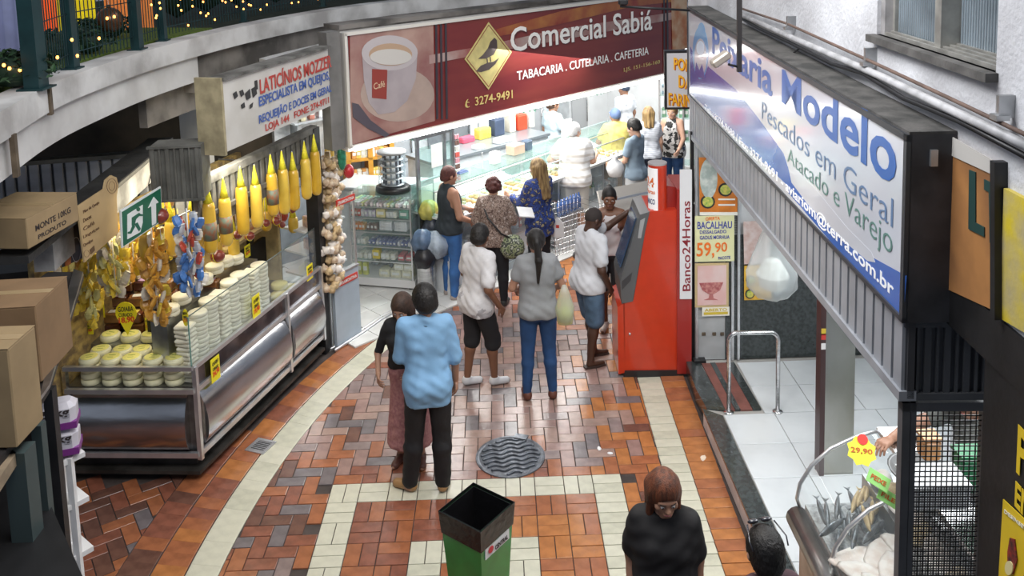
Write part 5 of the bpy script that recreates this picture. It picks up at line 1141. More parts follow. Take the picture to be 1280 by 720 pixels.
# ------------------------------------------------------------------ cash machine
KF = Frame((1.165, 8.44), (1.85, 8.43)); KD = .50
kr = M('kiosk_red', (.56, .04, .012), .28, var=.06, coat=.5); kr2 = M('kiosk_dark_red', (.34, .025, .02), .3, coat=.4)
at = EF('cash_machine', KF, 'tall orange-red cash machine kiosk standing at the right of the aisle', 'cash machine')
def K(px, py): return KF.uv(px, py)
flat = [K(781, 466), K(779, 378), K(792, 374), K(811, 264), K(846, 263), K(846, 466)]
MB().vprism(flat, 0, KD).build('body', kr, at)
bz = KF.uv(846, 236)[1]
MB().vprism([K(846, 466), K(864, 466), K(864, 236), K(846, 236)], -.02, KD).build('back_cabinet', kr2, at)
MB().vprism([K(820, 264), K(846, 264), K(846, 238), K(836, 236), K(822, 250)], .1, KD).build('shoulder', kr2, at)
MB().vprism([K(779, 472), K(864, 470), K(864, 462), K(781, 463)], -.015, KD).build('base', blackp, at)
gz = M('bezel_grey', (.12, .125, .13), .4, .2); 
MB().vprism([K(775, 352), K(800, 268), K(812, 264), K(806, 290), K(791, 376), K(777, 379)], -.012, KD+.02).build('bezel', gz, at)
MB().vprism([K(800, 275), K(806, 272), K(801, 297), K(797, 297)], -.018, -.010).build('side_badge', M('badge_grey', (.35, .36, .37), .4), at)
MB().vprism([K(777, 351), K(790, 340), K(788, 350), K(777, 362)], -.016, KD*.9).build('keypad_shelf', M('keypad_dark', (.05, .05, .055), .4), at)
MB().vprism([K(777.6, 338), K(797.5, 276), K(795.5, 276), K(775.6, 338)], .08, KD-.08).build('screen', M('screen_dark', (.03, .05, .09), .12, emit=.3), at)
q = K(789, 335); MB().box((q[0], KD/2, q[1]), (.05, KD*.6, .03)).build('keypad', steel_d, at)
q = K(791, 320); MB().box((q[0]+.005, KD/2, q[1]), (.05, KD*.5, .02)).build('card_slot', M('slot_orange', (.7, .18, .04), .4), at)
MB().vprism([K(773, 468), K(772, 384), K(781, 378), K(781, 466)], .0, KD).build('front_door', kr, at); MB().ell((K(787, 417)[0], -.01, K(787, 417)[1]), (.012, .01, .014)).build('lock', alu, at)
zt_ = KF.uv(822, 204, .10)[1]; zb_ = K(822, 284)[1]; uc = KF.uv(822, 240, .10)[0]
MB().lathe([(.092, zb_), (.092, zt_), (0, zt_+.0)], (uc, .10, 0), 26, smooth=False).build('totem', kr, at)
MB().lathe([(.094, zt_-.005), (.094, zt_+.012), (0, zt_+.013)], (uc, .10, 0), 26, smooth=False).build('totem_cap', M('cap_grey', (.42, .40, .40), .4), at)
vs = []; f = []; R_ = .0945; aA, aB = math.radians(150), math.radians(262); m_ = 10
wpan = M('totem_white', (.75, .74, .74), .3, emit=.35)
for i in range(m_+1):
    t = aA+(aB-aA)*i/m_; 
    for z in (zb_+.05, zt_-.03): vs.append((uc+R_*math.cos(t), .10+R_*math.sin(t), z))
for i in range(m_): f.append((2*i, 2*i+2, 2*i+3, 2*i+1))
MB().add(vs, f, 0, True).build('lit_panel', wpan, at)
def wrap(body, mat, t0, t1, z, h):
    V_, F_, _ = text_mesh(body, .02); mb = MB(); mb.add([(uc+(R_+.002+(.001 if c > 0 else 0))*math.cos(t0+(t1-t0)*a), .10+(R_+.002+(.001 if c > 0 else 0))*math.sin(t0+(t1-t0)*a), z+b*h) for a, b, c in V_], F_); mb.build('lettering', mat, at)
hh = zt_-zb_; ro = M('totem_orange', (.75, .16, .02), .4); bl_ = M('totem_navy', (.05, .06, .16), .4)
wrap('24', ro, math.radians(172), math.radians(240), zb_+hh*.64, hh*.16); wrap('Horas', ro, math.radians(170), math.radians(245), zb_+hh*.53, hh*.07)
wrap('BANCO', bl_, math.radians(172), math.radians(245), zb_+hh*.36, hh*.09); wrap('SAQUE', M('totem_red', (.6, .03, .02), .4), math.radians(172), math.radians(235), zb_+hh*.22, hh*.06)
pv = [K(849, 372), K(864, 372), K(864, 211), K(849, 211)]; MB().vprism(pv, -.035, -.022).build('white_name_panel', M('panel_white', (.74, .74, .76), .35), at)
V_, F_, _ = text_mesh('Banco24Horas', .012); a_, b_ = K(862, 364), K(853, 250); mb = MB()
xr, xl = K(862, 300)[0], K(852, 300)[0]; z0_, z1_ = K(856, 362)[1], K(856, 250)[1]
mb.add([(xr-(xr-xl)*b, -.036-(.001 if c > 0 else 0), z0_+(z1_-z0_)*a) for a, b, c in V_], F_); mb.build('lettering', M('name_maroon', (.25, .02, .03), .4), at)

# PON DA FARIN board, rods and cameras
PB = Frame((1.80, 9.35), (2.35, 9.30)); pb = EF('flour_shop_board', PB, 'framed lightbox with orange lettering partly hidden behind the fish sign', 'sign')
q0 = PB.uv(831, 137); q1 = PB.uv(880, 63)
MB().box(((q0[0]+q1[0])/2, .05, (q0[1]+q1[1])/2), (q1[0]-q0[0], .1, q1[1]-q0[1])).build('frame', blackp, pb)
MB().box(((q0[0]+q1[0])/2, -.003, (q0[1]+q1[1])/2), (q1[0]-q0[0]-.05, .006, q1[1]-q0[1]-.05)).build('panel', M('lightbox_grey', (.55, .54, .56), .4, emit=.12), pb)
oy = M('letters_amber', (.85, .42, .01), .4, emit=.1)
for tx, x0, x1, y in (('PON', 842, 864, 89), ('DA', 848, 864, 111), ('FARIN', 835.5, 864, 133)):
    a, b = PB.uv(x0, y-2), PB.uv(x1, y+1); lettering(tx, M('letters_red_edge', (.4, .06, .01), .4), pb, (a[0]+.008, a[1]-.008), (b[0]+.008, b[1]-.008), .135, y=-.007, bold=.04); lettering(tx, oy, pb, a, b, .135, y=-.010, bold=.02)
ro_ = E('hanging_camera_rod', (0, 0, 0), 0, 'dark vertical rod carrying a small floodlight before the fish sign', 'rod')
p1 = CP+ray(924, 80)*5.6; MB().box((p1.x, p1.y, p1.z+.45), (.028, .028, 1.0)).build('rod', M('rod_dark', (.05, .045, .045), .5, .5), ro_)
MB().tube([(p1.x, p1.y, p1.z-.02), (p1.x-.07, p1.y, p1.z+.0)], .008, 6).build('arm', blackm, ro_)
MB().bev((p1.x-.12, p1.y, p1.z+.035), (.13, .09, .05), .01, 0, Euler((0, -.6, 0)).to_matrix()).build('lamp_head', M('lamp_head', (.42, .36, .30), .4, .4), ro_)
r2 = E('boom_camera', (0, 0, 0), 0, 'thin horizontal boom with tiny camera crossing the maroon banner', 'camera')
pa, pbb = CP+ray(775, 8)*8.3, CP+ray(862, 13)*8.3; MB().tube([pa, pbb], .012, 6).build('boom', blackm, r2); MB().bev(pa+Vector((.03, 0, .04)), (.09, .07, .06), .015).build('camera_head', blackm, r2)
# litter bin
bnq = gp(596, 625, .93); bx, by = -.225, 5.215
bi_ = E('litter_bin', (bx, by, 0), math.radians(51.6), 'green square tapered litter bin with black liner in the foreground', 'litter bin')
gb = M('bin_green', (.02, .30, .06), .3, var=.12, coat=.3); t0, t1 = .115, .165
def fr_(s0, s1, z0, z1, mat, nm, th=.006, par=None):
    mb = MB(); vs = []
    for s_, z in ((s0, z0), (s1, z1), (s1-th, z1), (s0-th, z0)): vs += [(-s_, -s_, z), (s_, -s_, z), (s_, s_, z), (-s_, s_, z)]
    f = []
    for k in range(4):
        for i in range(4): a = 4*k; b = 4*((k+1) % 4); f.append((a+i, a+(i+1) % 4, b+(i+1) % 4, b+i))
    return mb.add(vs, f).build(nm, mat, par)
fr_(t0, t1, .02, .90, gb, 'shell', par=bi_); MB().box((0, 0, .015), (.22, .22, .03)).build('base', gb, bi_)
lin = M('bin_liner', (.008, .008, .009), .25, bump=.6, bsc=18)
fr_(t1-.002, t1+.009, .775, .925, lin, 'liner_skirt', .004, bi_); fr_(.11, t1-.009, .30, .915, lin, 'liner_inside', .003, bi_); MB().box((0, 0, .30), (.22, .22, .01)).build('liner_bottom', lin, bi_)
for i, (sx, sy) in enumerate(((1, 0), (0, -1))):
    rm_ = Matrix.Rotation(-math.pi/2*(0 if sy else -1), 4, 'Z'); o = E('x', (0, 0, 0)); o.name = 'label_plate'; o.parent = bi_; o.rotation_euler.z = 0 if sy else math.pi/2
    MB().box((0, -(t1-.006), .735), (.24, .006, .065)).build('paper', M('label_white', (.78, .78, .78), .4), o)
    ring_pts = [(-.07+.025*math.cos(a), .745+.022*math.sin(a)) for a in [k*math.pi/8 for k in range(16)]]
    MB().vprism(ring_pts, -(t1+.002), -t1).build('round_mark', M('mark_red', (.6, .03, .05), .4), o); lettering('CENTRAL', bink, o, (-.03, .715), (.10, .715), .03, y=-(t1+.001), bold=.02)
mb = MB(); mb.box((.0, 0, 0), (.035, .015, .16)).build('liner_knot', lin, bi_, (t1+.012, .06, .78))
# ================================================================== PEOPLE (signed-distance bodies meshed with surface nets)
def snet(F, o, h):
    s = F < 0; nx, ny, nz = F.shape; tot = np.zeros((nx-1, ny-1, nz-1), np.int8)
    for i in (0, 1):
        for j in (0, 1):
            for k in (0, 1): tot += s[i:nx-1+i, j:ny-1+j, k:nz-1+k]
    act = (tot > 0) & (tot < 8); idx = np.argwhere(act)
    if len(idx) == 0: return np.zeros((0, 3)), np.zeros((0, 4), int)
    acc = np.zeros((len(idx), 3)); cnt = np.zeros(len(idx))
    cs = [(i, j, k) for i in (0, 1) for j in (0, 1) for k in (0, 1)]
    for a in cs:
        for ax in range(3):
            if a[ax]: continue
            b = list(a); b[ax] = 1; fa = F[tuple((idx+a).T)]; fb = F[tuple((idx+b).T)]; m = (fa < 0) != (fb < 0)
            t = np.where(m, fa/np.where(m, fa-fb, 1), 0); p = np.tile(np.array(a, float), (len(idx), 1)); p[:, ax] += t
            acc += p*m[:, None]; cnt += m
    V = (idx+acc/cnt[:, None])*h+np.array(o); ids = -np.ones(act.shape, int); ids[tuple(idx.T)] = np.arange(len(idx)); fs = []
    for ax in range(3):
        b, c = (ax+1) % 3, (ax+2) % 3; sl0 = [slice(1, -1)]*3; sl0[ax] = slice(0, -1); sl1 = list(sl0); sl1[ax] = slice(1, None)
        ch = s[tuple(sl0)] != s[tuple(sl1)]; q = np.argwhere(ch); off = np.array([1, 1, 1]); off[ax] = 0; q = q+off
        if len(q) == 0: continue
        ok = (q[:, 0] < nx-1) & (q[:, 1] < ny-1) & (q[:, 2] < nz-1); q = q[ok]
        eb = np.zeros(3, int); eb[b] = 1; ec = np.zeros(3, int); ec[c] = 1
        f = np.stack([ids[tuple(q.T)], ids[tuple((q-eb).T)], ids[tuple((q-eb-ec).T)], ids[tuple((q-ec).T)]], 1)
        inside = s[tuple(q.T)]; f[~inside] = f[~inside][:, ::-1]; f = f[(f >= 0).all(1)]; fs.append(f)
    return V, np.concatenate(fs)
class Sdf:
    def __init__(s): s.p = []; s.cut = []
    def cap(s, a, b, r0, r1=None, k=.03, sx=1): s.p.append(('c', np.array(a, float), np.array(b, float), r0, r0 if r1 is None else r1, k, 1)); return s
    def ell(s, c, r, k=.02, sign=1): s.p.append(('e', np.array(c, float), np.array(r, float), 0, 0, k, sign)); return s
    def plane(s, n, d, only=None): s.cut.append((np.array(n, float), d)); return s     # keeps n.x <= d
    def mesh(s, h):
        lo = np.full(3, 1e9); hi = np.full(3, -1e9)
        for p in s.p:
            if p[6] < 0: continue
            if p[0] == 'c': r = max(p[3], p[4]); lo = np.minimum(lo, np.minimum(p[1], p[2])-r); hi = np.maximum(hi, np.maximum(p[1], p[2])+r)
            else: lo = np.minimum(lo, p[1]-p[2]); hi = np.maximum(hi, p[1]+p[2])
        lo -= 3*h; hi += 3*h; N = np.ceil((hi-lo)/h).astype(int)+1; F = np.full(N, .2, np.float32)
        ax = [lo[i]+np.arange(N[i])*h for i in range(3)]
        for t, a, b, r0, r1, k, sg in s.p:
            if t == 'c': r = max(r0, r1)+k+2*h; l = np.minimum(a, b)-r; u = np.maximum(a, b)+r
            else: l = a-b-k-2*h; u = a+b+k+2*h
            i0 = np.clip(np.floor((l-lo)/h).astype(int), 0, N-1); i1 = np.clip(np.ceil((u-lo)/h).astype(int)+1, 1, N)
            X, Y, Z = np.meshgrid(*[ax[i][i0[i]:i1[i]] for i in range(3)], indexing='ij')
            if t == 'c':
                d = b-a; L = max(1e-9, d@d); T = np.clip(((X-a[0])*d[0]+(Y-a[1])*d[1]+(Z-a[2])*d[2])/L, 0, 1)
                D = np.sqrt((X-a[0]-T*d[0])**2+(Y-a[1]-T*d[1])**2+(Z-a[2]-T*d[2])**2)-(r0+(r1-r0)*T)
            else:
                q = np.sqrt(((X-a[0])/b[0])**2+((Y-a[1])/b[1])**2+((Z-a[2])/b[2])**2); D = (q-1)*b.min()
            sl = tuple(slice(i0[i], i1[i]) for i in range(3)); G_ = F[sl]
            if sg > 0: hh = np.clip(.5+.5*(G_-D)/k, 0, 1); F[sl] = G_*(1-hh)+D*hh-k*hh*(1-hh)
            else: F[sl] = np.maximum(G_, -D)
        if s.cut:
            X, Y, Z = np.meshgrid(*ax, indexing='ij')
            for n, d in s.cut: F = np.maximum(F, X*n[0]+Y*n[1]+Z*n[2]-d)
        return snet(F, lo, h)
def np_obj(name, parts, mats, parent, smooth=True):
    """parts: (verts, faces, material index)"""
    V = np.concatenate([p[0] for p in parts]); F = []; mi = []; o = 0
    for p in parts:
        if len(p[1]): F.append(np.asarray(p[1])+o); mi += [p[2] if len(p) > 2 else 0]*len(p[1])
        o += len(p[0])
    F = np.concatenate(F); me = bpy.data.meshes.new(name); me.from_pydata(V.tolist(), [], F.tolist())
    for m in mats: me.materials.append(m)
    me.polygons.foreach_set('material_index', mi); me.polygons.foreach_set('use_smooth', [smooth]*len(F)); me.update()
    ob = bpy.data.objects.new(name, me); C.objects.link(ob)
    if parent: ob.parent = parent
    return ob
def lerp(a, b, t): return tuple(a[i]+(b[i]-a[i])*t for i in range(3))
def rotx(p, a, c): y, z = p[1]-c[1], p[2]-c[2]; return (p[0], c[1]+y*math.cos(a)+z*math.sin(a), c[2]-y*math.sin(a)+z*math.cos(a))
skins = {'light': M('skin_light', (.56, .33, .23), .5, var=.06), 'mid': M('skin_mid', (.38, .20, .13), .5, var=.06), 'brown': M('skin_brown', (.20, .09, .05), .45, var=.06), 'dark': M('skin_dark', (.075, .035, .022), .4, var=.06)}
def hand_mesh(w, e, side, nrm, curl, R=None):
    """hand at wrist w, forearm from elbow e; nrm = back-of-hand direction"""
    w = np.array(w); d = w-np.array(e); d /= np.linalg.norm(d); n = np.array(nrm, float); n -= d*(n@d); n /= np.linalg.norm(n); s = np.cross(d, n)*side
    S_ = Sdf(); P = lambda a, b, c: w+d*a+s*b+n*c
    S_.cap(P(-.03, 0, 0), P(.02, 0, 0), .025, .024, .01).cap(P(.03, -.02, 0), P(.075, -.024, 0), .014, .014, .012).cap(P(.03, 0, 0), P(.08, .0, 0), .016, .015, .012).cap(P(.03, .02, 0), P(.08, .024, 0), .014, .013, .012)
    for j, (b, L_) in enumerate(((.030, .070), (.010, .078), (-.010, .072), (-.029, .056))):
        c = curl*(1+.1*j); a0 = P(.082, b, 0); a1 = a0+(d*math.cos(c)-n*math.sin(c))*L_*.5; a2 = a1+(d*math.cos(2.1*c)-n*math.sin(2.1*c))*L_*.5
        S_.cap(a0, a1, .0088, .0080, .003).cap(a1, a2, .0080, .0065, .003)
    t0 = P(.025, .028, -.004); t1 = P(.055, .050, -.012); t2 = P(.082, .050, -.026); S_.cap(t0, t1, .012, .0095, .006).cap(t1, t2, .0095, .0078, .003)
    return S_.mesh(.0052)
def head_mesh(hs=1.0, fem=False):
    S_ = Sdf(); S_.ell((0, -.012, .025), (.076, .096, .098), .02).ell((0, .030, -.045), (.056, .062, .068), .035).cap((-.018, .066, -.088), (.018, .066, -.088), .018, .018, .02)
    S_.ell((0, .075, .022), (.050, .020, .018), .02).cap((0, .088, .010), (0, .107, -.022), .0085, .0125, .010).cap((-.012, .098, -.026), (.012, .098, -.026), .007, .007, .008)
    S_.ell((-.048, .062, -.022), (.020, .018, .018), .02).ell((.048, .062, -.022), (.020, .018, .018), .02)
    S_.ell((-.030, .104, .004), (.017, .017, .011), .01, -1).ell((.030, .104, .004), (.017, .017, .011), .01, -1)
    S_.cap((-.020, .094, -.054), (.020, .094, -.054), .0075, .0075, .006)
    for x in (-1, 1): S_.ell((x*.080, -.006, .000), (.012, .020, .030), .006)
    S_.cap((0, -.015, -.05), (0, -.018, -.115), .047, .045, .03)
    return S_.mesh(.0075)
HEADV = None
def wrinkle(V, a):
    x, y, z = V.T; n = np.sin(x*31+z*23+2*np.sin(y*19))*np.sin(z*37-x*17+1.5*np.sin(x*27+y*11))+.6*np.sin(z*62+x*44+y*35)
    d = np.stack([x, y+.02, 0*z], 1); d /= (np.linalg.norm(d, axis=1)[:, None]+1e-6); return V+d*(n*a)[:, None]
def person(loc, head, H_, label, skin='mid', top=None, bottom=None, hair=None, pose=None, shoes=(.05, .04, .04), fat=0.0, fem=False, group=None, clothes=None):
    global HEADV
    if HEADV is None: HEADV = head_mesh()
    pose = pose or {}; s = H_/1.72; root = E('person', loc, head, label, 'person', group)
    lean = pose.get('lean', 0); pc = (0, 0, .92); sw = .145 if fem else .163
    def T(p): return rotx(p, lean, pc)
    J = {}
    for sd, n in ((-1, 'l'), (1, 'r')):
        J['sh'+n] = T((sd*sw, 0, 1.41)); st_ = T((sd*(sw+.05), -.03, 1.14)); J['el'+n] = pose.get('el'+n, st_)
        J['wr'+n] = pose.get('wr'+n, (J['el'+n][0]+sd*.0, J['el'+n][1]+.07, J['el'+n][2]-.245))
        J['hp'+n] = (sd*.088, 0, .90); J['kn'+n] = pose.get('kn'+n, (sd*.095, .015, .49)); J['an'+n] = pose.get('an'+n, (sd*.10, -.02, .085))
        J['ft'+n] = pose.get('ft'+n, math.atan2(sd*.25, 1))
    f = fat; tors = [((-.07, 0, .93), (.07, 0, .93), .095+f, .095+f), ((-.05, .005+f*.6, 1.07), (.05, .005+f*.6, 1.07), .082+f*1.3+(-.008 if fem else 0), None), ((-.07, .0, 1.25), (.07, .0, 1.25), .088+f*.8, None), ((-.11, -.01, 1.36), (.11, -.01, 1.36), .070+f*.5, None), ((-sw+.03, -.01, 1.395), (sw-.03, -.01, 1.395), .050+f*.3, None), ((0, -.018, 1.455), (sw-.03, -.012, 1.405), .046+f*.3, None), ((0, -.018, 1.455), (-sw+.03, -.012, 1.405), .046+f*.3, None)]
    def torso(S_, g, gb=None):
        gb = g if gb is None else gb
        for a, b, r0, r1 in tors:
            a, b = T(a), T(b); S_.cap(a, b, r0+g, r0+g, .025)
        if fem: S_.ell(T((-.065, .085, 1.27)), (.06+g*.5, .055+g*.5, .055+g*.5), .03).ell(T((.065, .085, 1.27)), (.06+g*.5, .055+g*.5, .055+g*.5), .03)
        S_.ell((-.06, -.06, .92), (.085+f*.6+gb, .085+gb, .09+gb), .04).ell((.06, -.06, .92), (.085+f*.6+gb, .085+gb, .09+gb), .04)
        return S_
    def arm(S_, n, g, upto=2.0, k=.018):
        a, e, w_ = J['sh'+n], J['el'+n], J['wr'+n]
        r = (.042, .035, .032, .023) if fem else (.049, .041, .037, .027)
        r = [v+f*.25 for v in r]
        if upto <= 1: q = lerp(a, e, upto); S_.cap(a, q, r[0]+g, r[1]+g+(.008 if upto < .9 else 0), k)
        else:
            S_.cap(a, e, r[0]+g, r[1]+g, k); t = upto-1; S_.cap(e, lerp(e, w_, min(1, t)), r[2]+g, r[2]+(r[3]-r[2])*min(1, t)+g, k)
    def leg(S_, n, g, upto=2.0, k=.03, flare=0):
        h_, kn, an = J['hp'+n], J['kn'+n], J['an'+n]; r = [.085+f*.5, .056+f*.2, .052+f*.2, .036]
        if upto <= 1: S_.cap(h_, lerp(h_, kn, upto), r[0]+g, r[0]+(r[1]-r[0])*upto+g+flare, k)
        else:
            S_.cap(h_, kn, r[0]+g, r[1]+g+flare*.5, k); c = lerp(kn, an, .3); c = (c[0], c[1]-.012, c[2]); t = upto-1
            if t <= .3: S_.cap(kn, lerp(kn, c, t/.3), r[1]+g, r[2]+g+flare, k)
            else: S_.cap(kn, c, r[1]+g, r[2]+g+flare, k); S_.cap(c, lerp(c, an, (t-.3)/.7), r[2]+g+flare*.7, r[3]+g+flare, k)
    B_ = Sdf(); torso(B_, 0); nb = T((0, -.012, 1.46)); hc0 = T((0, .012, 1.585)); hc = pose.get('hc', (hc0[0], hc0[1]+lean*.0, hc0[2])); B_.cap(nb, (hc[0], hc[1]-.03, hc[2]-.10), .050+f*.3, .047, .012)
    for n in 'lr': arm(B_, n, 0); leg(B_, n, 0)
    for n in 'lr':
        an = J['an'+n]; a = J['ft'+n]; B_.cap((an[0], an[1]-.02, an[2]-.045), (an[0]+math.sin(a)*.15, an[1]+math.cos(a)*.15, an[2]-.058), .032, .024, .02)
    V, F = B_.mesh(.017); parts = [(V*s, F)]
    cf = pose.get('curl', .45)
    for n, sd in (('l', -1), ('r', 1)):
        nr = pose.get('hn'+n, (sd, .25, 0.15)); V, F = hand_mesh(J['wr'+n], J['el'+n], sd, nr, pose.get('curl'+n, cf)); parts.append((V*s, F))
    hy, hpi = pose.get('hyaw', 0), pose.get('hpitch', .08); HR = (Matrix.Rotation(hy, 3, 'Z')@Matrix.Rotation(-hpi, 3, 'X')); HRn = np.array(HR)
    def HT(V): return (V@HRn.T+np.array(hc))*s
    parts.append((HT(HEADV[0]), HEADV[1])); body = np_obj('body', parts, [skins[skin]], root)
    def hp(mb, nm, mat): mb.v = [tuple(HT(np.array([v]))[0]) for v in mb.v]; return mb.build(nm, mat, root)
    for x in (-1, 1):
        hp(MB().ell((x*.030, .084, .003), (.0125, .0125, .0105), 0, 10, 8), 'eye', M('eye_white', (.7, .68, .66), .2)); hp(MB().ell((x*.030, .0945, .003), (.0055, .003, .0058), 0, 8, 6), 'iris', M('iris_dark', (.02, .012, .01), .2))
        hp(MB().tube([(x*.014, .095, .024), (x*.030, .0955, .028), (x*.047, .084, .023)], .0032, 5), 'eyebrow', M('brow_dark', (.03, .02, .015), .8))
    hp(MB().tube([(-.021, .0965, -.053), (-.008, .1025, -.050), (.008, .1025, -.050), (.021, .0965, -.053)], [.003, .0055, .0055, .003], 6), 'lips', M('lips_'+skin, {'light': (.45, .16, .13), 'mid': (.33, .11, .10), 'brown': (.22, .07, .06), 'dark': (.10, .035, .035)}[skin], .4))
    # clothing
    if top:
        g = top.get('g', .014)*.75; S_ = Sdf(); torso(S_, g, max(g, (bottom or {}).get('g', .012)+.010))
        for n in 'lr':
            if top.get('sleeve', .5) > 0: arm(S_, n, g*.8+top.get('sg', 0)*.7, top.get('sleeve', .5), .018)
        hem = top.get('hem', .86); gb = max(g, (bottom or {}).get('g', .012)+.004)
        for x in (-1, 1): S_.cap(T((x*.066, .0, 1.30)), T((x*.052, .004+f*.6, 1.10)), .088+f*.9+g, .084+f*1.2+g, .05).cap(T((x*.052, .004+f*.6, 1.10)), (x*.066, -.006, max(hem+.03, .90)), .084+f*1.2+g, .101+f+gb, .05)
        if top.get('flare'): S_.cap((-.05, 0, 1.0), (.05, 0, hem), .11, .10+top['flare'], .05).cap((.05, 0, 1.0), (-.05, 0, hem), .11, .10+top['flare'], .05)
        elif hem < .86: S_.cap((-.07, -.01, .95), (-.07, -.01, hem), .105+f+g, .10+f+g, .04).cap((.07, -.01, .95), (.07, -.01, hem), .105+f+g, .10+f+g, .04)
        S_.plane((0, -top.get('tail', 0)*-1, -1), -hem)
        nk = top.get('neck', 1.455); cz = T((0, .045, 1.505)); S_.ell(cz, (.078+(1.455-nk)*.5, .078, .048+(1.455-nk)), .01, -1)
        if top.get('sleeve', .5) == 0:
            wd = top.get('strap', .155); S_.plane((1, 0, .25), wd+.25*1.2).plane((-1, 0, .25), wd+.25*1.2)
        V, F = S_.mesh(.015); V = wrinkle(V, .0045); np_obj(top.get('name', 'shirt'), [(V*s, F)], [top['mat']], root)
        if top.get('collar'):
            c = T((0, -.005, 1.44)); mb = MB().lathe([(.064, -.012), (.066, .02), (.072, .018), (.082, -.006)], tuple(v*s for v in c), 18, R=Matrix.Rotation(.25-lean, 3, 'X')); mb.build('collar', top['mat'], root)
    if bottom:
        t = bottom.get('type', 'trousers'); S_ = Sdf(); g = bottom.get('g', .012)
        for a, b, r0, r1 in tors[:1]: S_.cap(a, b, r0+g, None, .05)
        S_.ell((-.06, -.06, .92), (.085+f*.6+g, .085+g, .09+g), .04).ell((.06, -.06, .92), (.085+f*.6+g, .085+g, .09+g), .04)
        if t == 'skirt': h_ = bottom.get('hem', .3); w_ = bottom.get('w', .2); S_.cap((-.03, 0, .92), (-.03, 0, h_-.1), .12+f, w_, .05).cap((.03, 0, .92), (.03, 0, h_-.1), .12+f, w_, .05).plane((0, 0, -1), -h_)
        else:
            for n in 'lr':
                leg(S_, n, g, bottom.get('len', 2.0), .02, bottom.get('flare', 0))
        S_.plane((0, 0, 1), bottom.get('waist', 1.03))
        V, F = S_.mesh(.015); V = wrinkle(V, .003); np_obj(bottom.get('name', t), [(V*s, F)], [bottom['mat']], root)
    if shoes != 'none':
        for n in 'lr':
            an = J['an'+n]; a = J['ft'+n]; dx, dy = math.sin(a), math.cos(a)
            if shoes == 'flip':
                mb = MB(); Rm = Matrix.Rotation(-a, 3, 'Z'); mb.prism([tuple((Rm@Vector((x, y, 0)))[:2]) for x, y in ((-.035, -.07), (.035, -.07), (.045, .08), (.03, .17), (-.03, .17), (-.045, .08))], 0, .018)
                mb.v = [((v[0]+an[0])*s, (v[1]+an[1])*s, (v[2]+an[2]-.083)*s) for v in mb.v]; mb.build('sandal', M('sandal_dark', (.05, .03, .025), .6), root)
                continue
            S_ = Sdf(); S_.cap((an[0]-dx*.02, an[1]-dy*.02, an[2]-.040), (an[0]+dx*.13, an[1]+dy*.13, an[2]-.052), .041, .036, .02); S_.cap((an[0], an[1], an[2]), (an[0], an[1], an[2]-.03), .042, .042, .02); S_.plane((0, 0, -1), -(an[2]-.083)).plane((0, 0, 1), an[2]+.01)
            V, F = S_.mesh(.012); np_obj('shoe', [(V*s, F)], [M('shoe_%.2f_%.2f' % shoes[:2], shoes, .5)], root)
    # hair or hat
    if hair:
        hm = hair['mat']; S_ = Sdf(); k = hair['kind']; th = hair.get('th', .014)
        if k in ('buzz', 'short', 'long', 'pony', 'curly', 'bun', 'cap'):
            S_.ell((0, -.018, .034), (.078+th, .094+th, .096+th), .02)
            if k in ('long',): 
                for x in (-.06, 0, .06): S_.cap((x, -.06, .02), (x*.9, -.085+abs(x)*.4, hair.get('len', -.32)), .045, .028, .03)
                for x in (-1, 1): S_.cap((x*.07, -.0, .02), (x*.085, .02, -.16), .03, .022, .03)
            if k == 'pony': S_.ell((0, -.11, .05), (.035, .035, .035), .02).cap((0, -.13, .03), (0.01, -.145, -.14), .034, .034, .02).cap((0.01, -.145, -.14), (0, -.12, -.36), .034, .012, .02)
            if k == 'bun': S_.ell((0, -.085, .105), (.034, .034, .03), .012)
            if k == 'curly':
                rr_ = random.Random(5)
                for i in range(46):
                    a = rr_.uniform(0, 6.28); e = rr_.uniform(-.4, 1.5); S_.ell((.09*math.cos(a)*math.cos(e), -.018+.10*math.sin(a)*math.cos(e), .03+.10*math.sin(e)), (.027, .027, .027), .012)
            if k == 'short':
                S_.ell((0, -.055, -.02), (.07+th, .055+th, .07), .02)
            fz = .055 if k != 'buzz' else .065
            S_.ell((0, .125, -.06), (.084, .10, .118 if k != 'cap' else .10), .01, -1)
            if k in ('buzz', 'cap', 'bun'): S_.plane((0, .45, -1), hair.get('low', -.005))
            elif k in ('short', 'curly'): S_.plane((0, .35, -1), hair.get('low', .055))
        V, F = S_.mesh(.0085)
        if k in ('curly', 'short'):
            rr_ = np.random.RandomState(3); V = V+rr_.uniform(-.0025, .0025, V.shape)
        np_obj('cap' if k == 'cap' else 'hair', [(HT(V), F)], [hm], root)
        if k == 'cap': hp(MB().lathe([(.0, .006), (.075, .004), (.078, .0), (.0, -.002)], (0, .075, .055), 14, sy=1.1), 'cap_peak', hm)
    return root
def at_head(px, py, z): q = gp(px, py, z); return (q.x, q.y, 0)
D = math.radians
hb = M('hair_black', (.012, .010, .009), .45, var=.3, sc=40, bump=.5, stretch=(1, 1, .2)); hbr = M('hair_brown', (.06, .03, .018), .5, var=.4, sc=40, bump=.6); hred = M('hair_reddish', (.10, .025, .02), .5, var=.4, sc=50, bump=.8)
hbl = M('hair_blonde', (.36, .24, .10), .5, dark=(.14, .08, .035), sc=14, bump=.5, stretch=(3, 3, .4)); hwh = M('hair_white', (.62, .62, .62), .6, var=.15, sc=40, bump=.5); haub = M('hair_auburn', (.17, .05, .02), .5, dark=(.06, .02, .01), sc=18, bump=.5, stretch=(3, 3, .4)); hbz = M('hair_shaved', (.03, .022, .02), .8)
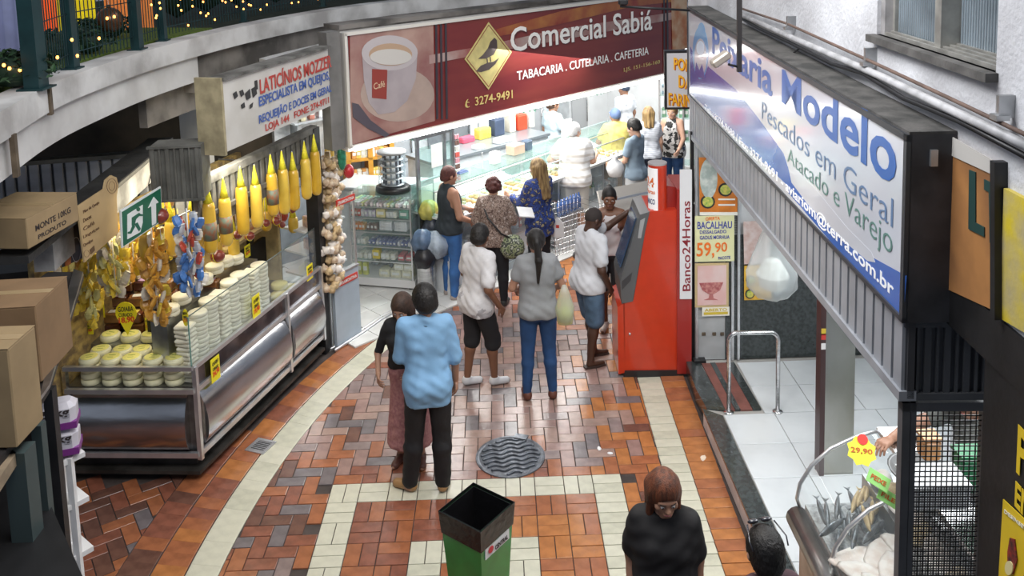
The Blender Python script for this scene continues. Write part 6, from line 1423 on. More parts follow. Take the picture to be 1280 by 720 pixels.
denim = M('denim_dark', (.015, .06, .17), .75, var=.3, sc=6, bump=.2, bsc=200); denim2 = M('denim_mid', (.08, .14, .22), .8, var=.4, sc=7, bump=.2, bsc=200); denim3 = M('denim_bright', (.04, .14, .38), .8, var=.3, sc=6)
# 1 man in light blue shirt
person((gp(540, 612).x, gp(540, 612).y, 0), D(6), 1.75, 'man in a light blue shirt and black trousers standing with his back to us', 'mid', fat=.0,
    top=dict(mat=M('shirt_sky', (.22, .42, .66), .7, var=.10, sc=5, bump=.35, bsc=9), sleeve=1.12, sg=.008, hem=.76, g=.018, collar=True), bottom=dict(mat=M('trousers_black', (.008, .008, .010), .7, var=.3, bump=.3), g=.016, flare=.012),
    hair=dict(kind='short', mat=hb, th=.02), shoes=(.36, .20, .08), pose=dict(hyaw=D(20), hpitch=.18, elr=(.225, .0, 1.12), wrr=(.225, .08, .88), ell=(-.21, .04, 1.13), wrl=(-.16, .22, 1.0), anl=(-.17, .02, .085), knl=(-.12, .03, .49), ftl=-1.0, anr=(.09, -.02, .085), ftr=.25))
# 2 woman beside him
person((gp(514, 578).x, gp(514, 578).y, 0), D(172), 1.56, 'woman in a black top and long dusty pink skirt facing us behind the blue-shirted man', 'mid', fem=True,
    top=dict(mat=M('top_black', (.012, .012, .014), .8), sleeve=.9, hem=.98, g=.012), bottom=dict(type='skirt', mat=M('skirt_pink', (.42, .20, .19), .85, dark=(.30, .12, .13), sc=40), hem=.22, w=.20),
    hair=dict(kind='long', mat=hbr, len=-.2, th=.02), shoes=(.1, .04, .03), pose=dict(lean=.12, hpitch=.35, hyaw=D(-10), elr=(.27, .02, 1.10), wrr=(.22, .20, 1.0), ell=(-.2, .08, 1.1), wrl=(-.12, .22, 1.05)))
# 3 man walking in white
person((gp(600, 481).x, gp(600, 481).y, 0), D(-52), 1.66, 'walking man in a long loose white shirt, black shorts and grey trainers', 'brown', fat=.01,
    top=dict(mat=MP('shirt_white_print', [(.66, .65, .66), (.70, .69, .70), (.66, .65, .66), (.40, .39, .41)], 7, .8, 'noise'), sleeve=.75, sg=.014, hem=.80, g=.026), bottom=dict(mat=M('shorts_black', (.012, .012, .014), .8), len=1.1, g=.02, flare=.012),
    hair=dict(kind='short', mat=hb, th=.014), shoes=(.60, .60, .62), pose=dict(lean=.08, hpitch=.3, hyaw=.5, knr=(.10, .11, .50), anr=(.11, .11, .09), ftr=.4, knl=(-.09, -.01, .50), anl=(-.08, -.10, .09), ftl=.4, ell=(-.25, .03, 1.13), wrl=(-.2, .2, .98), elr=(.26, -.05, 1.13), wrr=(.27, .08, .92)))
# 4 woman in grey T-shirt
person((gp(675, 497).x, gp(675, 497).y, 0), D(2), 1.70, 'woman with a black ponytail in a grey T-shirt and tight blue jeans, back to us', 'mid', fem=True, fat=.010,
    top=dict(mat=M('tee_grey', (.27, .28, .29), .85, var=.08, sc=6, bump=.3, bsc=9), sleeve=.55, sg=.01, hem=.86, g=.014), bottom=dict(mat=denim, g=.008), hair=dict(kind='pony', mat=hb, th=.012),
    shoes=(.12, .04, .025), pose=dict(anl=(-.125, -.02, .085), anr=(.125, -.02, .085), knl=(-.105, .02, .49), knr=(.105, .02, .49), ftl=-.15, ftr=.15, elr=(.245, -.0, 1.14), wrr=(.20, .20, 1.04), ell=(-.245, .0, 1.14), wrl=(-.20, .20, 1.04)))
# 5 man at the cash machine
pm = person((gp(748, 452).x-.09, gp(748, 452).y, 0), D(-62), 1.66, 'bald man in a white T-shirt and denim shorts reaching to the cash machine', 'dark', fat=.022,
    top=dict(mat=M('tee_white', (.62, .63, .66), .85, var=.08, sc=6, bump=.3, bsc=9), sleeve=.68, sg=.016, hem=.84, g=.022), bottom=dict(mat=denim2, len=.92, g=.022, flare=.02, name='shorts'), hair=dict(kind='buzz', mat=hbz, th=.003), shoes='flip',
    pose=dict(lean=.10, hpitch=.5, hyaw=D(-4), ell=(-.12, .34, 1.42), wrl=(-.0, .52, 1.58), curll=.5, hnl=(0, -.3, 1), elr=(.25, .0, 1.12), wrr=(.22, .12, .90), knl=(-.09, .08, .50), anl=(-.10, .12, .085), anr=(.10, -.06, .085), ftl=.3, ftr=.2))
# 6 woman in tank top
person((gp(764, 411).x-.0, gp(764, 411).y, 0), D(176), 1.66, 'young woman in a white tank top facing us beside the cash machine', 'brown', fem=True,
    top=dict(mat=M('tank_white', (.72, .69, .70), .8, var=.06), sleeve=0, hem=.93, g=.007, neck=1.38, strap=.115, name='tank_top'), bottom=dict(mat=M('shorts_charcoal', (.02, .02, .024), .8), len=.98, g=.008, name='shorts'),
    hair=dict(kind='bun', mat=hb, th=.006, low=.02), shoes=(.55, .45, .40), pose=dict(hyaw=0, hpitch=.12, elr=(.23, .05, 1.12), wrr=(.15, .17, 1.34), hnr=(.3, .9, 0), ell=(-.22, -.02, 1.14), wrl=(-.22, .05, .90), knl=(-.07, .06, .49), anl=(-.05, .09, .085), anr=(.07, -.02, .085)))
# 7 black tank
person((gp(564, 372).x+.02, gp(564, 372).y, 0), D(-62), 1.68, 'short-haired person in a black sleeveless top and blue jeans at the counter', 'mid', fat=.02,
    top=dict(mat=M('top_navy_black', (.02, .028, .035), .8), sleeve=0, hem=.88, g=.016, strap=.17), bottom=dict(mat=denim3, g=.014), hair=dict(kind='short', mat=hred, th=.007, low=.03), shoes=(.35, .3, .28),
    pose=dict(hpitch=.15, elr=(.25, .02, 1.12), wrr=(.18, .20, 1.02), ell=(-.2, .12, 1.15), wrl=(-.1, .3, 1.08)))
# 8 curly woman
pc_ = person((gp(621, 381).x, gp(621, 381).y, 0), D(-6), 1.58, 'curly-haired woman in a brown patterned blouse and black trousers, back to us', 'light', fem=True, fat=.035,
    top=dict(mat=MP('blouse_brown', [(.10, .06, .05), (.32, .24, .20), (.16, .11, .09), (.45, .38, .34)], 26, .8, 'noise'), sleeve=.85, sg=.02, hem=.84, g=.02, neck=1.40), bottom=dict(mat=M('trousers_ink', (.01, .01, .014), .8), g=.012), hair=dict(kind='curly', mat=hred, th=.01),
    shoes=(.03, .03, .03), pose=dict(elr=(.25, .03, 1.12), wrr=(.18, .22, 1.05), ell=(-.25, .03, 1.12), wrl=(-.16, .22, 1.1)))
s_ = 1.58/1.72
MB().tube([(-.15*s_, -.05, 1.42*s_), (-.05, -.185, 1.25*s_), (.10, -.215, 1.06*s_), (.2, -.16, .98*s_)], .012, 6).build('bag_strap', blackp, pc_)
mb = MB().lathe([(0, -.16), (.10, -.14), (.15, -.05), (.14, .05), (.09, .12), (0, .14)], (.22, -.12, .86*s_), 14, sy=.6, smooth=True); mb.build('shoulder_bag', MP('bag_floral', [(.10, .13, .06), (.30, .34, .20), (.05, .06, .05), (.42, .44, .36)], 20, .7, 'noise'), pc_)
# 9 blonde
person((gp(673, 193, 1.68).x-.02, 10.62, 0), D(40), 1.70, 'blonde woman in a blue floral blouse holding a paper at the counter', 'light', fem=True, fat=.01,
    top=dict(mat=MP('blouse_blue_floral', [(.02, .035, .14), (.03, .07, .30), (.02, .03, .10), (.40, .34, .14), (.03, .06, .24)], 22, .7, 'noise', pos=[.0, .42, .5, .6, .66]), sleeve=1.7, sg=.022, hem=.74, g=.02, flare=.05), bottom=dict(mat=M('trousers_ink', (.01, .01, .014)), g=.01), hair=dict(kind='long', mat=hbl, len=-.36, th=.012),
    shoes=(.05, .04, .04), pose=dict(hyaw=D(12), hpitch=.2, ell=(-.20, .10, 1.16), wrl=(-.22, .30, 1.22), elr=(.20, .08, 1.14), wrr=(.10, .26, 1.05)))
pp = gp(659, 262, 1.2); pp = CP+ray(657, 265)*10.65
pq = E('paper_sheet', pp, .5, 'white folded paper held by the blonde woman in blue', 'paper'); MB().box((0, 0, 0), (.22, .14, .006), R=Euler((.7, .25, 0)).to_matrix()).box((0, .0, -.01), (.21, .135, .004), R=Euler((.75, .25, 0)).to_matrix()).build('sheet', whitep, pq)
# 10 white haired man
q = at_head(716, 153, 1.70)
person((1.03, 12.28, 0), D(-12), 1.74, 'white-haired man in a striped white polo leaning at the food counter', 'light', fat=.045,
    top=dict(mat=MP('polo_stripes', [(.72, .72, .72), (.55, .52, .48)], 3.3, .8, 'wave', pos=[0, .72]), sleeve=.6, sg=.02, hem=.84, g=.02, collar=True), bottom=dict(mat=M('shorts_pale', (.55, .54, .50), .8), len=.95, g=.02, flare=.015, name='shorts'), hair=dict(kind='short', mat=hwh, th=.01, low=.03),
    shoes=(.5, .5, .5), pose=dict(lean=.12, hyaw=D(-38), hpitch=.15, ell=(-.34, .02, 1.18), wrl=(-.24, .2, 1.10), elr=(.25, .10, 1.16), wrr=(.28, .32, 1.2)))
# 11 yellow
q = at_head(771, 134, 1.66)
person((1.80, 13.55, 0), D(12), 1.66, 'woman in a yellow T-shirt and blue cap with beige skirt at the counter', 'mid', fem=True, fat=.05,
    top=dict(mat=M('tee_yellow', (.66, .56, .16), .85, var=.1), sleeve=.6, sg=.02, hem=.88, g=.02), bottom=dict(type='skirt', mat=M('skirt_beige', (.50, .38, .28), .8), hem=.42, w=.20), hair=dict(kind='cap', mat=M('cap_blue', (.10, .15, .28), .7), th=.012), pose=dict(ell=(-.26, .1, 1.16), wrl=(-.16, .3, 1.15), elr=(.26, .1, 1.16), wrr=(.16, .3, 1.15)))
# 12 grey-blue T-shirt
person((1.93, 12.45, 0), D(55), 1.74, 'dark-haired man in a grey-blue T-shirt and light shorts carrying a white bag', 'light',
    top=dict(mat=M('tee_bluegrey', (.22, .29, .36), .85, var=.08), sleeve=.6, sg=.01, hem=.86, g=.012), bottom=dict(mat=M('shorts_grey', (.50, .51, .52), .8), len=1.0, g=.02, flare=.015, name='shorts'), hair=dict(kind='short', mat=hb, th=.012, low=.03), shoes=(.4, .4, .4),
    pose=dict(hpitch=.4, ell=(-.2, .06, 1.14), wrl=(-.16, .30, 1.06), elr=(.22, .04, 1.13), wrr=(.12, .28, 1.04)))
pq = E('carrier_bag', CP+ray(769, 210)*12.35, 0, 'round white plastic bag held by the man in grey-blue', 'plastic bag'); MB().lathe([(0, -.13), (.09, -.11), (.13, 0), (.09, .09), (.03, .13), (.05, .17)], n=14).build('bag', M('bag_white2', (.75, .75, .75), .4, var=.1, bump=.4), pq)
MB().tube([(.03, 0, .15), (.05, 0, .22), (-.03, 0, .22), (-.03, 0, .15)], .008, 6).build('handles', whitep, pq)
# 13 striped
person((2.33, 13.6, 0), D(-4), 1.66, 'woman with tied blonde hair in a thin-striped grey top at the back of the queue', 'light', fem=True, fat=.02,
    top=dict(mat=MP('tee_fine_stripes', [(.58, .60, .64), (.34, .36, .42)], 16, .8, 'wave', pos=[0, .6]), sleeve=.5, hem=.88, g=.018), bottom=dict(mat=M('shorts_ink', (.02, .025, .05), .8), len=.6, g=.015, name='shorts'), hair=dict(kind='long', mat=hbl, len=-.2), pose=dict(hpitch=.2))
# 14 dress
person((2.78, 13.95, 0), D(150), 1.62, 'woman in a sleeveless black and white blouse half hidden under the flour board', 'light', fem=True, fat=.03,
    top=dict(mat=MP('blouse_bw', [(.03, .03, .03), (.66, .64, .62)], 13, .8, 'noise', pos=[0, .5]), sleeve=0, hem=.80, g=.02, strap=.14), bottom=dict(mat=denim, g=.012), hair=dict(kind='short', mat=hbl), pose=dict(ell=(-.22, .1, 1.14), wrl=(-.2, .28, 1.0), elr=(.25, .05, 1.13), wrr=(.3, .2, 1.15)))
# 15, 16 staff
person((.86, 14.3, 0), D(-60), 1.72, 'staff member in a pale blue shirt walking behind the glass counter', 'mid', top=dict(mat=M('shirt_paleblue', (.50, .62, .68), .85), sleeve=.6, sg=.015, hem=.86, g=.02), bottom=dict(mat=M('trousers_grey', (.25, .26, .28), .8)), hair=dict(kind='short', mat=hbr, th=.008, low=.03), pose=dict(hpitch=.2, elr=(.24, .06, 1.14), wrr=(.2, .26, 1.1)))
person((2.22, 15.45, 0), D(40), 1.72, 'staff member in a white shirt and dark cap at the back wall', 'mid', top=dict(mat=M('shirt_staff', (.62, .65, .70), .85), sleeve=.6, sg=.015, hem=.86, g=.02), bottom=dict(mat=M('trousers_grey', (.25, .26, .28))), hair=dict(kind='cap', mat=M('cap_navy', (.04, .06, .10), .7), th=.012), pose=dict(hpitch=.2))
# 17 woman in foreground bottom
person((.84, 4.52, 0), D(170), 1.62, 'auburn-haired woman in a black top walking toward us at the bottom edge', 'mid', fem=True, fat=.02,
    top=dict(mat=M('top_black2', (.012, .011, .012), .8), sleeve=.8, sg=.01, hem=.86, g=.018), bottom=dict(type='skirt', mat=M('skirt_grey_stripe', (.35, .34, .36), .8, var=.4, sc=20), hem=.5, w=.17), hair=dict(kind='long', mat=haub, len=-.22, th=.016), pose=dict(hpitch=.30, lean=.08, hyaw=.25))
# 18 head bottom right
ps = person((1.22, 3.93, 0), D(10), 1.66, 'dark-haired person with sunglasses on the head at the bottom right edge', 'light', fem=True,
    top=dict(mat=M('top_plum', (.08, .04, .05), .8), hem=.86), bottom=dict(mat=denim), hair=dict(kind='short', mat=hb, th=.014), pose=dict(hpitch=-.0))
sg2 = E('sunglasses', (1.22, 3.93, 1.66), D(10), 'pair of sunglasses pushed up on dark hair at the bottom right edge', 'sunglasses')
for x in (-1, 1):
    MB().ell((x*.035, .055, .005), (.03, .012, .022), 0, 12, 6, R=Euler((.9, 0, 0)).to_matrix()).build('lens', M('lens_dark', (.04, .04, .05), .08, coat=1), sg2); MB().tube([(x*.07, .045, .0), (x*.095, -.03, -.03), (x*.09, -.06, -.06)], .004, 5).build('temple', M('lens_dark', (.04, .04, .05)), sg2)
MB().tube([(-.01, .06, .01), (.01, .06, .01)], .004, 5).build('bridge', blackp, sg2)
# 19 fishmonger
person((2.95, 5.0, .15), D(108), 1.70, 'fishmonger in a dark shirt stretching one arm over the fish case', 'mid', top=dict(mat=M('shirt_monger', (.14, .15, .14), .8), sleeve=.5, hem=.86, g=.02), bottom=dict(mat=M('trousers_grey', (.25, .26, .28))), hair=dict(kind='cap', mat=M('cap_white', (.6, .6, .6), .7)),
    pose=dict(lean=.25, hpitch=.3, elr=(.24, .42, 1.30), wrr=(.20, .60, 1.28), hnr=(0, 0, 1), ell=(-.24, .1, 1.1), wrl=(-.2, .25, .98)))
# ================================================================== COMMERCIAL SHOP CONTENTS
rr = random.Random(21)
def goods(par_frame, name, cat, lb, grp, u0, u1, v, z, n, dims, cols, jitter=.3, rows=1, lying=False):
    """n small packed goods in a line on a shelf, each its own object"""
    mes = []
    for i, c in enumerate(cols):
        mm = M('goods_%02d%02d%02d' % tuple(int(x*99) for x in c), c, .45, var=.25, sc=30); mb = MB(); mb.bev((0, 0, dims[2]/2), dims, .006); mb.box((0, -dims[1]/2-.001, dims[2]*.55), (dims[0]*.7, .002, dims[2]*.35), mi=1)
        mes.append(mb.mesh(name, [mm, M('goods_label', (.72, .72, .70), .5)]))
    for k in range(n):
        for r_ in range(rows):
            p = par_frame.w(u0+(u1-u0)*(k+.5)/n+rr.uniform(-.004, .004), v+r_*dims[1]*1.15, z); o = inst(name, rr.choice(mes), None, p, par_frame.a+rr.uniform(-jitter, jitter)*.3); tag(o, lb.replace('of the glass case', 'of glass case')+((', %s from left' % ORD[k]) if n > 1 else '')+((', front' if r_ == 0 else ', rear') if rows > 1 else ''), cat, grp)
# glass display case at left
G1 = Frame((gp(441, 354, .05).x, gp(441, 354, .05).y), (gp(518, 360, .05).x, gp(518, 360, .05).y)); gl_ = G1.L
gc = EF('glass_display_case', G1, 'tall glass display case with shelves of small packaged goods by the shop entrance', 'display case')
hz = 1.22
MB().box((gl_/2, .22, .10), (gl_+.04, .48, .10)).build('plinth', M('case_white', (.7, .7, .7), .4), gc)
for x in (.01, gl_-.01):
    for y in (-.01, .44): MB().box((x, y, .65), (.018, .018, 1.12)).build('corner_post', alu, gc)
lv = [.15, .37, .56, .75, .93, 1.08]
for z in lv[1:]: MB().box((gl_/2, .22, z), (gl_, .42, .012)).build('shelf', glass_t, gc); MB().box((gl_/2, -.012, z), (gl_, .006, .012)).build('shelf_lip', alu, gc)
MB().box((gl_/2, -.016, .68), (gl_, .004, 1.06)).build('front_glass', glass, gc); MB().box((gl_+.004, .22, .68), (.004, .42, 1.06)).build('side_glass', glass, gc)
MB().box((gl_/2, .22, hz), (gl_+.03, .48, .02)).build('top', glass_t, gc); MB().box((gl_/2, .45, .68), (gl_, .01, 1.06)).build('back', M('case_mirror', (.55, .57, .58), .3), gc)
for x in (.06, gl_-.06): MB().lathe([(.0, 0), (.03, .01), (.03, .05), (0, .06)], (x, .04, -.005+.0), 10).build('castor', blackp, gc)
W_ = [(.68, .68, .66), (.60, .62, .62), (.72, .70, .6)]
goods(G1, 'carton', 'carton', 'cream carton on the bottom shelf of the glass case', 'cream cartons in the glass case', .35, gl_-.03, .10, .15, 3, (.14, .14, .10), [(.70, .66, .48)], rows=2)
goods(G1, 'carton', 'carton', 'cream carton in the raised pair at right of the bottom shelf', 'upper cream cartons', .55, gl_-.02, .10, .255, 2, (.12, .14, .08), [(.70, .68, .55)])
for i in range(26):
    o = tag(MB().lathe([(0, 0), (.022, .005), (.028, .03), (.018, .05), (0, .055)], n=8).build('dark_pouch', M('pouch_slate', (.16, .19, .23), .5, var=.4, sc=20), None, G1.w(.24+rr.uniform(0, .32), .08+rr.uniform(0, .2), .255+.03*(i % 3))), 'small slate-coloured pouch in the heap on the bottom shelf of the glass case', 'pouch', 'slate pouches heap')
goods(G1, 'lime_packet', 'packet', 'lime yellow packet at the left of the bottom shelf of the glass case', 'lime packets', .03, .2, .08, .15, 2, (.07, .05, .16), [(.60, .62, .10)])
goods(G1, 'packet', 'packet', 'grey or cream packet on the second shelf of the glass case', 'second shelf packets', .03, .26, .1, .38, 4, (.05, .14, .07), W_); goods(G1, 'yellow_box', 'box', 'bright yellow box on the second shelf of the glass case', 'yellow box', .27, .37, .08, .38, 1, (.10, .08, .12), [(.78, .58, .02)])
goods(G1, 'packet', 'packet', 'pale packet right of the yellow box in the glass case', 'pale packets', .38, .58, .1, .38, 3, (.06, .12, .08), W_); goods(G1, 'red_tub', 'tub', 'pink and red tub on the second shelf of the glass case', 'red tubs', .60, gl_-.02, .08, .38, 2, (.08, .08, .07), [(.60, .12, .14)], rows=2)
goods(G1, 'packet', 'packet', 'small blue packet on the third shelf of the glass case', 'blue packets', .22, gl_-.03, .08, .57, 12, (.035, .10, .055), [(.10, .14, .35), (.2, .25, .45), (.5, .52, .6)], rows=2); goods(G1, 'packet', 'packet', 'grey packet at the left of the third shelf of the glass case', 'grey packets', .02, .2, .08, .57, 4, (.04, .10, .07), W_)
goods(G1, 'packet', 'packet', 'orange packet on the fourth shelf of the glass case', 'orange packets', .02, .20, .06, .76, 4, (.04, .08, .09), [(.65, .22, .06), (.55, .3, .12)]); goods(G1, 'packet', 'packet', 'dark brown packet on the fourth shelf of the glass case', 'brown packets', .22, .36, .06, .76, 3, (.04, .08, .09), [(.22, .15, .13)])
for s0, s1 in ((.38, .56), (.58, .76)):
    for k in range(6): goods(G1, 'white_carton', 'carton', 'flat white carton in the %s stack on the fourth shelf' % ('left' if s0 < .5 else 'right'), 'flat white cartons %s' % s0, s0, min(s1, gl_-.02), .12, .762+.021*k, 1, (min(s1, gl_-.02)-s0-.01, .16, .020), [(.66, .66, .70)], 0)
goods(G1, 'packet', 'packet', 'red packet at the left of the fifth shelf of the glass case', 'red packets', .02, .14, .06, .94, 3, (.04, .08, .08), [(.6, .1, .08), (.5, .25, .2)]); goods(G1, 'packet', 'packet', 'lilac packet on the fifth shelf of the glass case', 'lilac packets', .15, .34, .06, .94, 4, (.045, .08, .09), [(.5, .45, .58), (.6, .6, .65)])
goods(G1, 'yellow_box', 'box', 'pale yellow box on the fifth shelf of the glass case', 'pale yellow box', .36, .48, .06, .94, 1, (.12, .1, .11), [(.70, .60, .28)]); goods(G1, 'green_box', 'box', 'green box at the right of the fifth shelf of the glass case', 'green box', .64, gl_-.01, .06, .94, 1, (.12, .1, .11), [(.12, .34, .26)]); goods(G1, 'packet', 'packet', 'striped packet on the fifth shelf of the glass case', 'striped packets', .49, .63, .06, .94, 3, (.045, .08, .08), W_)
goods(G1, 'chocolate_bar', 'packet', 'slanted thin pastel packet on the top inner shelf of the glass case', 'pastel packets', .02, gl_-.02, .05, 1.09, 16, (.035, .14, .05), [(.70, .70, .66), (.62, .50, .50), (.66, .66, .30), (.5, .6, .5), (.7, .6, .66)], 1, rows=2)
# cylinder knife display on top
cy = EF('rotating_display', G1, 'tall clear rotating cylinder display with black base on the glass case', 'display', at=(gl_*.62, .22, hz+.01))
MB().lathe([(.22, 0), (.23, .02), (.22, .07), (.19, .08)], n=28, sy=.85).build('base', blackp, cy); MB().lathe([(.185, .08), (.185, .50), (.18, .51)], n=28, sy=.85).build('glass_cylinder', MG('cylinder_glass', (.85, .9, .93), .10), cy)
MB().lathe([(.19, .50), (.19, .53), (0, .54)], n=28, sy=.85).build('top_disc', M('display_top', (.5, .52, .55), .3), cy)
for L_ in range(5):
    MB().lathe([(.15, .09+.082*L_), (.15, .098+.082*L_), (0, .099+.082*L_)], n=20, sy=.85).build('tray', alu, cy)
    for k in range(9): a = k*.7; MB().bev((.11*math.cos(a), .095*math.sin(a), .13+.082*L_), (.025, .025, .055), .004).build('knife_box', M('knifebox_%d' % (k % 3), ((.08, .09, .12), (.45, .47, .52), (.16, .17, .22))[k % 3], .3), cy)
# low counter running from case to the bin with cabinet (grey)
o = EF('side_cabinet', G1, 'grey-white open counter running behind the glass display case', 'counter', at=(-.25, .55, 0)); MB().bev((.5, .3, .55), (1.4, .55, 1.1), .02).build('body', M('counter_white', (.62, .65, .67), .4, var=.1), o); MB().bev((.5, .3, 1.12), (1.45, .6, .04), .01).build('worktop', M('counter_top', (.5, .53, .55), .25), o)
# orange shelf cabinet at back left
OF = Frame((gp(436, 222, 1.0).x, gp(436, 222, 1.0).y), (gp(482, 216, 1.0).x, gp(482, 216, 1.0).y))
oc = EF('orange_shelf_cabinet', OF, 'orange-framed cabinet with small goods at the back left of the shop', 'cabinet'); ol = OF.L+.1; om_ = M('orange_wood', (.62, .30, .04), .45, var=.15)
for x in (0, ol/2, ol): MB().box((x, .1, 1.15), (.07, .3, 1.3)).build('upright', om_, oc)
for z in (.55, .95, 1.25, 1.55, 1.80): MB().box((ol/2, .1, z), (ol, .3, .04)).build('shelf', om_, oc)
for z in (.97, 1.27, 1.57): goods(OF, 'carton', 'carton', 'yellow or pale carton in the orange cabinet, shelf at %s height' % {.97: 'low', 1.27: 'middle', 1.57: 'high'}[z], 'cartons in orange cabinet %s' % z, .05, ol-.05, .02, z, 8, (.07, .1, .13), [(.72, .55, .12), (.7, .68, .55), (.62, .3, .08)])
# grey half wall panel with red strip at left of entrance, and glass above
HW = Frame((gp(422, 436).x, gp(422, 436).y), (gp(452, 418).x, gp(452, 418).y)); hw = EF('half_wall_panel', HW, 'pale blue-grey panel with red strip label beside the stall end post', 'panel'); hl = HW.L
MB().box((hl/2, .02, .42), (hl, .04, .80)).build('panel', M('pale_bluegrey', (.42, .50, .58), .35, var=.05), hw); MB().box((hl/2, .02, .83), (hl+.02, .06, .02)).build('cap', alu, hw)
MB().box((hl-.01, .02, 1.25), (.02, .02, .85)).build('glass_post', alu, hw); MB().box((hl/2, .02, 1.22), (hl, .005, .78)).build('glass', glass, hw); rs = M('strip_red', (.62, .06, .04), .4)
for x, z in ((.55, .72), (.6, 1.62)):
    MB().box((hl*x, -.006, z), (hl*.75, .012, .07)).build('red_strip', rs, hw); lettering('TRAMONTINA', M('strip_white', (.8, .78, .76), .4), hw, (hl*(x-.33), z-.018), (hl*(x+.33), z-.018), .036, y=-.014, bold=.02)
# shelves left of the glass post
ws = EF('wire_shelf', HW, 'white stepped shelf of utensils behind the garlic braid', 'shelf', at=(-.1, .25, 0))
for z in (.85, 1.1, 1.35): MB().box((.2, .1, z), (.6, .35, .02)).build('shelf', M('shelf_white', (.7, .72, .74), .4), ws)
for z, g_ in ((.86, 'low'), (1.11, 'middle'), (1.36, 'high')): goods(HW, 'utensil_box', 'box', 'small grey utensil box on the %s white shelf behind the garlic' % g_, 'utensil boxes '+g_, -.1, .45, .3, z, 7, (.05, .1, .12), [(.5, .52, .55), (.3, .32, .36), (.6, .45, .42)])
# garland green and red at post
gg = E('tinsel_garland', CP+ray(427, 196)*9.6, 0, 'green tinsel bunch hanging by the banner left corner', 'tinsel'); mb = MB()
gm_ = M('tinsel_green', (.05, .32, .20), .35, .3, var=.4, sc=30)
def tuft(mb, c, r, n, rnd, mi=0):
    for i in range(n):
        d = Vector((rnd.gauss(0, 1), rnd.gauss(0, 1), rnd.gauss(0, 1))).normalized(); s_ = d.cross(Vector((0, 0, 1))+d*.3).normalized()*.006; q = Vector(c); mb.add([q-s_, q+s_, q+d*r*rnd.uniform(.6, 1)+s_*.4], [(0, 1, 2)], mi)
for k in range(5): tuft(mb, (0, 0, -.05*k+.1), .09, 60, rr)
mb.ell((0, 0, 0), (.05, .05, .15), 0, 8, 6); mb.build('tinsel', gm_, gg); tag(MB().ell((0, 0, 0), (.06, .06, .08), 0, 12, 8).build('red_bauble', M('bauble_red', (.5, .03, .04), .25), None, CP+ray(436, 214)*9.7), 'shiny red bauble under the green tinsel by the banner corner', 'bauble')
for px, py, dd, lb in ((522, 168, 11.6, 'green tinsel wreath on the counter cabinet left of the banner lamp'), (660, 133, 12.6, 'green tinsel wreath under the middle of the banner'), (744, 112, 14.0, 'green tinsel wreath on the back wall beside the white-shirted staff member')):
    t = E('tinsel_wreath', CP+ray(px, py)*dd, 0, lb, 'tinsel'); mb = MB()
    for k in range(9): a = k*.7; tuft(mb, (.12*math.cos(a), 0, .06*math.sin(a)), .07, 40, rr)
    mb.ell((0, 0, 0), (.13, .04, .06), 0, 10, 6); mb.build('tinsel', gm_, t)
# steel bin
q = gp(534, 366, .02); sb_ = E('steel_bin', (q.x, q.y, .02), 0, 'round polished steel bin with blue-grey lid beside the glass case', 'bin'); MB().lathe([(.105, 0), (.12, .02), (.12, .50), (.125, .52)], n=22).build('drum', steel, sb_); MB().lathe([(.13, .52), (.135, .545), (.11, .565), (0, .57)], n=22).build('lid', M('lid_bluegrey', (.42, .50, .58), .3, .4), sb_)
# bags / backpacks heap between bin and counter
q = gp(545, 340, .4)
for k, (px, py, dd, r, c, lb) in enumerate(((528, 300, 10.75, .14, (.10, .16, .26), 'dark blue folded umbrella pack beside the glass case'), (545, 305, 10.8, .17, (.35, .42, .50), 'grey-blue clear plastic bag of goods beside the black-topped customer'), (530, 322, 10.7, .13, (.02, .02, .025), 'black sack in the gap beside the glass case'), (536, 262, 11.1, .13, (.55, .50, .12), 'yellow bundle above the black sack by the glass case'), (540, 282, 11.1, .12, (.05, .06, .08), 'black bundle under the yellow one'))):
    t = E('goods_sack', CP+ray(px, py)*dd, 0, lb, 'sack'); mb = MB().lathe([(0, -r), (r*.8, -r*.8), (r, 0), (r*.6, r*.8), (0, r)], n=14)
    for i, v in enumerate(mb.v): k_ = 1+.15*math.sin(i*2.3); mb.v[i] = (v[0]*k_, v[1]*k_, v[2])
    mb.build('sack', M('sack_%d' % k, c, .35, var=.3, bump=.5, sc=10), t)
pdst = EF('goods_stand', G1, 'narrow dark stand holding sacks beside the glass case', 'stand', at=(gl_+.12, .25, 0)); MB().box((.08, .2, .5), (.2, .3, 1.0)).build('stand', M('stand_dark', (.08, .09, .10), .5), pdst)
# long glass food counter
cl = CF.L; fcn = EF('food_counter', CF, 'long glass-fronted food counter running diagonally through the shop', 'counter')
cw = M('counter_white', (.62, .65, .67)); cgl = M('counter_grey', (.36, .40, .43), .35, .2, var=.2)
MB().box((cl/2, .42, .22), (cl, .70, .42)).build('base', cw, fcn); MB().box((cl/2, .05, .06), (cl, .02, .12)).build('kick', cgl, fcn)
MB().box((cl/2, .42, .45), (cl, .72, .03)).build('inner_shelf', alu, fcn); MB().box((cl/2, .05, .70), (cl, .006, .52)).build('front_glass', glass, fcn)
for k in range(9): MB().box((cl*k/8, .06, .70), (.025, .02, .55)).build('mullion', alu, fcn)
MB().box((cl/2, .42, .975), (cl, .76, .03)).build('food_shelf', M('food_shelf', (.72, .73, .72), .3), fcn)
vs = [(0, .02, 1.00), (0, .12, 1.22), (0, .30, 1.30), (cl, .02, 1.00), (cl, .12, 1.22), (cl, .30, 1.30)]; MB().add(vs, [(0, 3, 4, 1), (1, 4, 5, 2)]).build('sloping_glass', glass, fcn)
for z, v in ((1.00, .02), (1.22, .12), (1.305, .30)): MB().tube([(0, v, z), (cl, v, z)], .011, 6).build('trim_rail', alu, fcn)
MB().box((cl/2, .52, 1.32), (cl, .42, .03)).build('service_top', glass_t, fcn)
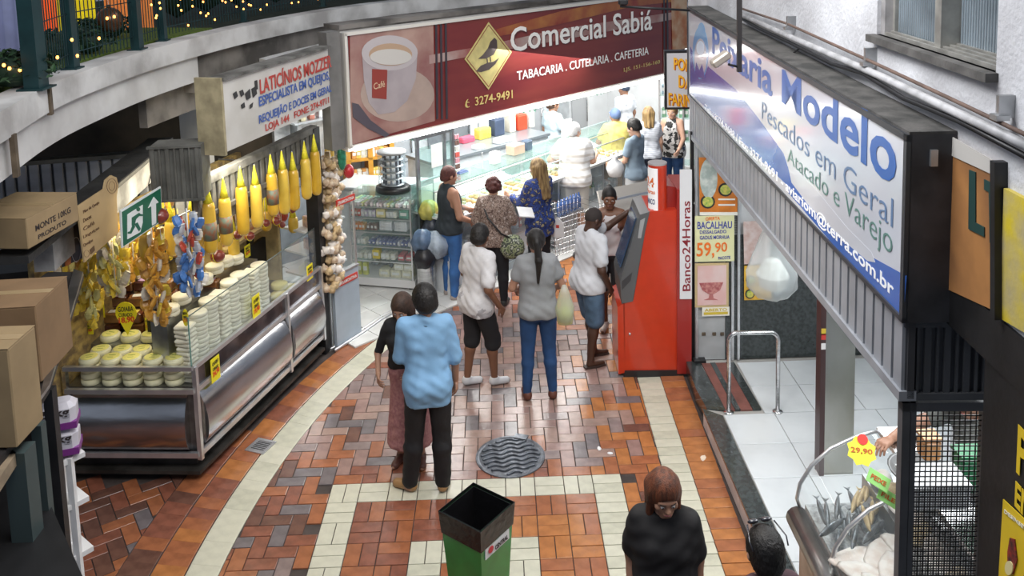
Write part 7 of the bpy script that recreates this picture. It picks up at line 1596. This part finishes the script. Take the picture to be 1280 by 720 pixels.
for k in range(9): MB().box((cl*k/8, .5, 1.15), (.02, .40, .32)).build('partition', glass_t, fcn)
MB().box((cl/2, .74, .7), (cl, .04, 1.25)).build('back_panel', cgl, fcn)
trm = M('tray_white', (.74, .74, .74), .35); fmm = [M('pastry_gold', (.66, .44, .16), .5, dark=(.5, .28, .08), sc=18), M('pastry_pale', (.74, .62, .36), .5, var=.2, sc=18), M('pastry_white', (.76, .72, .62), .5, var=.15, sc=18)]
pst = [MB().lathe([(.028, 0), (.036, .01), (.03, .026), (0, .034)], n=8, sy=1.3).mesh('pastry', m) for m in fmm]
for k in range(18):
    t = EF('food_tray', CF, '%s white pastry tray along the food counter from its near end' % ORD[k], 'tray', at=(.13+k*cl/18.2, .30, 1.0))
    t['group'] = 'pastry trays'
    MB().box((0, 0, -.004), (.215, .40, .012)).box((-.105, 0, .008), (.008, .40, .025)).box((.105, 0, .008), (.008, .40, .025)).build('tray', trm, t)
    for i in range(2):
        for j in range(4): inst('pastry', pst[(k+i) % 3 if rr.random() < .8 else 1], t, (-.05+i*.1+rr.uniform(-.01, .01), -.14+j*.095, .004), rr.uniform(0, 3))
for k in range(20): goods(CF, 'drink_carton', 'carton', 'packaged good behind the lower counter glass, %s pair from near end' % ORD[k], 'goods in lower counter', .08+k*cl/20.5, .08+k*cl/20.5+.14, .22, .47, 2, (.06, .12, .13), [(.62, .66, .68), (.5, .55, .62), (.68, .62, .6), (.66, .3, .28), (.7, .72, .74)], rows=1)
# blue bottle crates
for k, (u, c) in enumerate(((1.95, 0), (2.22, 0))):
    t = EF('bottle_pack', CF, 'pack of blue water bottles below the counter by the white-haired man, %s' % ('left', 'right')[k], 'bottle pack', at=(u, -.12, .55)); 
    for i in range(4): MB().lathe([(.03, 0), (.032, .15), (.012, .2), (.012, .22)], (i*.065, 0, 0), 10).build('bottle', M('bottle_blue', (.08, .16, .42), .15, coat=.6), t)
    MB().box((.1, .0, -.02), (.27, .1, .03)).build('tray', alu, t); MB().box((.1, .05, -.28), (.27, .02, .52)).build('leg_panel', alu, t)
# green goods window at right of the white-haired man
for k in range(6): tag(MB().lathe([(.03, 0), (.035, .02), (.035, .12), (.014, .17), (.014, .2)], n=10).build('bottle', M('btl_%d' % (k % 3), ((.05, .22, .10), (.55, .52, .12), (.12, .25, .16))[k % 3], .3), None, CF.w(2.75+k*.09, .2, .47)), 'green or yellow bottle behind the counter glass right of the white-haired man', 'bottle', 'bottles behind the lower glass')
# cash desk board with notices
nb_ = EF('counter_screen', CF, 'dark metal frame with white paper notices standing at the near end of the food counter', 'screen', at=(.02, .60, 0))
for x in (0, .47, .62): MB().box((x, 0, 1.35), (.04, .04, 1.2)).build('upright', steel_d, nb_)
MB().box((.3, 0, 1.94), (.68, .05, .05)).build('head_rail', steel_d, nb_); MB().box((.3, .02, 1.35), (.60, .01, .9)).build('glass', glass_t, nb_)
for i, (x, z, w_, h_) in enumerate(((.12, 1.10, .20, .42), (.34, 1.16, .19, .40), (.32, 1.66, .20, .30))):
    t = MB().box((x, -.02, z), (w_, .004, h_)).build('paper_notice', whitep, nb_)
for x in (.66, .70): 
    for k in range(12): MB().box((x, -.03, .95+k*.08), (.03, .02, .06)).build('gum_packet', M('gum_%d' % (k % 4), ((.6, .12, .1), (.65, .65, .62), (.2, .12, .1), (.62, .3, .35))[k % 4], .4), nb_)
# rear counter with stuff
RA, RB = gp(548, 201, 1.28), gp(662, 172, 1.28); RC = Frame((RA.x, RA.y), (RB.x, RB.y)); rc = EF('rear_counter', RC, 'long grey-topped rear work counter behind the food counter', 'counter')
rl = RC.L+.5; MB().box((rl/2-.1, .3, .62), (rl, .6, 1.24)).build('body', M('rear_body', (.60, .65, .68), .4, var=.1), rc); MB().box((rl/2-.1, .3, 1.26), (rl+.05, .66, .04)).build('worktop', M('rear_top', (.22, .25, .27), .3, .3), rc)
def rcbox(px, py, d, c, nm, cat, lb):
    q = gp(px, py, 1.28); u, v, _ = RC.loc(q); v = min(.52, max(.08, v))
    t = EF(nm, RC, lb, cat, at=(u, v, 1.28)); MB().bev((0, 0, d[2]/2), d, .01).build('body', M('rc_%d%d%d' % tuple(int(x*99) for x in c), c, .45, var=.15), t); MB().box((0, 0, d[2]+.004), (d[0]*.9, d[1]*.9, .008)).build('lid', M('rcl_%d%d%d' % tuple(int(x*99) for x in c), tuple(min(1, x*1.2) for x in c), .4), t); return t
rcbox(577, 176, (.24, .12, .08), (.62, .08, .14), 'red_box', 'box', 'red and white packet on the rear counter left of the cartons'); rcbox(568, 164, (.24, .14, .16), (.70, .60, .10), 'yellow_box', 'box', 'yellow pack behind the red packet on the rear counter')
rcbox(586, 168, (.20, .14, .10), (.70, .72, .80), 'white_box', 'box', 'white flat pack right of the yellow pack'); rcbox(598, 163, (.20, .16, .26), (.05, .07, .12), 'coffee_machine', 'machine', 'dark coffee machine on the rear counter'); rcbox(619, 160, (.13, .14, .28), (.66, .62, .52), 'cream_carton', 'carton', 'tall cream carton left of the red crate on the rear counter'); rcbox(634, 158, (.20, .16, .24), (.66, .07, .03), 'red_crate', 'crate', 'bright red crate on the rear counter')
rcbox(650, 156, (.12, .14, .26), (.68, .66, .6), 'cream_carton', 'carton', 'pale carton right of the bright red crate'); rcbox(628, 178, (.28, .13, .07), (.68, .72, .74), 'foam_tray', 'tray', 'upper white foam tray pile at the rear counter edge'); rcbox(606, 188, (.18, .12, .05), (.70, .74, .76), 'foam_tray', 'tray', 'small white foam tray at the edge left of the larger pile')
# things on the service top of the front counter
def cbox(u, v, z, d, c, nm, cat, lb):
    t = EF(nm, CF, lb, cat, at=(u, v, z)); MB().bev((0, 0, d[2]/2), d, .008).build('body', M('cb_%d%d%d' % tuple(int(x*99) for x in c), c, .4, var=.1), t); MB().box((0, 0, d[2]+.003), (d[0]*.8, d[1]*.8, .006)).build('top_plate', M('cbt_%d%d%d' % tuple(int(x*99) for x in c), tuple(min(1, x*.75) for x in c), .4), t)
cbox(1.35, .5, 1.335, (.14, .1, .16), (.75, .76, .77), 'napkin_holder', 'napkin holder', 'white napkin holder on the counter left of the blonde woman'); cbox(1.05, .45, 1.335, (.02, .02, .22), (.6, .62, .64), 'sauce_rack', 'rack', 'thin metal rod stand beside the napkin holder'); cbox(.75, .55, 1.335, (.18, .10, .02), (.05, .09, .22), 'blue_folder', 'folder', 'small dark blue folder lying on the counter top'); cbox(1.9, .6, 1.335, (.24, .16, .14), (.62, .42, .32), 'food_box', 'box', 'clear box of pink food on the counter top'); cbox(2.15, .6, 1.335, (.12, .12, .14), (.08, .12, .18), 'dark_box', 'box', 'small dark box right of the pink food box'); cbox(3.1, .6, 1.335, (.22, .05, .26), (.72, .73, .74), 'price_board', 'board', 'white paper board on the counter before the cap-wearing staff member')
# back wall equipment
BK = Frame(BF.w(0, 3.22, 0)[:2], BF.w(1, 3.22, 0)[:2])
for k, (u, z, w_, h_, d_, c, lb) in enumerate(((.6, 1.0, .8, .5, .4, (.34, .38, .42), 'grey steel hood at the left of the shop back wall'), (2.3, .9, .7, 1.3, .45, (.5, .55, .6), 'upright pale fridge behind the pale blue staff member'), (3.6, 1.1, .6, .6, .4, (.30, .33, .36), 'grey microwave stack on the back wall'), (5.0, .7, .9, 1.1, .45, (.62, .66, .70), 'wide white fridge at the right of the back wall'), (6.6, .6, .5, 1.5, .4, (.56, .58, .60), 'tall narrow cabinet at the far right of the back wall'))):
    t = EF('kitchen_unit', BK, lb, 'appliance', at=(u, -d_, 0)); MB().bev((w_/2, d_/2, (z+h_)/2), (w_, d_, z+h_), .02).build('body', M('ku_%d' % k, c, .35, .2, var=.15), t); MB().bev((w_/2, -.01, z+h_*.45), (w_*.86, .03, h_*.7), .01).build('door', M('kud_%d' % k, tuple(v*.7 for v in c), .25, .2), t); MB().tube([(w_*.85, -.045, z+h_*.2), (w_*.85, -.045, z+h_*.65)], .01, 6).build('handle', steel, t)
for u, z in ((1.15, 1.9), (4.3, 1.9)): 
    t = EF('steel_shelf', BK, 'steel wall shelf on the shop back wall, %s' % ('left one' if u < 2 else 'right one'), 'shelf', at=(u, -.3, 0)); MB().box((.5, .15, z), (1.2, .3, .03)).build('board', alu, t)
    for x in (.0, 1.0): MB().box((x, .2, z-.1), (.02, .2, .2)).build('bracket', steel_d, t)
    goods(BK, 'container', 'container', 'small container on the steel wall shelf, %s one' % ('left' if u < 2 else 'right'), 'containers wall shelf %s' % u, u, u+1.0, -.2, z+.016, 7, (.08, .1, .16), [(.2, .25, .3), (.6, .62, .65), (.5, .2, .15), (.65, .6, .4)])
# right end glass shelving behind the dress woman
RS = Frame((2.75, 14.9), (3.6, 14.7)); t = EF('glass_shelving', RS, 'white framed glass shelving at the far right of the shop', 'shelf')
for x in (0, .4, .8): MB().box((x, 0, 1.1), (.03, .3, 2.2)).build('upright', alu, t)
for z in (.4, .8, 1.2, 1.6, 2.0): MB().box((.4, 0, z), (.8, .3, .02)).build('board', glass_t, t)
for z in (.81, 1.21, 1.61): goods(RS, 'bottle_box', 'box', 'green or white box on the far right glass shelving at %s' % {.81: 'low level', 1.21: 'middle level', 1.61: 'high level'}[z], 'far right boxes %s' % z, .03, .78, -.05, z, 8, (.07, .1, .16), [(.2, .4, .25), (.66, .68, .7), (.6, .3, .2), (.3, .4, .5)])
# shopping cart
ct = E('shopping_cart', (.82, 11.25, 0), D(38), 'wire shopping cart with red handle behind the bald man', 'cart'); wm = M('chrome_wire', (.6, .6, .62), .25, .9)
mb = MB()
for z in [.35+.07*k for k in range(8)]:
    w_ = .22+.03*(z-.35)/.5; l_ = .38+.08*(z-.35)/.5; mb.tube([(-l_, -w_, z), (l_, -w_, z), (l_, w_, z), (-l_, w_, z), (-l_, -w_, z)], .004, 4)
for k in range(14):
    x = -.38+.76*k/13
    for s__ in (-1, 1): mb.tube([(x, s__*.22, .35), (x*1.2, s__*.25, .86)], .003, 4)
tag(mb.build('basket', wm, ct), None)
for x in (-.35, .35):
    for y in (-.2, .2): MB().tube([(x, y, .35), (x, y, .1)], .01, 6).build('leg', wm, ct); MB().lathe([(.05, -.012), (.05, .012)], (x, y, .05), 12, R=Matrix.Rotation(math.pi/2, 3, 'X')).build('wheel', M('wheel_grey', (.1, .1, .1), .6), ct)
MB().tube([(-.5, -.25, .95), (-.5, .25, .95)], .016, 8).build('handle', M('handle_red', (.65, .04, .03), .4), ct); MB().tube([(-.42, -.25, .84), (-.5, -.25, .95)], .01, 6).build('handle_stem', wm, ct); MB().tube([(-.42, .25, .84), (-.5, .25, .95)], .01, 6).build('handle_stem', wm, ct)
t = E('white_card', CP+ray(697, 285)*11.1, -.2, 'small white house-shaped card hanging on the shopping cart', 'card'); MB().vprism([(-.08, -.12), (.08, -.12), (.08, .06), (.0, .14), (-.08, .06)], 0, .006).build('card', whitep, t); MB().vprism([(-.02, .0), (.02, .0), (.02, .04), (-.02, .04)], -.003, 0).build('red_mark', rs, t)
# low folding board behind tank-top woman
t = E('leaning_board', (1.75, 11.6, 0), D(28), 'pale beige leaning board behind the woman in the tank top', 'board'); MB().box((0, 0, .5), (.9, .04, 1.0), R=Euler((-.35, 0, 0)).to_matrix()).build('panel', M('beige_board', (.58, .55, .50), .5), t); MB().box((0, -.16, .93), (.92, .04, .03), R=Euler((-.35, 0, 0)).to_matrix()).build('edge', alu, t)
# yellow translucent bag by the ponytail woman
t = E('yellow_bag', CP+ray(706, 385)*8.15, 0, 'translucent yellow shopping bag held in front of the ponytail woman', 'plastic bag'); MB().lathe([(0, -.17), (.07, -.15), (.09, 0), (.05, .14), (.02, .22)], n=12, sy=.6).build('bag', MG('yellow_film', (.85, .85, .25), .35, .3), t)
MB().lathe([(0, -.15), (.06, -.13), (.07, -.02), (0, .02)], n=10, sy=.6).build('contents', M('bag_contents', (.5, .55, .1), .6), t)
